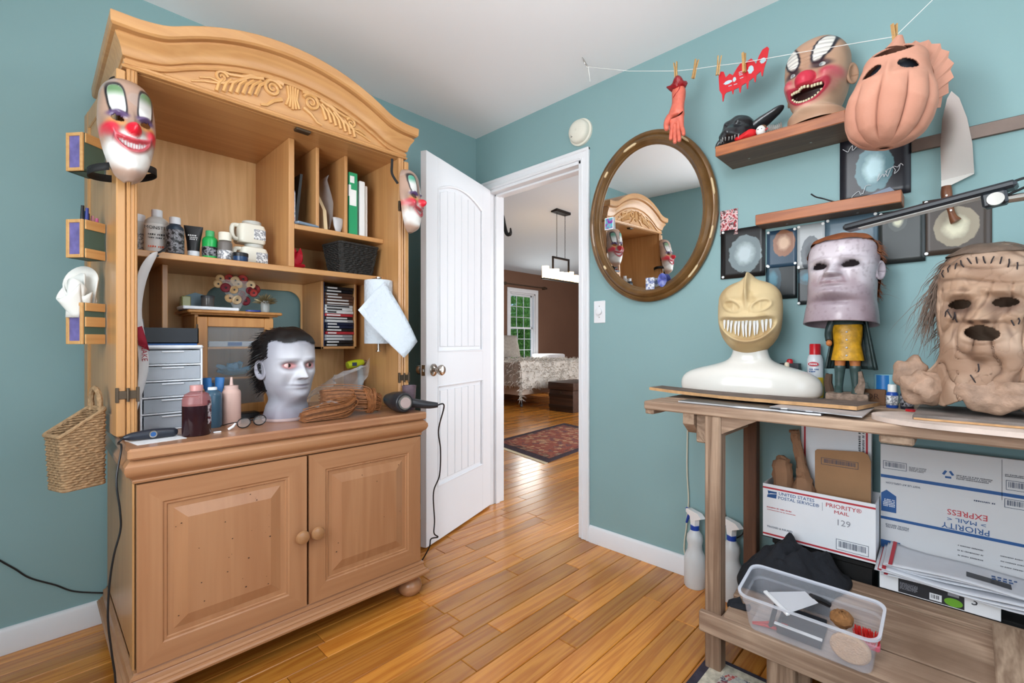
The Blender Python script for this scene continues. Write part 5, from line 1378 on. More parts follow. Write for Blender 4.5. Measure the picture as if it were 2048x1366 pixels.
for k in range(13):
    xx = -.076 + .152 * k / 12 + random.uniform(-.002, .002); zt = .090 + .022 * (xx / .08) ** 2; hh = .032 * (1 - .4 * abs(xx) / .076)
    p, nn = h.at(xx, zt); yy = p.y - .002
    g = [(xx + random.uniform(-.003, .003), yy - .002, zt + hh), (xx, yy - .006, zt + hh * .3), (xx + random.uniform(-.003, .003), yy - .004, zt - hh * .9)]
    MB().tube(smooth_pts(g, 3), [.0058, .0056, .0054, .0050, .0044, .0034, .0016], 7, flat=.7).build('tooth', m_tooth, t)
# the bust under it
t = thing('mannequin_bust', 'glossy white mannequin shoulders on the left of the bench', 'bust', (-.168, -1.752, BT), -1.45)
rings = [(.0, .232, .088, 0), (.02, .243, .094, 0), (.05, .246, .097, 0), (.075, .238, .095, .002), (.095, .214, .090, .004), (.110, .170, .083, .006), (.122, .122, .074, .008), (.135, .084, .064, .008), (.150, .066, .058, .006), (.18, .058, .056, .0), (.22, .055, .055, -.006)]
q = []
for zz_, hx, hy, oy in rings: q.append(([(hx * math.copysign(abs(math.cos(2 * PI * i / 48)) ** .8, math.cos(2 * PI * i / 48)), oy + hy * math.copysign(abs(math.sin(2 * PI * i / 48)) ** .9, math.sin(2 * PI * i / 48))) for i in range(48)], zz_))
qb, n = loft(q); qb.f += [tuple(range(n)), tuple(range(len(qb.v) - n, len(qb.v)))]; qb.fm += [0, 0]
# shift the neck towards the mask
qb.v = [(v[0] + .012 * float(sstep(.09, .17, v[2])), v[1], v[2]) for v in qb.v]
qb.build('shoulders', m_porc, t, sub=1, smooth=180)
MB().lathe([(.001, 0), (.008, 0), (.008, .02), (.006, .026), (.001, .027)], (.13, .03, .108), 14).build('peg', M('peg_cream', (214, 200, 176), rough=.5), t)

# ---- 4. figurine in yellow coat and dark cape on a stone block
m_fig = M('figure_paint', attr=True, rough=.35, var=.35, vscale=70, bump=.3, bscale=90)
t = thing('painted_figurine', 'weathered figurine in yellow jacket and dark green cape under the pale mask', 'figurine', (-.165, -2.068, BT), -1.5)
m_y = M('fig_yellow', (206, 152, 30), rough=.4, var=.35, vscale=60, bump=.2, bscale=80); m_g = M('fig_cape', (52, 68, 68), rough=.4, var=.3, vscale=50, bump=.15, bscale=60)
m_sk = M('fig_skin', (196, 120, 66), rough=.45, var=.2, vscale=60); m_bt = M('fig_boot', (56, 76, 74), rough=.35, var=.25, vscale=60)
m_stone = M('fig_stone', (150, 128, 112), rough=.8, var=.5, vscale=60, bump=.7, bscale=50)
MB().box((-.058, -.045, 0), (.058, .045, .040), .008).jitter(.0015).build('stone_block', m_stone, t)
def rloft(rs, n=28, sup=.85):
    q = [([(cx + hx * math.copysign(abs(math.cos(2 * PI * i / n)) ** sup, math.cos(2 * PI * i / n)), cy + hy * math.copysign(abs(math.sin(2 * PI * i / n)) ** sup, math.sin(2 * PI * i / n))) for i in range(n)], z) for z, cx, cy, hx, hy in rs]
    b, n2 = loft(q); b.f += [tuple(range(n2)), tuple(range(len(b.v) - n2, len(b.v)))]; b.fm += [0, 0]; return b
for s_ in (-1, 1):
    rloft([(.040, s_ * .024, -.012, .013, .026), (.052, s_ * .024, -.008, .012, .020), (.062, s_ * .023, 0, .011, .012), (.09, s_ * .022, 0, .013, .013), (.118, s_ * .021, 0, .0155, .0145), (.124, s_ * .021, 0, .017, .016), (.130, s_ * .021, 0, .016, .015)]).build('boot', m_bt, t)
    rloft([(.128, s_ * .021, 0, .0145, .014), (.15, s_ * .020, 0, .016, .016), (.165, s_ * .019, 0, .017, .017)]).build('leg', m_sk, t)
rloft([(.148, 0, 0, .046, .032), (.156, 0, 0, .045, .033), (.18, 0, 0, .041, .03), (.20, 0, -.001, .038, .028), (.23, 0, -.002, .041, .030), (.262, 0, 0, .042, .028), (.285, 0, 0, .030, .022)]).build('jacket', m_y, t)
for k in range(4): MB().sphere((0, -.0335, .165 + k * .026), (.003, .002, .003), 10, 6).build('button', m_silver, t)
# cape: ribbed cloak over the back and his left side
g = []
for i in range(15):
    zz_ = .118 + .175 * i / 14; r = []
    for j in range(41):
        a_ = -.35 + 3.5 * j / 40; w = .066 - .026 * (i / 14); wob = .004 * math.sin(a_ * 16) * (1 - i / 18)
        r.append((w * math.cos(a_) * 1.02 + wob + .008, (w * .72 + wob) * math.sin(a_) + .002, zz_))
    g.append(r)
MB().grid(g).build('cape', m_g, t, solid=.005)
rloft([(.268, 0, .002, .048, .034), (.283, 0, .002, .040, .032), (.296, 0, .002, .028, .024)]).build('collar', m_g, t)
MB().tube(smooth_pts([(-.042, -.005, .278), (-.052, -.010, .245), (-.050, -.022, .215)], 4), [.013, .013, .012, .012, .011, .011, .011, .010, .010], 12).build('sleeve', m_g, t)
MB().sphere((-.049, -.026, .206), (.009, .011, .011), 12, 8).build('hand', m_sk, t)
MB().tube([(.030, -.020, .04), (.040, -.022, .075), (.036, -.022, .112)], [.017, .010, .006], 9).jitter(.0015).build('rock_spike', m_stone, t)
MB().tube([(-.05, .015, .04), (-.055, .012, .07), (-.052, .012, .10)], [.014, .012, .01], 9).jitter(.0015).build('tree_stump', M('fig_bark', (80, 60, 46), rough=.8), t)

# ---- 5. big laughing clown head on the wall shelf
S = 1.0; SX = 1.22
t = thing('laughing_clown_mask', 'large bald laughing clown head mask on the walnut shelf', 'mask', (-.118, -1.972, 1.836), -1.74)
Zc = .040
kn = [(z * S + Zc, w * SX, f * S * 1.12, b * S * 1.05) for z, w, f, b in KN]; kn = kn[2:]; kn[0] = (.0, .090, .082, .08); kn[1] = (.03, .088, .098, .084)
h = Head(kn, .085 * S, R=130, C=170)
x, z = h.x / SX, (h.z - Zc) / S; a = np.abs(x); d = 0
mr = np.sqrt((x / .050) ** 2 + ((z - .040 - .020 * (a / .045) ** 2) / .030) ** 2)
d = d + .008 * G(mr - 1, .22) - .030 * (1 - sstep(.70, .92, mr))
d = d + .034 * np.sqrt(np.clip(1 - (x / .0265) ** 2 - ((z - .092) / .0285) ** 2, 0, 1))
d = d + .022 * G(a - .054, .018) * G(z - .096, .018)
d = d - .010 * G(a - .036, .016) * G(z - .130, .010) + .009 * G(a - .036, .022) * G(z - .146 - .35 * (a - .03), .007)
d = d + .014 * G(x, .028) * G(z + .002, .014) - .005 * G(a - .062, .005) * G(z - .055, .03)
d = d + .0022 * np.sin(z * 420 + 10 * a) * ell(a, z, .032, .182, .026, .035, .3)
d = d + .0018 * np.sin(z * 500) * G(x, .012) * G(z - .168, .03) + .002 * np.sin((a * .8 + z) * 420) * G(a - .066, .012) * G(z - .045, .04)
h.fwd(d * S)
h.col[:] = np.array(lin((186, 148, 122))[:3])
h.paint((140, 104, 82), sstep(-.2, 1.3, vnoise(h.V, 34)) * .55); h.paint((206, 176, 150), ell(x, z, 0, .01, .06, .03, .5) * h.fw * .6)
ax = a - .012 * (z - .17) / .05
arch_ = ell(ax, z, .036, .186, .018, .046, .06) * sstep(.138, .142, z)
h.paint((34, 34, 46), ell(ax, z, .036, .186, .0245, .054, .10) * h.fw * sstep(.134, .138, z)); h.paint((226, 222, 214), arch_ * h.fw)
h.paint((110, 104, 110), arch_ * h.fw * sstep(.3, .9, np.sin(z * 420 + 10 * a)) * .5)
h.paint((56, 42, 54), ell(a, z, .037, .131, .024, .013, .4) * h.fw * .9)
h.paint((192, 62, 84), ell(a, z, .056, .097, .022, .020, .5) * h.fw * .95)
h.paint((208, 132, 126), (1 - sstep(1.15, 1.7, mr)) * h.fw * .6)
h.paint((170, 48, 66), (1 - sstep(1.08, 1.22, mr)) * h.fw)
h.paint((196, 46, 68), (1 - sstep(.98, 1.06, np.sqrt((x / .0275) ** 2 + ((z - .092) / .0295) ** 2))) * h.fw)
h.paint((50, 24, 22), (1 - sstep(.80, .90, mr)) * h.fw)
h.build('head', m_latex, t, solid=0)
for s_ in (-1, 1):
    ear(t, h, s_, Zc + .105 * S, 1.1, (170, 130, 104), y=.020)
    p, nn = h.at(s_ * .036 * SX, Zc + .130 * S); eyeball(t, p + Vector((0, .0085, 0)), .0135, (196, 196, 190), (150, 156, 158), (110, 116, 120), (-.1, -1, 0))
q = MB()
for k in range(12):
    xx = (-.037 + .074 * k / 11); zc_ = .040 + .020 * (xx / .045) ** 2; hh = .030 * .84 * math.sqrt(max(.05, 1 - (xx / .050 / .88) ** 2))
    for sg, th_ in ((1, .0095), (-1, .007)):
        p, nn = h.at(xx * SX, Zc + zc_ + sg * (hh + .003)); zz_ = Zc + zc_ + sg * (hh - th_ / 2)
        q.box((xx * SX - .0034, p.y + .004, zz_ - th_ / 2), (xx * SX + .0034, p.y + .011, zz_ + th_ / 2), .001)
q.build('teeth', M('yellow_teeth', (206, 196, 164), rough=.35), t, kind='stuff')

# ---- 6. two hanging clown half masks
def half_clown(label, loc, rz, S, green, rx=0.0, wx_=.86):
    t = thing('clown_mask', label, 'mask', loc, rot=Matrix.Rotation(rz, 3, 'Z') @ Matrix.Rotation(rx, 3, 'X'))
    kn = [(-.056, .003, .012, .0), (-.052, .018, .028, .0), (-.042, .033, .045, .0), (-.02, .046, .055, .0), (.0, .054, .062, .0), (.03, .063, .066, .0), (.06, .070, .066, .0), (.09, .074, .064, .0), (.12, .074, .062, .0), (.15, .072, .062, .0), (.17, .069, .060, .0)]
    h = Head([(z * S, w * S * wx_, f * S, 0) for z, w, f, b in kn], .066 * S, R=110, C=130, arc=PI / 2 * 1.02, p=.9)
    x, z = h.x / S / wx_, h.z / S; a = np.abs(x); h.fw[:] = 1; d = 0
    mc = .030 + .016 * (a / .04) ** 2
    d = d + .006 * G(np.sqrt((x / .044) ** 2 + ((z - mc) / .016) ** 2) - 1, .28) - .006 * ell(x, z - .016 * (a / .04) ** 2, 0, .030, .038, .010, .2)
    d = d + .024 * np.sqrt(np.clip(1 - (x / .021) ** 2 - ((z - .072) / .0195) ** 2, 0, 1)) + .010 * G(x, .012) * G(z - .075, .02)
    d = d + .013 * G(a - .050, .015) * G(z - .070, .015) - .008 * G(a - .034, .016) * G(z - .102, .010) + .008 * G(a - .033, .020) * G(z - .116 - .4 * (a - .03), .007)
    d = d + .006 * G(x, .02) * G(z + .03, .015) + .003 * G(x, .006) * G(z - .105, .02)
    h.fwd(d * S)
    h.col[:] = np.array(lin((172, 140, 122))[:3]); h.paint((112, 92, 82), sstep(-.2, 1.4, vnoise(h.V, 50)) * .5)
    h.paint((226, 224, 220), ell(x, z, 0, .018, .062, .050, .2)); h.paint((196, 180, 170), sstep(.5, 1.2, vnoise(h.V, 70)) * .35); h.paint((176, 150, 136), ell(x, z, 0, -.05, .03, .02, .5) * .7)
    sq = (np.abs((a - .10 * (z - .15) - .036) / .0185) ** 3.2 + np.abs((z - .152) / .042) ** 3.2) ** (1 / 3.2); box_ = (1 - sstep(.95, 1.04, sq)) * sstep(.113, .117, z)
    h.paint((34, 32, 36), (1 - sstep(1.16, 1.36, sq)) * sstep(.108, .114, z)); h.paint((224, 222, 218), box_)
    h.paint(green, box_ * sstep(.150, .182, z) * .9)
    h.paint((84, 62, 100), ell(a, z, .034, .112, .026, .010, .35)); h.paint((206, 140, 70), ell(a, z, .038, .090, .022, .012, .5) * .75)
    h.paint((204, 44, 62), ell(a, z, .053, .070, .019, .018, .45))
    h.paint((184, 44, 62), np.maximum(G(np.sqrt((x / .044) ** 2 + ((z - mc) / .016) ** 2) - 1, .3), ell(x, z - .016 * (a / .04) ** 2, 0, .030, .044, .016, .1)))
    h.paint((206, 206, 204), ell(x, z - .016 * (a / .04) ** 2, 0, .031, .034, .0068, .1) * (.35 + .65 * (np.sin(x * 900) > -.4)))
    h.paint((206, 28, 48), ell(x, z, 0, .072, .021, .0195, .12)); h.paint((60, 44, 56), G(a - .046 - .1 * (.06 - z), .002) * G(z - .052, .012) * .6)
    h.paint((120, 104, 100), sstep(.0, 1.6, vnoise(h.V, 70)) * .30)
    h.hole(ell(a, z - .25 * (a - .034), .035, .100, .0150, .0068, .02))
    h.build('face', m_latexgloss, t, solid=.003)
    return t, h, S
m_strap = M('black_strap', (20, 20, 21), rough=.7)
t, h, S = half_clown('clown half mask with green brows hung on the left hutch stile', (-1.880, -.600, 1.578), .10, 1.05, (70, 120, 60), rx=-.10)
sp_ = smooth_pts([(-.035, .012, .215), (-.030, .022, .255), (-.012, .030, .275), (.010, .026, .262), (.022, .012, .225)], 5); MB().tube(sp_, .004, 6, flat=.4).build('hanging_strap', m_strap, t)
g = [[(.080 * math.sin(a_) - .002, .02 - .06 * math.cos(a_) + .02, -.012 + .011 * q + .018 * math.sin(a_)) for q in (-1, 1)] for a_ in np.linspace(.55, 2 * PI - .55, 34)]
MB().grid(g).build('head_strap', m_strap, t, solid=.0015)
t, h, S = half_clown('clown half mask with teal brows hung on the right hutch stile', (-.935, -.612, 1.588), .50, .94, (30, 150, 120), rx=-.06)
sp_ = smooth_pts([(-.05, .012, .15), (-.062, .03, .19), (-.050, .035, .235), (-.046, .035, .262)], 5); MB().tube(sp_, .006, 6, flat=.4).build('hanging_strap', m_strap, t)

# ---- 7. unpainted pink ribbed mask hanging on the string
t = thing('ribbed_mask', 'unpainted pink ribbed mask hanging upside down from the string', 'mask', (-.29, -2.178, 1.645), rot=Matrix.Rotation(-1.62, 3, 'Z') @ Matrix.Rotation(.10, 3, 'Y'))
kn = [(-.004, .0006, .0006, .0006), (.0, .035, .042, .03), (.010, .062, .070, .052), (.035, .090, .100, .075), (.07, .104, .112, .09), (.11, .110, .112, .094), (.15, .104, .102, .092), (.18, .094, .092, .088), (.21, .085, .080, .08), (.24, .076, .070, .072)]
h = Head(kn, .045, R=130, C=200, p=.95)
x, z = h.x, h.z; a = np.abs(x); th = h.th
rib = np.abs(np.sin(th * 5.2 + .5)) ** .5 - .75; low = (1 - sstep(.14, .19, z)) * sstep(.0, .03, z)
d = .015 * rib * low * h.fw
h.push(d)
d = -.012 * G(a - .040, .020) * G(z - .205, .014) + .012 * G(x, .010) * G(z - .195, .03) + .005 * G(a - .04, .03) * G(z - .182, .006)
h.fwd(d)
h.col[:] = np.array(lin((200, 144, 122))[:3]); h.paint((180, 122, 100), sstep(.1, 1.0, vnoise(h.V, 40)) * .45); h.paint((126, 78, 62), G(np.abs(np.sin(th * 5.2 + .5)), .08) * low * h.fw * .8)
h.hole(ell(a, z + .30 * (a - .04), .042, .207, .024, .014, .02) * (np.cos(th) > .2))
h.hole(ell(x, z, .0, .262, .050, .014 + .004, .05) * (np.cos(th) > .1))
# open, jagged back edge
jag = .020 * np.abs(((th * 5) % 2) - 1)
bottom = np.zeros((h.R, h.C))
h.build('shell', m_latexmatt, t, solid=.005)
m_pinkm = M('pink_matt', (196, 140, 118), rough=.6)
out = [(.015, .303), (.045, .305), (.072, .292), (.095, .270), (.112, .240), (.120, .205), (.119, .170), (.110, .135), (.098, .105)]; inn = [(.010, .268), (.035, .264), (.055, .248), (.070, .228), (.080, .20), (.084, .17), (.086, .14), (.086, .12), (.084, .10)]
edge = []
for i in range(8):
    a0, a1 = Vector(out[i] + (0,)), Vector(out[i + 1] + (0,)); edge += [a0, (a0 * .25 + a1 * .75) + (a0 - Vector((.05, .19, 0))).normalized() * .011]
edge.append(Vector(out[-1] + (0,)))
g = [[(p.x, .045, p.y) for p in edge], [(float(np.interp(i / 16, np.linspace(0, 1, 9), [q[0] for q in inn])) + .008, .02, float(np.interp(i / 16, np.linspace(0, 1, 9), [q[1] for q in inn]))) for i in range(17)]]
MB().grid(g).build('jagged_fin', m_pinkm, t, solid=.005, smooth=0)
MB().tube([(0, -.02, .275), (.004, -.02, .296), (.006, -.02, .312)], [.028, .016, .008], 12).build('pinched_neck', m_pinkm, t)
MB().sphere((0, 0, .205), (.062, .060, .050), 18, 12).build('stuffing', M('dark_stuffing', (40, 44, 52), rough=.35, var=.3, vscale=40), t)

# ---- 8. wrinkled brown mask with long hair on its stand, at the right end of the bench
S = 1.12
t = thing('wrinkled_mask', 'wrinkled brown leathery mask with long hair on a board stand', 'mask', (-.325, -2.395, .900), -1.74)
Zc = .125
kn = [(.03, .125, .120, .10), (.06, .128, .118, .10), (.085, .112, .108, .095), (.11, .098, .100, .095), (.13, .090, .104, .09), (.16, .092, .106, .094), (.20, .097, .104, .10), (.25, .100, .100, .104), (.29, .100, .100, .106), (.32, .098, .097, .104)]
h = Head(kn, .098, R=150, C=190)
x, z = h.x / S, (h.z - Zc) / S; a = np.abs(x); d = 0
d = d + .017 * G(a - .03, .026) * G(z - .144, .010) - .022 * G(a - .036, .021) * G(z - .120, .013)
ramp = np.clip((.134 - z) / .06, 0, 1); below = np.where(z < .082, G(z - .082, .008), 1.0)
d = d + .058 * ramp * below * np.exp(-(x / (.012 + .008 * ramp)) ** 2) + .012 * G(a - .019, .008) * G(z - .085, .008)
d = d + .019 * G(a - .055, .02) * G(z - .093, .018) + .008 * G(np.sqrt((x / .032) ** 2 + ((z - .050) / .018) ** 2) - 1, .3)
d = d + .012 * G(x, .03) * G(z - .012, .014)
P_ = h.V.copy(); 
def ridge(P, sc, an):
    q = P * np.array(an); v = vnoise(q + .25 * np.stack([vnoise(P, 16), vnoise(P + 1.7, 16), vnoise(P + 3.1, 16)], -1) / sc * 3, sc, 14)
    return 1 - np.clip(np.abs(v) * 1.5, 0, 1)
forehead = sstep(.15, .18, z)
rA = ridge(P_, 70, (.35, .35, 1.6)); rB = ridge(P_ + .7, 70, (1.5, 1.0, .55)); rC = ridge(P_ + 1.9, 150, (1, 1, 1))
wmix = forehead + (1 - forehead) * sstep(.03, .09, z) * .45
wrk = rA * wmix + rB * (1 - wmix)
d = d - .0095 * wrk * (1 - .5 * forehead) - .002 * rC
h.fwd(d * S); h.push(.004 * vnoise(P_, 30) * (1 - sstep(.0, .05, z)) + .010 * np.sin(h.th * 5 + 2) * (1 - sstep(.06, .115, h.z)))
h.V[..., 2] += .018 * np.sin(h.th * 4 + 1.0) * (1 - sstep(.02, .09, h.z)) - .02 * (1 - sstep(.03, .08, h.z))
h.col[:] = np.array(lin((178, 146, 122))[:3]); h.paint((132, 100, 80), sstep(-.1, 1.0, vnoise(P_, 34)) * .55); h.paint((206, 178, 156), sstep(.2, 1.1, vnoise(P_ + .3, 45)) * .5)
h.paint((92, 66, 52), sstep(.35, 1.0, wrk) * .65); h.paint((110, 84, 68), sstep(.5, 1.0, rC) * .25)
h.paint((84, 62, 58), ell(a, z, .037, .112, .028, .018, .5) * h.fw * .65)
h.paint((104, 76, 62), G(a - .024, .006) * G(z - .088, .016) * h.fw * .6); h.paint((70, 48, 40), ell(a, z, .012, .0765, .0065, .004, .5) * h.fw * .8); h.paint((96, 70, 58), G(a - .040 - .3 * (.07 - z), .004) * G(z - .055, .02) * h.fw * .6)  # shade painted beside the nose and in the mouth folds, plus dark nostrils
h.hole(ell(a, z, .037, .1195, .0205, .0088, .02) * (h.fw > .5)); h.hole(ell(x, z + .12 * x, .004, .052, .029, .0165, .02) * (h.fw > .5))
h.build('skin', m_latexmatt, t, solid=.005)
m_stitch = M('stitch_thread', (44, 36, 38), rough=.7)
def stitch(pts):
    for i, (xx, zz_) in enumerate(pts):
        p, nn = h.at(xx, zz_); dv = Vector((random.uniform(-.5, .5), 0, 1)) * .010
        MB().tube([p + nn * .001 - dv, p + nn * .005, p + nn * .001 + dv], .0016, 5).build('stitch', m_stitch, t)
random.seed(12)
stitch([(-.075 + .0135 * k, Zc + .215 * S - .03 * abs((k - 5) / 6) ** 2) for k in range(12)]); stitch([(.055 + .008 * k, Zc + .078 * S + .002 * k) for k in range(5)]); stitch([(-.062 + .006 * k, Zc + (.100 - .004 * k) * S) for k in range(4)]); stitch([(.0 - .004 * k, Zc - .03 - .014 * k) for k in range(3)])
m_brhair = M('brown_hair', (116, 96, 82), rough=.6, var=.3, vscale=40)
hm = (z > .232) | ((np.cos(h.th) < .1) & (z > .17)) | ((np.cos(h.th) < -.15) & (z > .02))
cap = h.V + h.normals() * (.005 + .002 * vnoise(h.V, 90))[..., None]
h.build('hair_cap', m_brhair, t, solid=0, keep=(hm[:-1, :-1] & hm[1:, 1:] & hm[:-1, 1:] & hm[1:, :-1]), V=cap)
strands(t, roots_of(h, hm, 1300, 9), 'hair', m_brhair, .075, lambda p, n: (Vector((p.x * 2.5, .55, -.5)) + n * .25), r=.0012, n=6, curl=.010, droop=1.0)
strands(t, roots_of(h, (np.abs(np.cos(h.th)) < .25) & (z > .12) & (z < .24) & (x < 0), 160, 10), 'side_hair', m_brhair, .15, lambda p, n: (Vector((-.1, .1, -1)) + n * .12), r=.0011, n=7, curl=.012, droop=.6)
# ragged flaps hanging at the neck
m_flap = M('leather_flap', (172, 140, 118), rough=.6, var=.3, vscale=40, bump=.5, bscale=60)
for (cx, cy, cz, rx, ry, rz) in ((-.115, -.085, .035, .05, .03, .045), (-.155, -.03, .075, .04, .03, .045), (.03, -.115, .03, .07, .022, .04), (.115, -.07, .03, .06, .04, .05)):
    q = MB(); q.sphere((cx, cy, cz), (rx, ry, rz), 22, 16); vv = np.array(q.v); nn_ = vnoise(vv, 130) * .006; cc_ = np.array([cx, cy, cz]); dd = vv - cc_; dd /= np.linalg.norm(dd, axis=1)[:, None]
    q.v = [tuple(p) for p in (vv + dd * nn_[:, None])]; q.build('neck_flap', m_flap, t, smooth=180)
MB().cyl((0, 0, -.0222), (0, 0, .16), .014, n=20).build('stand_pipe', m_steel, t)
# its board
b = MB(); m_stand = M('stand_board', (118, 108, 102), rough=.7, var=.5, vscale=16, bump=.2, bscale=40)
o = MB().box((-.52, -2.255, BT + .0125), (-.235, -2.70, BT + .0255), .002)
sb = thing('stand_board', 'stained plywood board under the wrinkled mask', 'board', (-.38, -2.45, BT + .0125)); o.build('ply', m_stand, sb, w=True)
MB().box((-.5215, -2.257, BT + .0135), (-.5195, -2.699, BT + .0185)).build('ply_layer', m_edge, sb, w=True)
# ================================================================== THINGS IN AND ON THE ARMOIRE
m_wplastic = M('white_plastic', (228, 232, 238), rough=.35); m_clear = M('clear_drawer', (206, 214, 224), rough=.15, alpha=.42)
m_dgrey = M('dark_grey', (56, 58, 62), rough=.5)
def mtext(parent, s, p, ux, size, mat, align='CENTER', squeeze=1.0, up=(0, 0, 1)): return text(s, size, mat, parent, frame(p, ux, up), align=align, squeeze=squeeze)
# ---- bottles on the shelf: label faces look to the room
def bottle(label, px, y, prof, body, capprof, capm, name='bottle', cat='bottle', lab=None, labz=(.2, .7), words=(), z=SZ, wc=None, group=None, flat=1.0, x=None, sc=1.0):
    x = PY(px, 500, y).x if x is None else x
    t = thing(name, label, cat, (x, y, z), group=group, scale=sc)
    MB().lathe(prof, n=28, sy=flat).build('body', body, t)
    if capprof: MB().lathe(capprof, n=24, sy=flat).build('cap', capm, t)
    H = prof[-1][1]; r = max(q[0] for q in prof)
    if lab: MB().lathe([(r + .0003, H * labz[0]), (r + .0007, H * labz[0] + .001), (r + .0007, H * labz[1] - .001), (r + .0003, H * labz[1])], n=28, cap=False, sy=flat).build('label', lab, t)
    v = Vector((CAMX - x, CAMY - y, 0)).normalized(); ux = Vector((-v.y, v.x, 0)) * 1.0
    for s, zz_, size, mat in words:
        fr_ = frame(v * (r + .0022) + Vector((0, 0, zz_)), ux, (0, 0, 1))
        text(s, size, mat, t, fr_, w=False) if s else micro(t, fr_, .042, size, mat, w=False)
    return t
def round_prof(r, h, neck=.45, sh=.80): return [(.001, 0), (r * .95, 0), (r, .003), (r, h * sh), (r * .94, h * (sh + .07)), (r * .7, h * (sh + .13)), (r * neck, h * (sh + .17)), (r * neck, h), (.001, h)]
def cap_prof(r, z, h): return [(.001, z), (r, z), (r, z + h - .002), (r * .93, z + h), (.001, z + h)]
m_trl = M('frosted_bottle', (206, 208, 206), rough=.35); m_lab = M('paper_label', (232, 232, 230), rough=.5); m_blk = M('label_text_black', (28, 26, 28), rough=.5); m_orange = M('label_orange', (214, 96, 60), rough=.5)
bottle('white capped frosted bottle, leftmost on the hutch shelf', 275, -.19, round_prof(.030, .125), m_trl, cap_prof(.020, .118, .022), m_wplastic, lab=m_labwh, labz=(.12, .62), sc=1.16)
bottle('white airbrush base bottle with red and black lettering on the shelf', 314, -.27, round_prof(.031, .128), m_trl, cap_prof(.014, .124, .022), m_wplastic, lab=m_lab, labz=(.10, .78), words=(('MONSTER', .086, .0135, m_blk), ('', .066, .0055, m_blk), ('', .056, .0045, m_blk), ('', .030, .0060, m_orange)), sc=1.18)
m_navy = M('navy_paint', (44, 62, 78), rough=.3)
bottle('dark blue paint bottle with white cap on the shelf', 350, -.335, round_prof(.022, .100), m_navy, cap_prof(.014, .096, .020), m_wplastic, lab=m_lablk, labz=(.12, .78), sc=1.22)
# tube standing on its cap
t = thing('paint_tube', 'black acrylic paint tube standing on its white cap', 'tube', (PY(387, 500, -.31).x, -.31, SZ), math.atan2(CAMX + 1.66, -(CAMY + .31)), scale=1.12)
qb, n = loft([([(.017 * math.cos(2 * PI * i / 24) , .017 * math.sin(2 * PI * i / 24)) for i in range(24)], .030), ([(.019 * math.cos(2 * PI * i / 24), .015 * math.sin(2 * PI * i / 24)) for i in range(24)], .06), ([(.026 * math.cos(2 * PI * i / 24), .003 * math.sin(2 * PI * i / 24)) for i in range(24)], .105), ([(.0265 * math.cos(2 * PI * i / 24), .0012 * math.sin(2 * PI * i / 24)) for i in range(24)], .113)])
qb.f.append(tuple(range(len(qb.v) - n, len(qb.v)))); qb.fm.append(0); qb.build('tube', m_black, t)
MB().lathe(cap_prof(.0165, 0, .032), n=24).build('cap', m_wplastic, t)
micro(t, frame((0, -.0130, .080), (1, 0, 0), (0, .25, 1)), .030, .0055, m_lab, w=False); micro(t, frame((0, -.0150, .070), (1, 0, 0), (0, .22, 1)), .020, .004, m_lab, w=False, lines=2)
bottle('bright green paint bottle on the shelf', 420, -.32, round_prof(.021, .082), M('green_paint', (40, 176, 86), rough=.3), cap_prof(.012, .078, .018), M('green_cap', (74, 176, 110), rough=.4), lab=m_lablk, labz=(.2, .55), sc=1.2)
bottle('small cream topped bottle of grey pigment on the shelf', 450, -.355, round_prof(.020, .070), M('grey_pigment', (110, 104, 100), rough=.4), cap_prof(.018, .066, .026), M('cream_cap', (226, 222, 206), rough=.4), lab=m_labwh, labz=(.1, .5), sc=1.2)
bottle('low dark blue jar with black lid at the shelf front', 481, -.395, [(.001, 0), (.024, 0), (.025, .002), (.025, .022), (.001, .022)], M('blue_jar', (36, 62, 96), rough=.25), cap_prof(.0262, .020, .014), m_black, name='paint_jar', cat='jar')
def jug(label, x, y, z):
    t = thing('plaster_jug', label, 'jug', (x, y, z), .1)
    m = M('jug_cream', (224, 220, 206), rough=.4)
    qb, n = loft([(rrect(.046, .036, .015), 0), (rrect(.050, .040, .018), .006), (rrect(.050, .040, .018), .060), (rrect(.046, .037, .017), .072), (rrect(.030, .030, .016), .078)]); qb.f += [tuple(range(n)), tuple(range(len(qb.v) - n, len(qb.v)))]; qb.fm += [0, 0]; qb.build('body', m, t)
    MB().lathe(cap_prof(.034, .076, .014), (.008, 0, 0), 28).build('lid', M('jug_lid', (186, 186, 180), rough=.45), t)
    MB().tube(smooth_pts([(-.045, -.01, .066), (-.066, -.012, .062), (-.070, -.012, .036), (-.062, -.012, .014), (-.046, -.01, .012)], 5), .008, 10).build('handle', m, t)
    MB().box((.0, -.0410, .015), (.044, -.0395, .055)).build('label', m_labwh, t)
    return t
jx = PY(497, 480, -.30).x
jug('lower cream plastic jug stacked on the hutch shelf', jx + .012, -.30, SZ); jug('upper cream plastic jug stacked on another jug', jx + .004, -.30, SZ + .0905)
# ---- pigeonholes: binders, folders, paper
def bookish(name, label, cat, x0, x1, y0, y1, z0, z1, mat, parts=()):
    t = thing(name, label, cat, ((x0 + x1) / 2, (y0 + y1) / 2, z0))
    MB().box((x0, y0, z0), (x1, y1, z1), .003).build('cover', mat, t, w=True)
    for nm, a, b2, m in parts: MB().box(a, b2).build(nm, m, t, w=True)
    return t
m_green = M('binder_green', (44, 150, 100), rough=.35)
SL = 1.535
t = bookish('ring_binder', 'green ring binder standing in the right pigeonhole', 'binder', -1.105, -1.063, -.41, -.12, SL, 1.812, m_green)
MB().box((-1.1055, -.4106, 1.705), (-1.0955, -.40, 1.755)).build('spine_label', m_lab, t, w=True)
MB().box((-1.102, -.4108, 1.665), (-1.070, -.4098, 1.735)).build('spine_label', m_lab, t, w=True)
MB().box((-1.100, -.4108, 1.765), (-1.080, -.4098, 1.795)).build('spine_label', m_lab, t, w=True)
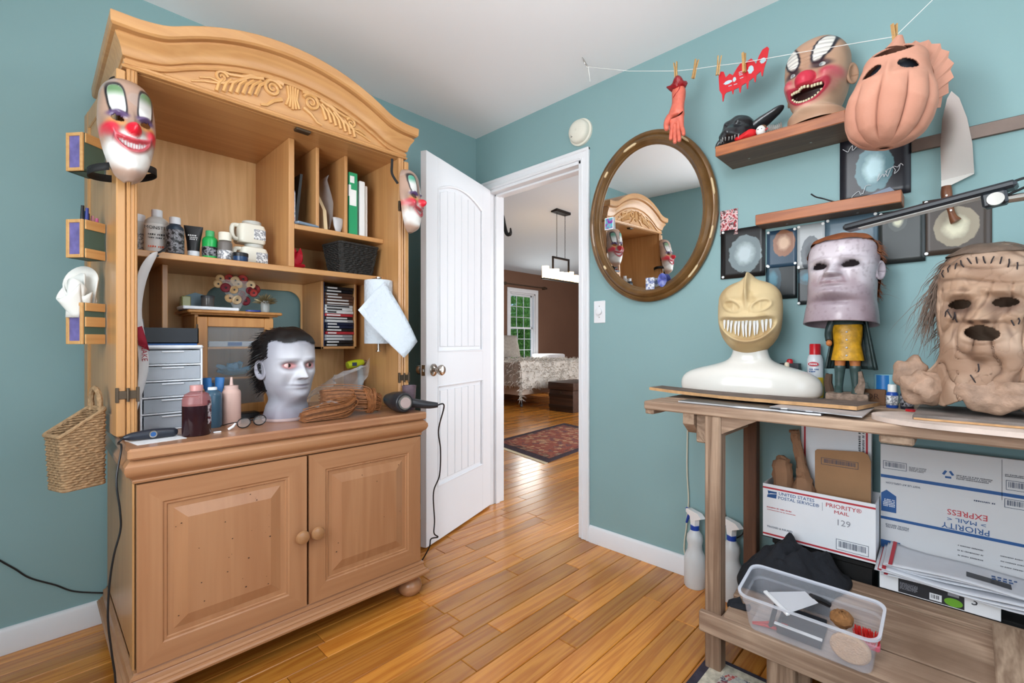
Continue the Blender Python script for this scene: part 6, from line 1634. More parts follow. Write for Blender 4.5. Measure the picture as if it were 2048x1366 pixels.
bookish('ring_binder', 'thin green binder peeking out behind the large green one', 'binder', -1.061, -1.052, -.38, -.12, SL, 1.755, M('binder_green2', (58, 160, 110), rough=.35))
bookish('ring_binder', 'white binder beside the green binders', 'binder', -1.050, -1.022, -.40, -.12, SL, 1.788, M('binder_white', (226, 228, 228), rough=.4))
bookish('folder', 'slim white folder at the far right pigeonhole', 'folder', -1.018, -1.004, -.39, -.12, SL, 1.775, M('folder_white', (216, 214, 210), rough=.5))
t = thing('manila_envelope', 'clear bag of manila patterns in the middle pigeonhole', 'bag', (-1.185, -.25, SL))
MB().prism([(-.40, SL), (-.12, SL), (-.12, SL + .24), (-.20, SL + .25), (-.30, SL + .19), (-.385, SL + .09)], -1.21, -1.195, 'x').build('sheets', M('manila', (214, 190, 150), rough=.6), t, w=True)
g = [[(-1.186 + .012 * math.sin(u * 3 + v * 5), -.41 + .27 * u, SL + .01 + (.23 - .02 * u) * v) for v in np.linspace(0, 1, 9)] for u in np.linspace(0, 1, 9)]
m_bag = M('clear_bag', (226, 228, 230), rough=.12, alpha=.28, bump=.6, bscale=40); MB().grid(g).jitter(.004).build('plastic_sleeve', m_bag, t, w=True)
t = thing('magazine', 'dark magazine leaning in the left pigeonhole', 'magazine', (-1.315, -.25, SL))
MB().prism([(-1.335, SL), (-1.322, SL), (-1.300, SL + .215), (-1.31, SL + .215)], -.40, -.20, 'y').build('cover', m_black, t, w=True)
t = thing('paper_pad', 'red and white pad leaning by the dark magazine', 'pad', (-1.335, -.30, SL))
MB().prism([(-1.3425, SL), (-1.3375, SL), (-1.3375, SL + .13), (-1.3425, SL + .14)], -.42, -.22, 'y').build('sheets', RGBN('pad_print', [(230, 230, 230), (60, 100, 150), (230, 230, 232), (190, 50, 50)], 30), t, w=True)
t = thing('tablet', 'small blue-grey tablet lying at the front of the left pigeonhole', 'tablet', (-1.29, -.42, SL), .25)
MB().box((-.05, -.012, .001), (.05, .06, .012), .003).build('body', M('tablet_blue', (120, 140, 160), rough=.3), t)
t = thing('shell_scoop', 'translucent plastic scoop standing before the green binder', 'scoop', (-1.150, -.400, SL + .0005), .3)
MB().lathe([(.002, 0), (.012, .004), (.022, .03), (.027, .062)], n=20, cap=False, sy=.5).build('bowl', M('scoop', (220, 220, 222), rough=.2, alpha=.55), t, solid=.001)
# lower pigeonhole: dark basket and red cloth
m_wick = M('black_wicker', (44, 42, 40), rough=.7, var=.4, vscale=90, bump=.8, bscale=90)
def wicker(label, name, base, tops, h, mat, ox, oy, z, rz=0.0, n=46, rows=16, cat='basket'):
    """woven basket: uprights with wavy rows; base, tops are half sizes"""
    t = thing(name, label, cat, (ox, oy, z), rz)
    qb, k = loft([(rrect(base[0] - .003, base[1] - .003, .012), .003), (rrect(tops[0] - .003, tops[1] - .003, .014), h)]); qb.f.append(tuple(range(k))); qb.fm.append(0); qb.build('lining', mat, t)
    w = MB()
    for i in range(rows):
        f = i / (rows - 1); hx, hy = base[0] + (tops[0] - base[0]) * f, base[1] + (tops[1] - base[1]) * f
        ring = rrect(hx, hy, .013, 4); pts = []
        dense = []
        for a_, b2 in zip(ring, ring[1:] + ring[:1]):
            L = math.hypot(b2[0] - a_[0], b2[1] - a_[1]); m = max(1, int(L / .006))
            dense += [(a_[0] + (b2[0] - a_[0]) * q / m, a_[1] + (b2[1] - a_[1]) * q / m) for q in range(m)]
        for j, p in enumerate(dense):
            r = math.hypot(*p); s_ = 1 + .0022 * math.sin(j * 1.6 + (PI if i % 2 else 0)) / max(r, .02); pts.append((p[0] * s_, p[1] * s_, .004 + (h - .006) * f))
        w.tube(pts + pts[:1], h / rows * .52, 5, cap=False)
    w.build('woven_rows', mat, t, kind='stuff', fix=False)
    u = MB(); ring0, ring1 = rrect(base[0], base[1], .013, 5), rrect(tops[0], tops[1], .013, 5)
    for a_, b2 in zip(ring0, ring1): u.tube([(a_[0], a_[1], 0), (b2[0], b2[1], h)], .0022, 5)
    u.build('stakes', mat, t, kind='stuff')
    rim = [(p[0], p[1], h) for p in rrect(tops[0] + .001, tops[1] + .001, .014, 5)]; MB().tube(rim + rim[:1], .005, 8, cap=False).build('rim', mat, t)
    return t
wicker('dark woven basket in the lower pigeonhole', 'wicker_basket', (.078, .055), (.096, .073), .128, m_wick, -1.074, -.365, SZ, .10, rows=17)
t = thing('red_glove', 'red latex scrap at the front of the lower pigeonhole', 'scrap', (-1.30, -.33, SZ)); q = MB().sphere((0, 0, .03), (.032, .025, .032), 18, 12); vv = np.array(q.v); q.v = [tuple(p) for p in (vv * (1 + .30 * vnoise(vv, 230))[:, None] + np.array([0, 0, .006]))]; q.build('crumple', M('red_latex', (204, 30, 50), rough=.35), t)
t = thing('kraft_tag', 'flat kraft card under the red scrap', 'card', (-1.27, -.30, SZ), .3); MB().box((-.05, -.03, .0), (.06, .04, .003)).build('sheet', m_kraft, t)
# ---- small glazed cabinet on the counter
sc1 = WOOD('small_cab_wood', (196, 140, 80), (170, 112, 58), 'z', scale=10, rough=.4, grain=.25, bump=.03)
sx0, sx1, sy0, sy1, sz1 = -1.650, -1.375, -.30, -.09, 1.165
t = thing('display_cabinet', 'small honey-coloured cabinet with glass door inside the hutch', 'cabinet', ((sx0 + sx1) / 2, -.2, CZ))
MB().box((sx0, sy0 + .02, CZ), (sx0 + .012, sy1, sz1), .001).build('side', sc1, t, w=True); MB().box((sx1 - .012, sy0 + .02, CZ), (sx1, sy1, sz1), .001).build('side', sc1, t, w=True)
MB().box((sx0, sy1 + .0, CZ), (sx1, sy1 + .006, sz1)).build('back', sc1, t, w=True)
MB().box((sx0, sy0 + .02, CZ), (sx1, sy1, CZ + .014)).build('floor', sc1, t, w=True)
for z in (.915, 1.035): MB().box((sx0 + .012, sy0 + .03, z), (sx1 - .012, sy1, z + .008)).build('inner_shelf', sc1, t, w=True)
MB().box((sx0 - .015, sy0 + .005, sz1), (sx1 + .015, sy1, sz1 + .006), .002).box((sx0 - .028, sy0 - .012, sz1 + .006), (sx1 + .028, sy1, sz1 + .018), .004).build('cornice', sc1, t, w=True)
d = MB().box((sx0 + .004, sy0, CZ + .01), (sx0 + .038, sy0 + .018, sz1 - .008), .002).build('door', sc1, t, w=True)
for a_, b2 in (((sx1 - .038, sy0, CZ + .01), (sx1 - .004, sy0 + .018, sz1 - .008)), ((sx0 + .038, sy0, sz1 - .045), (sx1 - .038, sy0 + .018, sz1 - .008)), ((sx0 + .038, sy0, CZ + .01), (sx1 - .038, sy0 + .018, CZ + .05))): MB().box(a_, b2, .002).build('door_rail', sc1, d, w=True)
MB().box((sx0 + .036, sy0 + .008, CZ + .048), (sx1 - .036, sy0 + .010, sz1 - .043)).build('pane', M('cab_glass', (220, 226, 226), rough=.03, alpha=.12), d, w=True)
for z in (.86, 1.11): MB().cyl((sx0 + .003, sy0 - .002, z - .018), (sx0 + .003, sy0 - .002, z + .018), .0035, n=8).build('hinge', m_bronze, t, w=True)
t = thing('blue_cloth', 'bright blue cloth bundle inside the glazed cabinet', 'cloth', (-1.50, -.22, .923)); q = MB().sphere((0, 0, .022), (.055, .03, .024), 18, 12); vv = np.array(q.v); q.v = [tuple(p) for p in (vv * (1 + .25 * vnoise(vv, 180))[:, None] + np.array([0, 0, .006]))]; q.build('folds', M('cloth_blue', (40, 120, 160), rough=.6), t)
t = thing('clear_case', 'clear case of small parts on the upper cabinet shelf', 'case', (-1.515, -.22, 1.043)); MB().box((-.085, -.04, 0), (.085, .04, .022), .002).build('box', M('case_clear', (196, 206, 220), rough=.2, alpha=.6), t); MB().box((-.02, -.042, .004), (.03, -.039, .018)).build('clip', m_blue, t)
# things on top of the cabinet
CT = sz1 + .018
t = thing('white_tray', 'flat white plastic tray on top of the glazed cabinet', 'tray', (-1.595, -.27, CT), .05); MB().box((-.10, -.045, 0), (.085, .045, .012), .003).build('body', m_wplastic, t)
t = thing('candle_jar', 'grey candle jar on the white tray', 'jar', (-1.60, -.245, CT + .0125)); MB().lathe([(.001, 0), (.021, 0), (.022, .003), (.022, .036), (.02, .038), (.001, .038)], n=24).build('glass', M('smoke_glass', (92, 88, 86), rough=.15, alpha=.9), t); MB().lathe(cap_prof(.0225, .036, .010), n=24).build('lid', m_dgrey, t)
t = thing('blue_pouch', 'small blue grey pouch behind the candle jar', 'pouch', (-1.63, -.18, CT)); MB().prism([(-.05, 0), (.05, 0), (.045, .06), (0, .072), (-.04, .055)], -.015, .015, 'y').build('body', M('pouch', (112, 136, 148), rough=.5), t)
# bouquet of dried wooden roses
t = thing('dried_bouquet', 'bouquet of tan and red dried flowers leaning on the cabinet top', 'flowers', (-1.485, -.20, CT), scale=.93)
random.seed(21); m_fl = [M('dried_tan', (206, 168, 120), rough=.7), M('dried_red', (166, 56, 52), rough=.7), M('dried_cream', (214, 186, 146), rough=.7), M('dried_maroon', (122, 34, 46), rough=.7)]
k = 0
for (dx, dz) in [(-.065, .145), (-.03, .150), (.0, .125), (-.05, .105), (-.018, .098), (.022, .15), (.05, .125), (.02, .085), (-.03, .062), (.06, .09), (-.005, .055), (.035, .055), (-.075, .12), (.075, .11), (-.01, .14), (.045, .10)]:
    m = m_fl[k % 4]; k += 1; r = random.uniform(.017, .023); c = (dx, random.uniform(-.02, .015), dz)
    f = MB(); f.lathe([(r * .25, -.002), (r * .85, -.006), (r, 0), (r * .8, .006), (r * .3, .004), (.001, .001)], n=14); f.xf(Matrix.Translation(c) @ Matrix.Rotation(PI / 2 + random.uniform(-.4, .4), 4, 'X') @ Matrix.Rotation(random.uniform(-.4, .4), 4, 'Y')); o = f.build('flower_head', m, t)
    MB().sphere((c[0], c[1] - .005, c[2]), r * .22, 8, 6).build('flower_eye', m_dgrey, o)
MB().lathe([(.004, 0), (.02, .03), (.075, .14)], (0, .005, .0), 18, cap=False, sy=.4).build('wrapping', m_bag, t)
t = thing('tinsel_tuft', 'tuft of gold tinsel in a glass beside the bouquet', 'ornament', (-1.398, -.26, CT))
MB().lathe([(.001, 0), (.016, 0), (.018, .05)], n=20, cap=False).build('glass', M('glass_cup', (200, 200, 196), rough=.05, alpha=.4), t)
q = MB(); random.seed(5)
for k in range(240):
    a_, b2 = random.uniform(0, 2 * PI), random.uniform(.1, 1.35); L = random.uniform(.03, .055); d_ = Vector((math.cos(a_) * math.sin(b2), math.sin(a_) * math.sin(b2), math.cos(b2))); p0 = Vector((0, 0, .035))
    q.tube([p0, p0 + d_ * L * .6, p0 + d_ * L + Vector((0, 0, -.006))], [.0012, .0014, .0006], 3, cap=False)
q.build('tinsel', M('gold_tinsel', (150, 136, 100), rough=.3, metal=.6), t, kind='stuff')
t = thing('beaded_box', 'small greenish glass box at the left of the cabinet top', 'box', (-1.675, -.26, CT)); MB().box((-.014, -.02, 0), (.014, .02, .05), .003).build('body', M('green_glass', (150, 150, 96), rough=.1, alpha=.8), t)
t = thing('ribbon_coil', 'blue and violet ribbon coil by the bouquet', 'ribbon', (-1.455, -.30, CT)); MB().lathe([(.012, 0), (.028, 0), (.028, .006), (.012, .006)], n=24, sy=.6).build('coil', M('ribbon_blue', (40, 60, 140), rough=.4), t)
# ---- disc cases in the right rack
random.seed(31)
spines = [(30, 28, 30), (22, 24, 30), (150, 152, 156), (170, 50, 56), (60, 90, 130), (206, 206, 206), (40, 36, 34), (180, 160, 120), (86, 60, 48), (28, 34, 56)]
m_sp = [M('spine_%d' % i, c, rough=.3) for i, c in enumerate(spines)]
words = ['dark wooden-brown', 'black', 'grey', 'red', 'blue', 'white', 'charcoal', 'tan', 'brown', 'navy']
zc = 1.0425; k = 0; nd = 20; orw = 'lowest second third fourth fifth sixth seventh eighth ninth tenth eleventh twelfth thirteenth fourteenth fifteenth sixteenth seventeenth eighteenth nineteenth topmost'.split()
for k in range(nd):
    i = random.randrange(10) if k < 14 else random.choice([0, 6, 8, 1])
    t = MB().box((-.0675, -.09, 0), (.0675, .09, .0125), .001)
    o = t.build('disc_case', m_sp[i], None, label='%s disc case, %s counted from the bottom of the hutch rack' % (words[i], orw[k]), cat='disc case', group='disc cases in the hutch rack', loc=(0, 0, 0)); o.location = (-1.070 + random.uniform(-.002, .002), -.155 + random.uniform(-.008, .004), zc + k * .0139)
    MB().box((-.060, -.0906, .003), (random.uniform(-.02, .05), -.0898, .0095)).build('spine_title', m_sp[5] if i != 5 else m_sp[0], o, smooth=0)
# ---- paper towel roll under the shelf
m_towel = M('paper_towel', (206, 214, 222), rough=.9, bump=.8, bscale=70, bdist=.006)
tx, ty = -.998, -.475
t = thing('paper_towel_roll', 'paper towel roll hanging from the shelf with a loose sheet', 'paper towel', (tx, ty, 1.05))
MB().lathe([(.018, 0), (.060, 0), (.061, .003), (.061, .277), (.060, .28), (.018, .28)], (tx, ty, 1.055), 40).build('roll', m_towel, t, w=True)
MB().cyl((tx, ty, 1.02), (tx, ty, 1.345), .006, n=12).build('rod', m_steel, t, w=True); MB().lathe([(.001, 0), (.012, 0), (.012, .004), (.001, .004)], (tx, ty, 1.02), 16).build('rod_foot', m_steel, t, w=True)
MB().lathe([(.001, 0), (.014, 0), (.014, .006), (.001, .006)], (tx, ty, 1.345), 16).build('mount', m_steel, t, w=True)
MB().box((tx - .01, -.43, 1.3425), (tx + .01, ty - .01, 1.350), .001).build('bracket', m_steel, t, w=True)
A0 = PY(775, 556, -.54); g = []
c0, c1, c2, c3 = PY(716, 620, -.548), PY(772, 562, -.545), PY(834, 683, -.625), PY(806, 716, -.63)
for i in range(9):
    r = []
    for j in range(13):
        u, v = i / 8, j / 12; p = c0 * (1 - u) * (1 - v) + c1 * u * (1 - v) + c2 * u * v + c3 * (1 - u) * v
        r.append((p.x, p.y + .010 * math.sin(v * 4 + u * 2) , p.z))
    g.append(r)
MB().grid(g).build('loose_sheet', m_towel, t, w=True, solid=.001)
# ---- plastic drawer tower on the counter
dx0, dx1, dy0, dy1 = -1.832, -1.660, -.45, -.305
t = thing('drawer_tower', 'white plastic tower of five clear drawers on the counter', 'drawers', ((dx0 + dx1) / 2, -.33, CZ))
TZ = CZ + .283
MB().box((dx0, dy0 + .006, CZ), (dx0 + .006, dy1, TZ), .001).build('side', m_wplastic, t, w=True); MB().box((dx1 - .006, dy0 + .006, CZ), (dx1, dy1, TZ), .001).build('side', m_wplastic, t, w=True)
MB().box((dx0, dy1, CZ), (dx1, dy1 - .004, TZ)).build('back', m_wplastic, t, w=True); MB().box((dx0 - .002, dy0, TZ - .012), (dx1 + .002, dy1, TZ), .005).build('top', m_wplastic, t, w=True)
m_dcont = [M('drawer_fill_%d' % i, c, rough=.6, var=.4, vscale=50) for i, c in enumerate([(70, 84, 96), (96, 100, 108), (84, 92, 100), (108, 84, 72), (120, 122, 126)])]
for k in range(5):
    z0, z1 = CZ + .006 + k * .0535, CZ + .006 + (k + 1) * .0535
    MB().box((dx0 + .004, dy0 + .004, z0 - .005), (dx1 - .004, dy1 - .004, z0), .001).build('runner', m_wplastic, t, w=True)
    dd = MB().box((dx0 + .009, dy0 + .002, z0 + .002), (dx1 - .009, dy0 + .005, z1 - .008)).build('drawer', m_clear, t, w=True)
    MB().box((dx0 + .055, dy0 - .004, z1 - .014), (dx1 - .055, dy0 + .003, z1 - .010), .0015).build('pull', m_wplastic, dd, w=True)
    for xx in ((dx0 * 2 + dx1) / 3, (dx0 + 2 * dx1) / 3):
        if k > 2: MB().box((xx - .001, dy0 + .006, z0 + .004), (xx + .001, dy1 - .02, z1 - .010)).build('drawer_divider', m_wplastic, dd, w=True)
    f = MB(); f.box((dx0 + .014, dy0 + .012, z0 + .002), (dx1 - .014, dy1 - .02, z0 + .026 + .006 * (k % 2)), .006); f.build('contents', m_dcont[k], dd, w=True)
t = thing('black_bin', 'low black tray standing on the drawer tower', 'tray', ((dx0 + dx1) / 2, -.375, TZ)); q = MB().box((-.078, -.07, .006), (.074, .065, .009)).box((-.078, -.07, .006), (-.075, .065, .058)).box((.071, -.07, .006), (.074, .065, .058)).box((-.078, -.07, .006), (.074, -.067, .058)).box((-.078, .062, .006), (.074, .065, .058)); q.build('body', M('tray_black', (34, 38, 44), rough=.5), t)
MB().box((-.07, -.068, 0), (.07, .06, .006)).build('booklet', m_blue, t)
t = thing('glue_bottle', 'amber glue bottle with pointed nozzle behind the black tray', 'bottle', (-1.785, -.13, CZ)); MB().lathe([(.001, 0), (.022, 0), (.024, .004), (.024, .30), (.018, .33), (.001, .33)], n=22).build('body', M('amber_glue', (176, 116, 40), rough=.3), t); MB().lathe([(.001, .33), (.024, .325), (.021, .345), (.006, .350), (.003, .380), (.001, .381)], n=18).build('nozzle', m_wplastic, t); MB().lathe([(.0245, .28), (.0248, .281), (.0248, .33), (.02, .345)], n=22, cap=False).build('shoulder', M('grey_shoulder', (150, 152, 150), rough=.4), t)
# hanging pennant / ribbon with red print
t = thing('fabric_pennant', 'long grey pennant with red lettering hanging from the shelf', 'pennant', (-1.845, -.44, 1.36))
g = []; up = [(268, 520), (320, 503)], [(268, 640), (285, 640)], 
L_ = [(300, 505), (272, 540), (268, 600), (270, 650), (275, 700), (278, 740), (272, 800), (271, 828)]; R_ = [(322, 500), (296, 545), (284, 600), (283, 640), (298, 700), (300, 740), (284, 790), (273, 828)]
for i in range(len(L_)):
    a_, b2 = PY(*L_[i], -.50), PY(*R_[i], -.49); g.append([a_, (a_ + b2) / 2 + Vector((0, -.006, 0)), b2])
MB().grid(g).build('cloth', M('pennant_grey', (206, 204, 204), rough=.8), t, w=True, solid=.002, sub=2, smooth=180)
pr = [PY(272, 655, -.508), PY(286, 650, -.508), PY(299, 700, -.502), PY(299, 725, -.502), PY(290, 690, -.508), PY(276, 700, -.508)]
b = MB(); b.grid([[PY(273, 655, -.512), PY(284, 652, -.508)], [PY(275, 672, -.512), PY(293, 680, -.504)], [PY(277, 690, -.512), PY(299, 702, -.503)]]); b.build('red_print', M('pennant_red', (150, 30, 50), rough=.8), t, w=True, solid=.0012)
text('NAKE', .020, M('pennant_red', (150, 30, 50)), t, frame(PY(288, 706, -.515), (.06, 0, -1), (1, -.25, .06)))
m_strapk = m_black; MB().tube(smooth_pts([PY(300, 508, -.47), PY(320, 504, -.47), PY(340, 490, -.45)], 4), .003, 6).build('tie_cord', m_black, t, w=True)
MB().box(PY(304, 508, -.44), PY(318, 513, -.44) + Vector((0, .01, 0))).build('clip', m_black, t, w=True)
# ---- counter bottles
m_crim = M('dark_red_liquid', (40, 18, 24), rough=.15); m_rose_ = M('rose_plastic', (196, 140, 136), rough=.3)
bx, by = -1.713, -.612
t = thing('dark_red_bottle', 'half full bottle of dark red liquid at the counter front', 'bottle', (bx, by, CZ))
MB().lathe([(.001, 0), (.036, 0), (.039, .004), (.039, .0945), (.001, .0945)], n=30, sx=1.0, sy=.8).build('liquid', m_crim, t); MB().lathe([(.039, .094), (.039, .098), (.0385, .115), (.032, .13), (.022, .136), (.016, .139), (.016, .142)], n=30, sy=.8, cap=False).build('bottle', M('stained_plastic', (166, 92, 88), rough=.2, alpha=.55), t)
MB().lathe(cap_prof(.018, .140, .018), n=24).build('cap', m_rose_, t); g = [[(.0398 * math.cos(a_), .0398 * .8 * math.sin(a_), z) for a_ in np.linspace(-.9, .0, 8)] for z in (.035, .11)]; MB().grid(g).build('label', RGBN('red_label', [(120, 20, 40), (60, 30, 40), (210, 200, 204), (140, 24, 44)], 70), t)
bottle('blue-grey bottle with white screw cap on the counter', 427, -.485, round_prof(.029, .125, .5, .86), M('slate_liquid', (62, 92, 112), rough=.25), cap_prof(.014, .122, .016), m_wplastic, z=CZ, lab=None, x=-1.640)
bottle('pale pink squeeze bottle with a long nozzle on the counter', 463, -.47, round_prof(.030, .125, .62, .88), M('pink_squeeze', (214, 178, 166), rough=.4), [(.001, .124), (.022, .124), (.022, .138), (.006, .140), (.0035, .168), (.001, .169)], M('pink_nozzle', (218, 186, 176), rough=.4), z=CZ, x=-1.578, name='squeeze_bottle')
t = thing('paintbrush_cup', 'black cup crowded with paintbrushes behind the blue bottle', 'brushes', (-1.615, -.40, CZ)); MB().lathe([(.001, 0), (.026, 0), (.03, .08), (.028, .08), (.024, .004)], n=22, cap=False).build('cup', m_black, t); random.seed(8)
for k in range(12):
    a_ = random.uniform(0, 6.28); p0 = Vector((.012 * math.cos(a_), .012 * math.sin(a_), .01)); p1 = Vector((.034 * math.cos(a_), .03 * math.sin(a_), random.uniform(.11, .145))); MB().tube([p0, p1], .0024, 6).build('brush_handle', random.choice([M('brush_orange', (206, 110, 50)), M('brush_blue', (50, 110, 170)), m_wplastic, M('brush_tan', (196, 150, 96))]), t)
for dx in (-.018, .014): MB().tube([(dx, 0, .09), (dx * 1.3, 0, .165)], [.014, .017], 12, flat=.5).build('brush_sleeve', M('brush_blue', (50, 110, 170)), t)
t = thing('paper_sheet', 'white paper scrap under the trimmer on the counter', 'paper', (-1.80, -.60, CZ), .15); MB().box((-.075, -.055, .0003), (.047, .055, .0012)).build('sheet', m_whitecard, t)
t = thing('hair_trimmer', 'black corded trimmer lying on the white paper', 'trimmer', (-1.822, -.592, CZ + .0015), .05, scale=.9); sp_ = smooth_pts([(-.075, 0, .014), (-.03, 0, .017), (.02, 0, .017), (.055, 0, .015), (.07, 0, .012)], 5); k = len(sp_); MB().tube(sp_, [float(np.interp(i / (k - 1), [0, .12, .4, .8, 1], [.006, .013, .0165, .015, .008])) for i in range(k)], 16).build('body', M('trimmer_black', (36, 40, 50), rough=.35), t)
MB().tube([(.0, -.0155, .018), (.0, -.0175, .018)], [.012, .011], 20).build('badge_ring', m_steel, t); MB().tube([(.0, -.017, .018), (.0, -.0182, .018)], [.008, .0075], 16).build('badge', m_blue, t)
cord('trimmer_cord', 'black cord hanging from the trimmer down the armoire side', [(-1.889, -.595, CZ + .015), (-1.902, -.605, CZ + .002), PY(243, 895, -.66), PY(233, 960, -.69), PY(240, 1020, -.70), PY(241, 1060, -.70), PY(228, 1110, -.70), PY(219, 1170, -.70), PY(216, 1240, -.71), PY(224, 1310, -.72), PY(231, 1366, -.73), (-1.92, -.745, .004)], .0026, m_black)
t = thing('eyeglasses', 'black framed eyeglasses lying on the counter', 'glasses', (-1.545, -.575, CZ), .35)
for s_ in (-1, 1):
    ring = [(s_ * .030 + .024 * math.cos(a_), -.004, .019 + .017 * math.sin(a_)) for a_ in np.linspace(0, 2 * PI, 25)]; MB().tube(ring, .0019, 6, cap=False).build('rim', m_black, t); MB().prism([(s_ * .030 + .023 * math.cos(2 * PI * i / 24), .019 + .016 * math.sin(2 * PI * i / 24)) for i in range(24)], -.0045, -.0035, 'y').build('lens', M('lens', (230, 232, 234), rough=.02, alpha=.12), t)
    MB().tube(smooth_pts([(s_ * .054, -.003, .024), (s_ * .056, .03, .018), (s_ * .054, .08, .006)], 4), .0016, 6).build('temple', m_black, t)
MB().tube(smooth_pts([(-.007, -.004, .022), (0, -.004, .026), (.007, -.004, .022)], 4), .0018, 6).build('bridge', m_black, t)
t = thing('white_peg', 'small white clip lying beside the eyeglasses', 'clip', (-1.612, -.60, CZ)); MB().tube([(-.01, .0, .004), (.004, 0, .012), (.012, 0, .022)], [.004, .0045, .003], 8).build('body', m_wplastic, t)
t = thing('white_chip', 'white plastic chip beside the dark red bottle', 'chip', (-1.655, -.61, CZ)); MB().box((-.012, -.004, 0), (.010, .004, .004), .001).build('body', m_wplastic, t)
t = thing('laptop', 'closed black laptop behind the pale head on the counter', 'laptop', (-1.50, -.352, CZ)); 
MB().box((-.055, -.03, .0), (.045, .03, .022), .003).build('body', m_black, t)
# hair extensions
m_wig = M('auburn_wig', (150, 96, 58), rough=.4, var=.35, vscale=90)
t = thing('hair_bundle', 'coil of auburn hair extensions in front of the pale head', 'hair', (-1.262, -.612, CZ), scale=1.10); rnd = random.Random(3); q = MB()
def lock(paths, rad, n, r):
    for k in range(n):
        o_ = Vector((0, rnd.gauss(0, rad), rnd.gauss(0, rad * .8))); pts = smooth_pts([Vector(p) + o_ * w for p, w in paths], 4); pts = [Vector((p.x, p.y, max(p.z, .003))) for p in pts]; q.tube(pts, r, 4, cap=False)
lock([((-.115, .0, .012), .9), ((-.07, -.008, .018), 1), ((0, -.01, .022), 1), ((.05, .0, .03), 1), ((.075, .02, .045), .9), ((.05, .05, .052), .9), ((0, .06, .050), 1)], .012, 110, .0016)
lock([((-.02, .06, .05), 1), ((.04, .04, .052), 1), ((.10, .03, .045), 1.1), ((.15, .02, .04), 1), ((.18, .02, .03), .7)], .016, 120, .0016)
for c, rr_ in (((.135, .012, .036), .033), ((.165, .02, .030), .024)):
    for k in range(60):
        a0 = rnd.uniform(0, 6.28); tl = rnd.uniform(-.5, .5); r_ = rr_ * rnd.uniform(.75, 1.05); pts = [Vector((c[0] + rnd.gauss(0, .001) + .012 * math.sin(tl) * math.sin(a_), c[1] + r_ * .8 * math.cos(a_), max(c[2] + r_ * math.sin(a_), .003))) + Vector((tl * .03, 0, 0)) for a_ in np.linspace(a0, a0 + 3.5, 10)]; q.tube(pts, .0017, 4, cap=False)
q.v = [(p[0], p[1], p[2] * 1.35) for p in q.v]; q.build('strands', m_wig, t, kind='stuff', fix=False); ZS = Matrix.Scale(1.3, 4, (0, 0, 1))
MB().tube(smooth_pts([(-.09, -.003, .014), (0, -.008, .02), (.06, .005, .034), (.05, .045, .048), (.0, .058, .046)], 5), .014, 8).xf(ZS).build('inner_mass', m_wig, t); MB().tube(smooth_pts([(0, .05, .044), (.08, .035, .042), (.17, .02, .03)], 5), .022, 8).xf(ZS).build('inner_mass', m_wig, t)
t = thing('plastic_bag', 'crumpled clear plastic bag behind the auburn hair', 'bag', (-1.19, -.38, CZ), scale=1.35); g = []
for i in range(13):
    u = i / 12; g.append([((-.12 + .22 * u) * (1 - .2 * v) + .06 * v + .012 * math.sin(9 * u + 7 * v), -.03 + .06 * math.sin(PI * u) * (1 - v) - .015 * math.sin(11 * u), .004 + (.06 + .10 * u) * v + .05 * math.sin(PI * u) * (1 - v) * v * 3) for v in np.linspace(0, 1, 11)])
MB().grid(g).jitter(.006).build('film', m_bag, t, smooth=25)
t = thing('clear_wrapper', 'small clear wrapper on the auburn hair coil', 'wrapper', (-1.295, -.632, CZ + .046)); g = [[(-.045 + .09 * u, -.01 + .03 * v + .01 * math.sin(6 * u), .006 + .022 * math.sin(PI * u) * (1 - v * .5)) for v in np.linspace(0, 1, 5)] for u in np.linspace(0, 1, 11)]; MB().grid(g).jitter(.003).build('film', m_bag, t, smooth=25)
# lime and grey tools behind
t = thing('lime_hot_glue_gun', 'lime green hand tool with grey grip behind the plastic bag', 'tool', (-.995, -.275, CZ)); m_lime = M('lime', (196, 210, 40), rough=.35)
MB().tube(smooth_pts([(-.05, 0, .185), (-.01, 0, .192), (.03, 0, .198)], 4), [.017, .018, .019, .019, .019, .018, .017, .015, .012], 14).build('body', m_lime, t); MB().tube([(.03, 0, .198), (.045, 0, .2)], [.009, .006], 12).build('nozzle', m_steel, t); MB().tube(smooth_pts([(.012, 0, .185), (.02, .005, .10), (.014, .01, .0)], 4), [.014] * 9, 12).build('grip', M('grip_grey', (140, 146, 150), rough=.4), t); MB().box((-.035, -.019, .182), (-.012, -.0165, .198)).build('badge', m_dblue, t)
t = thing('teal_case', 'teal plastic case lying at the back right of the counter', 'case', (-.999, -.365, CZ)); MB().box((-.045, -.05, .0), (.045, .05, .035), .005).build('lower_shell', m_dblue, t); MB().box((-.048, -.053, .035), (.048, .053, .055), .007).build('lid', M('teal_lid', (50, 160, 190), rough=.35), t)
t = thing('small_parts_box', 'clear flat box under the hair dryer with yellow content', 'box', (-1.045, -.45, CZ)); MB().box((-.04, -.03, 0), (.04, .03, .02), .002).build('body', M('case_clear2', (210, 206, 190), rough=.2, alpha=.6), t)
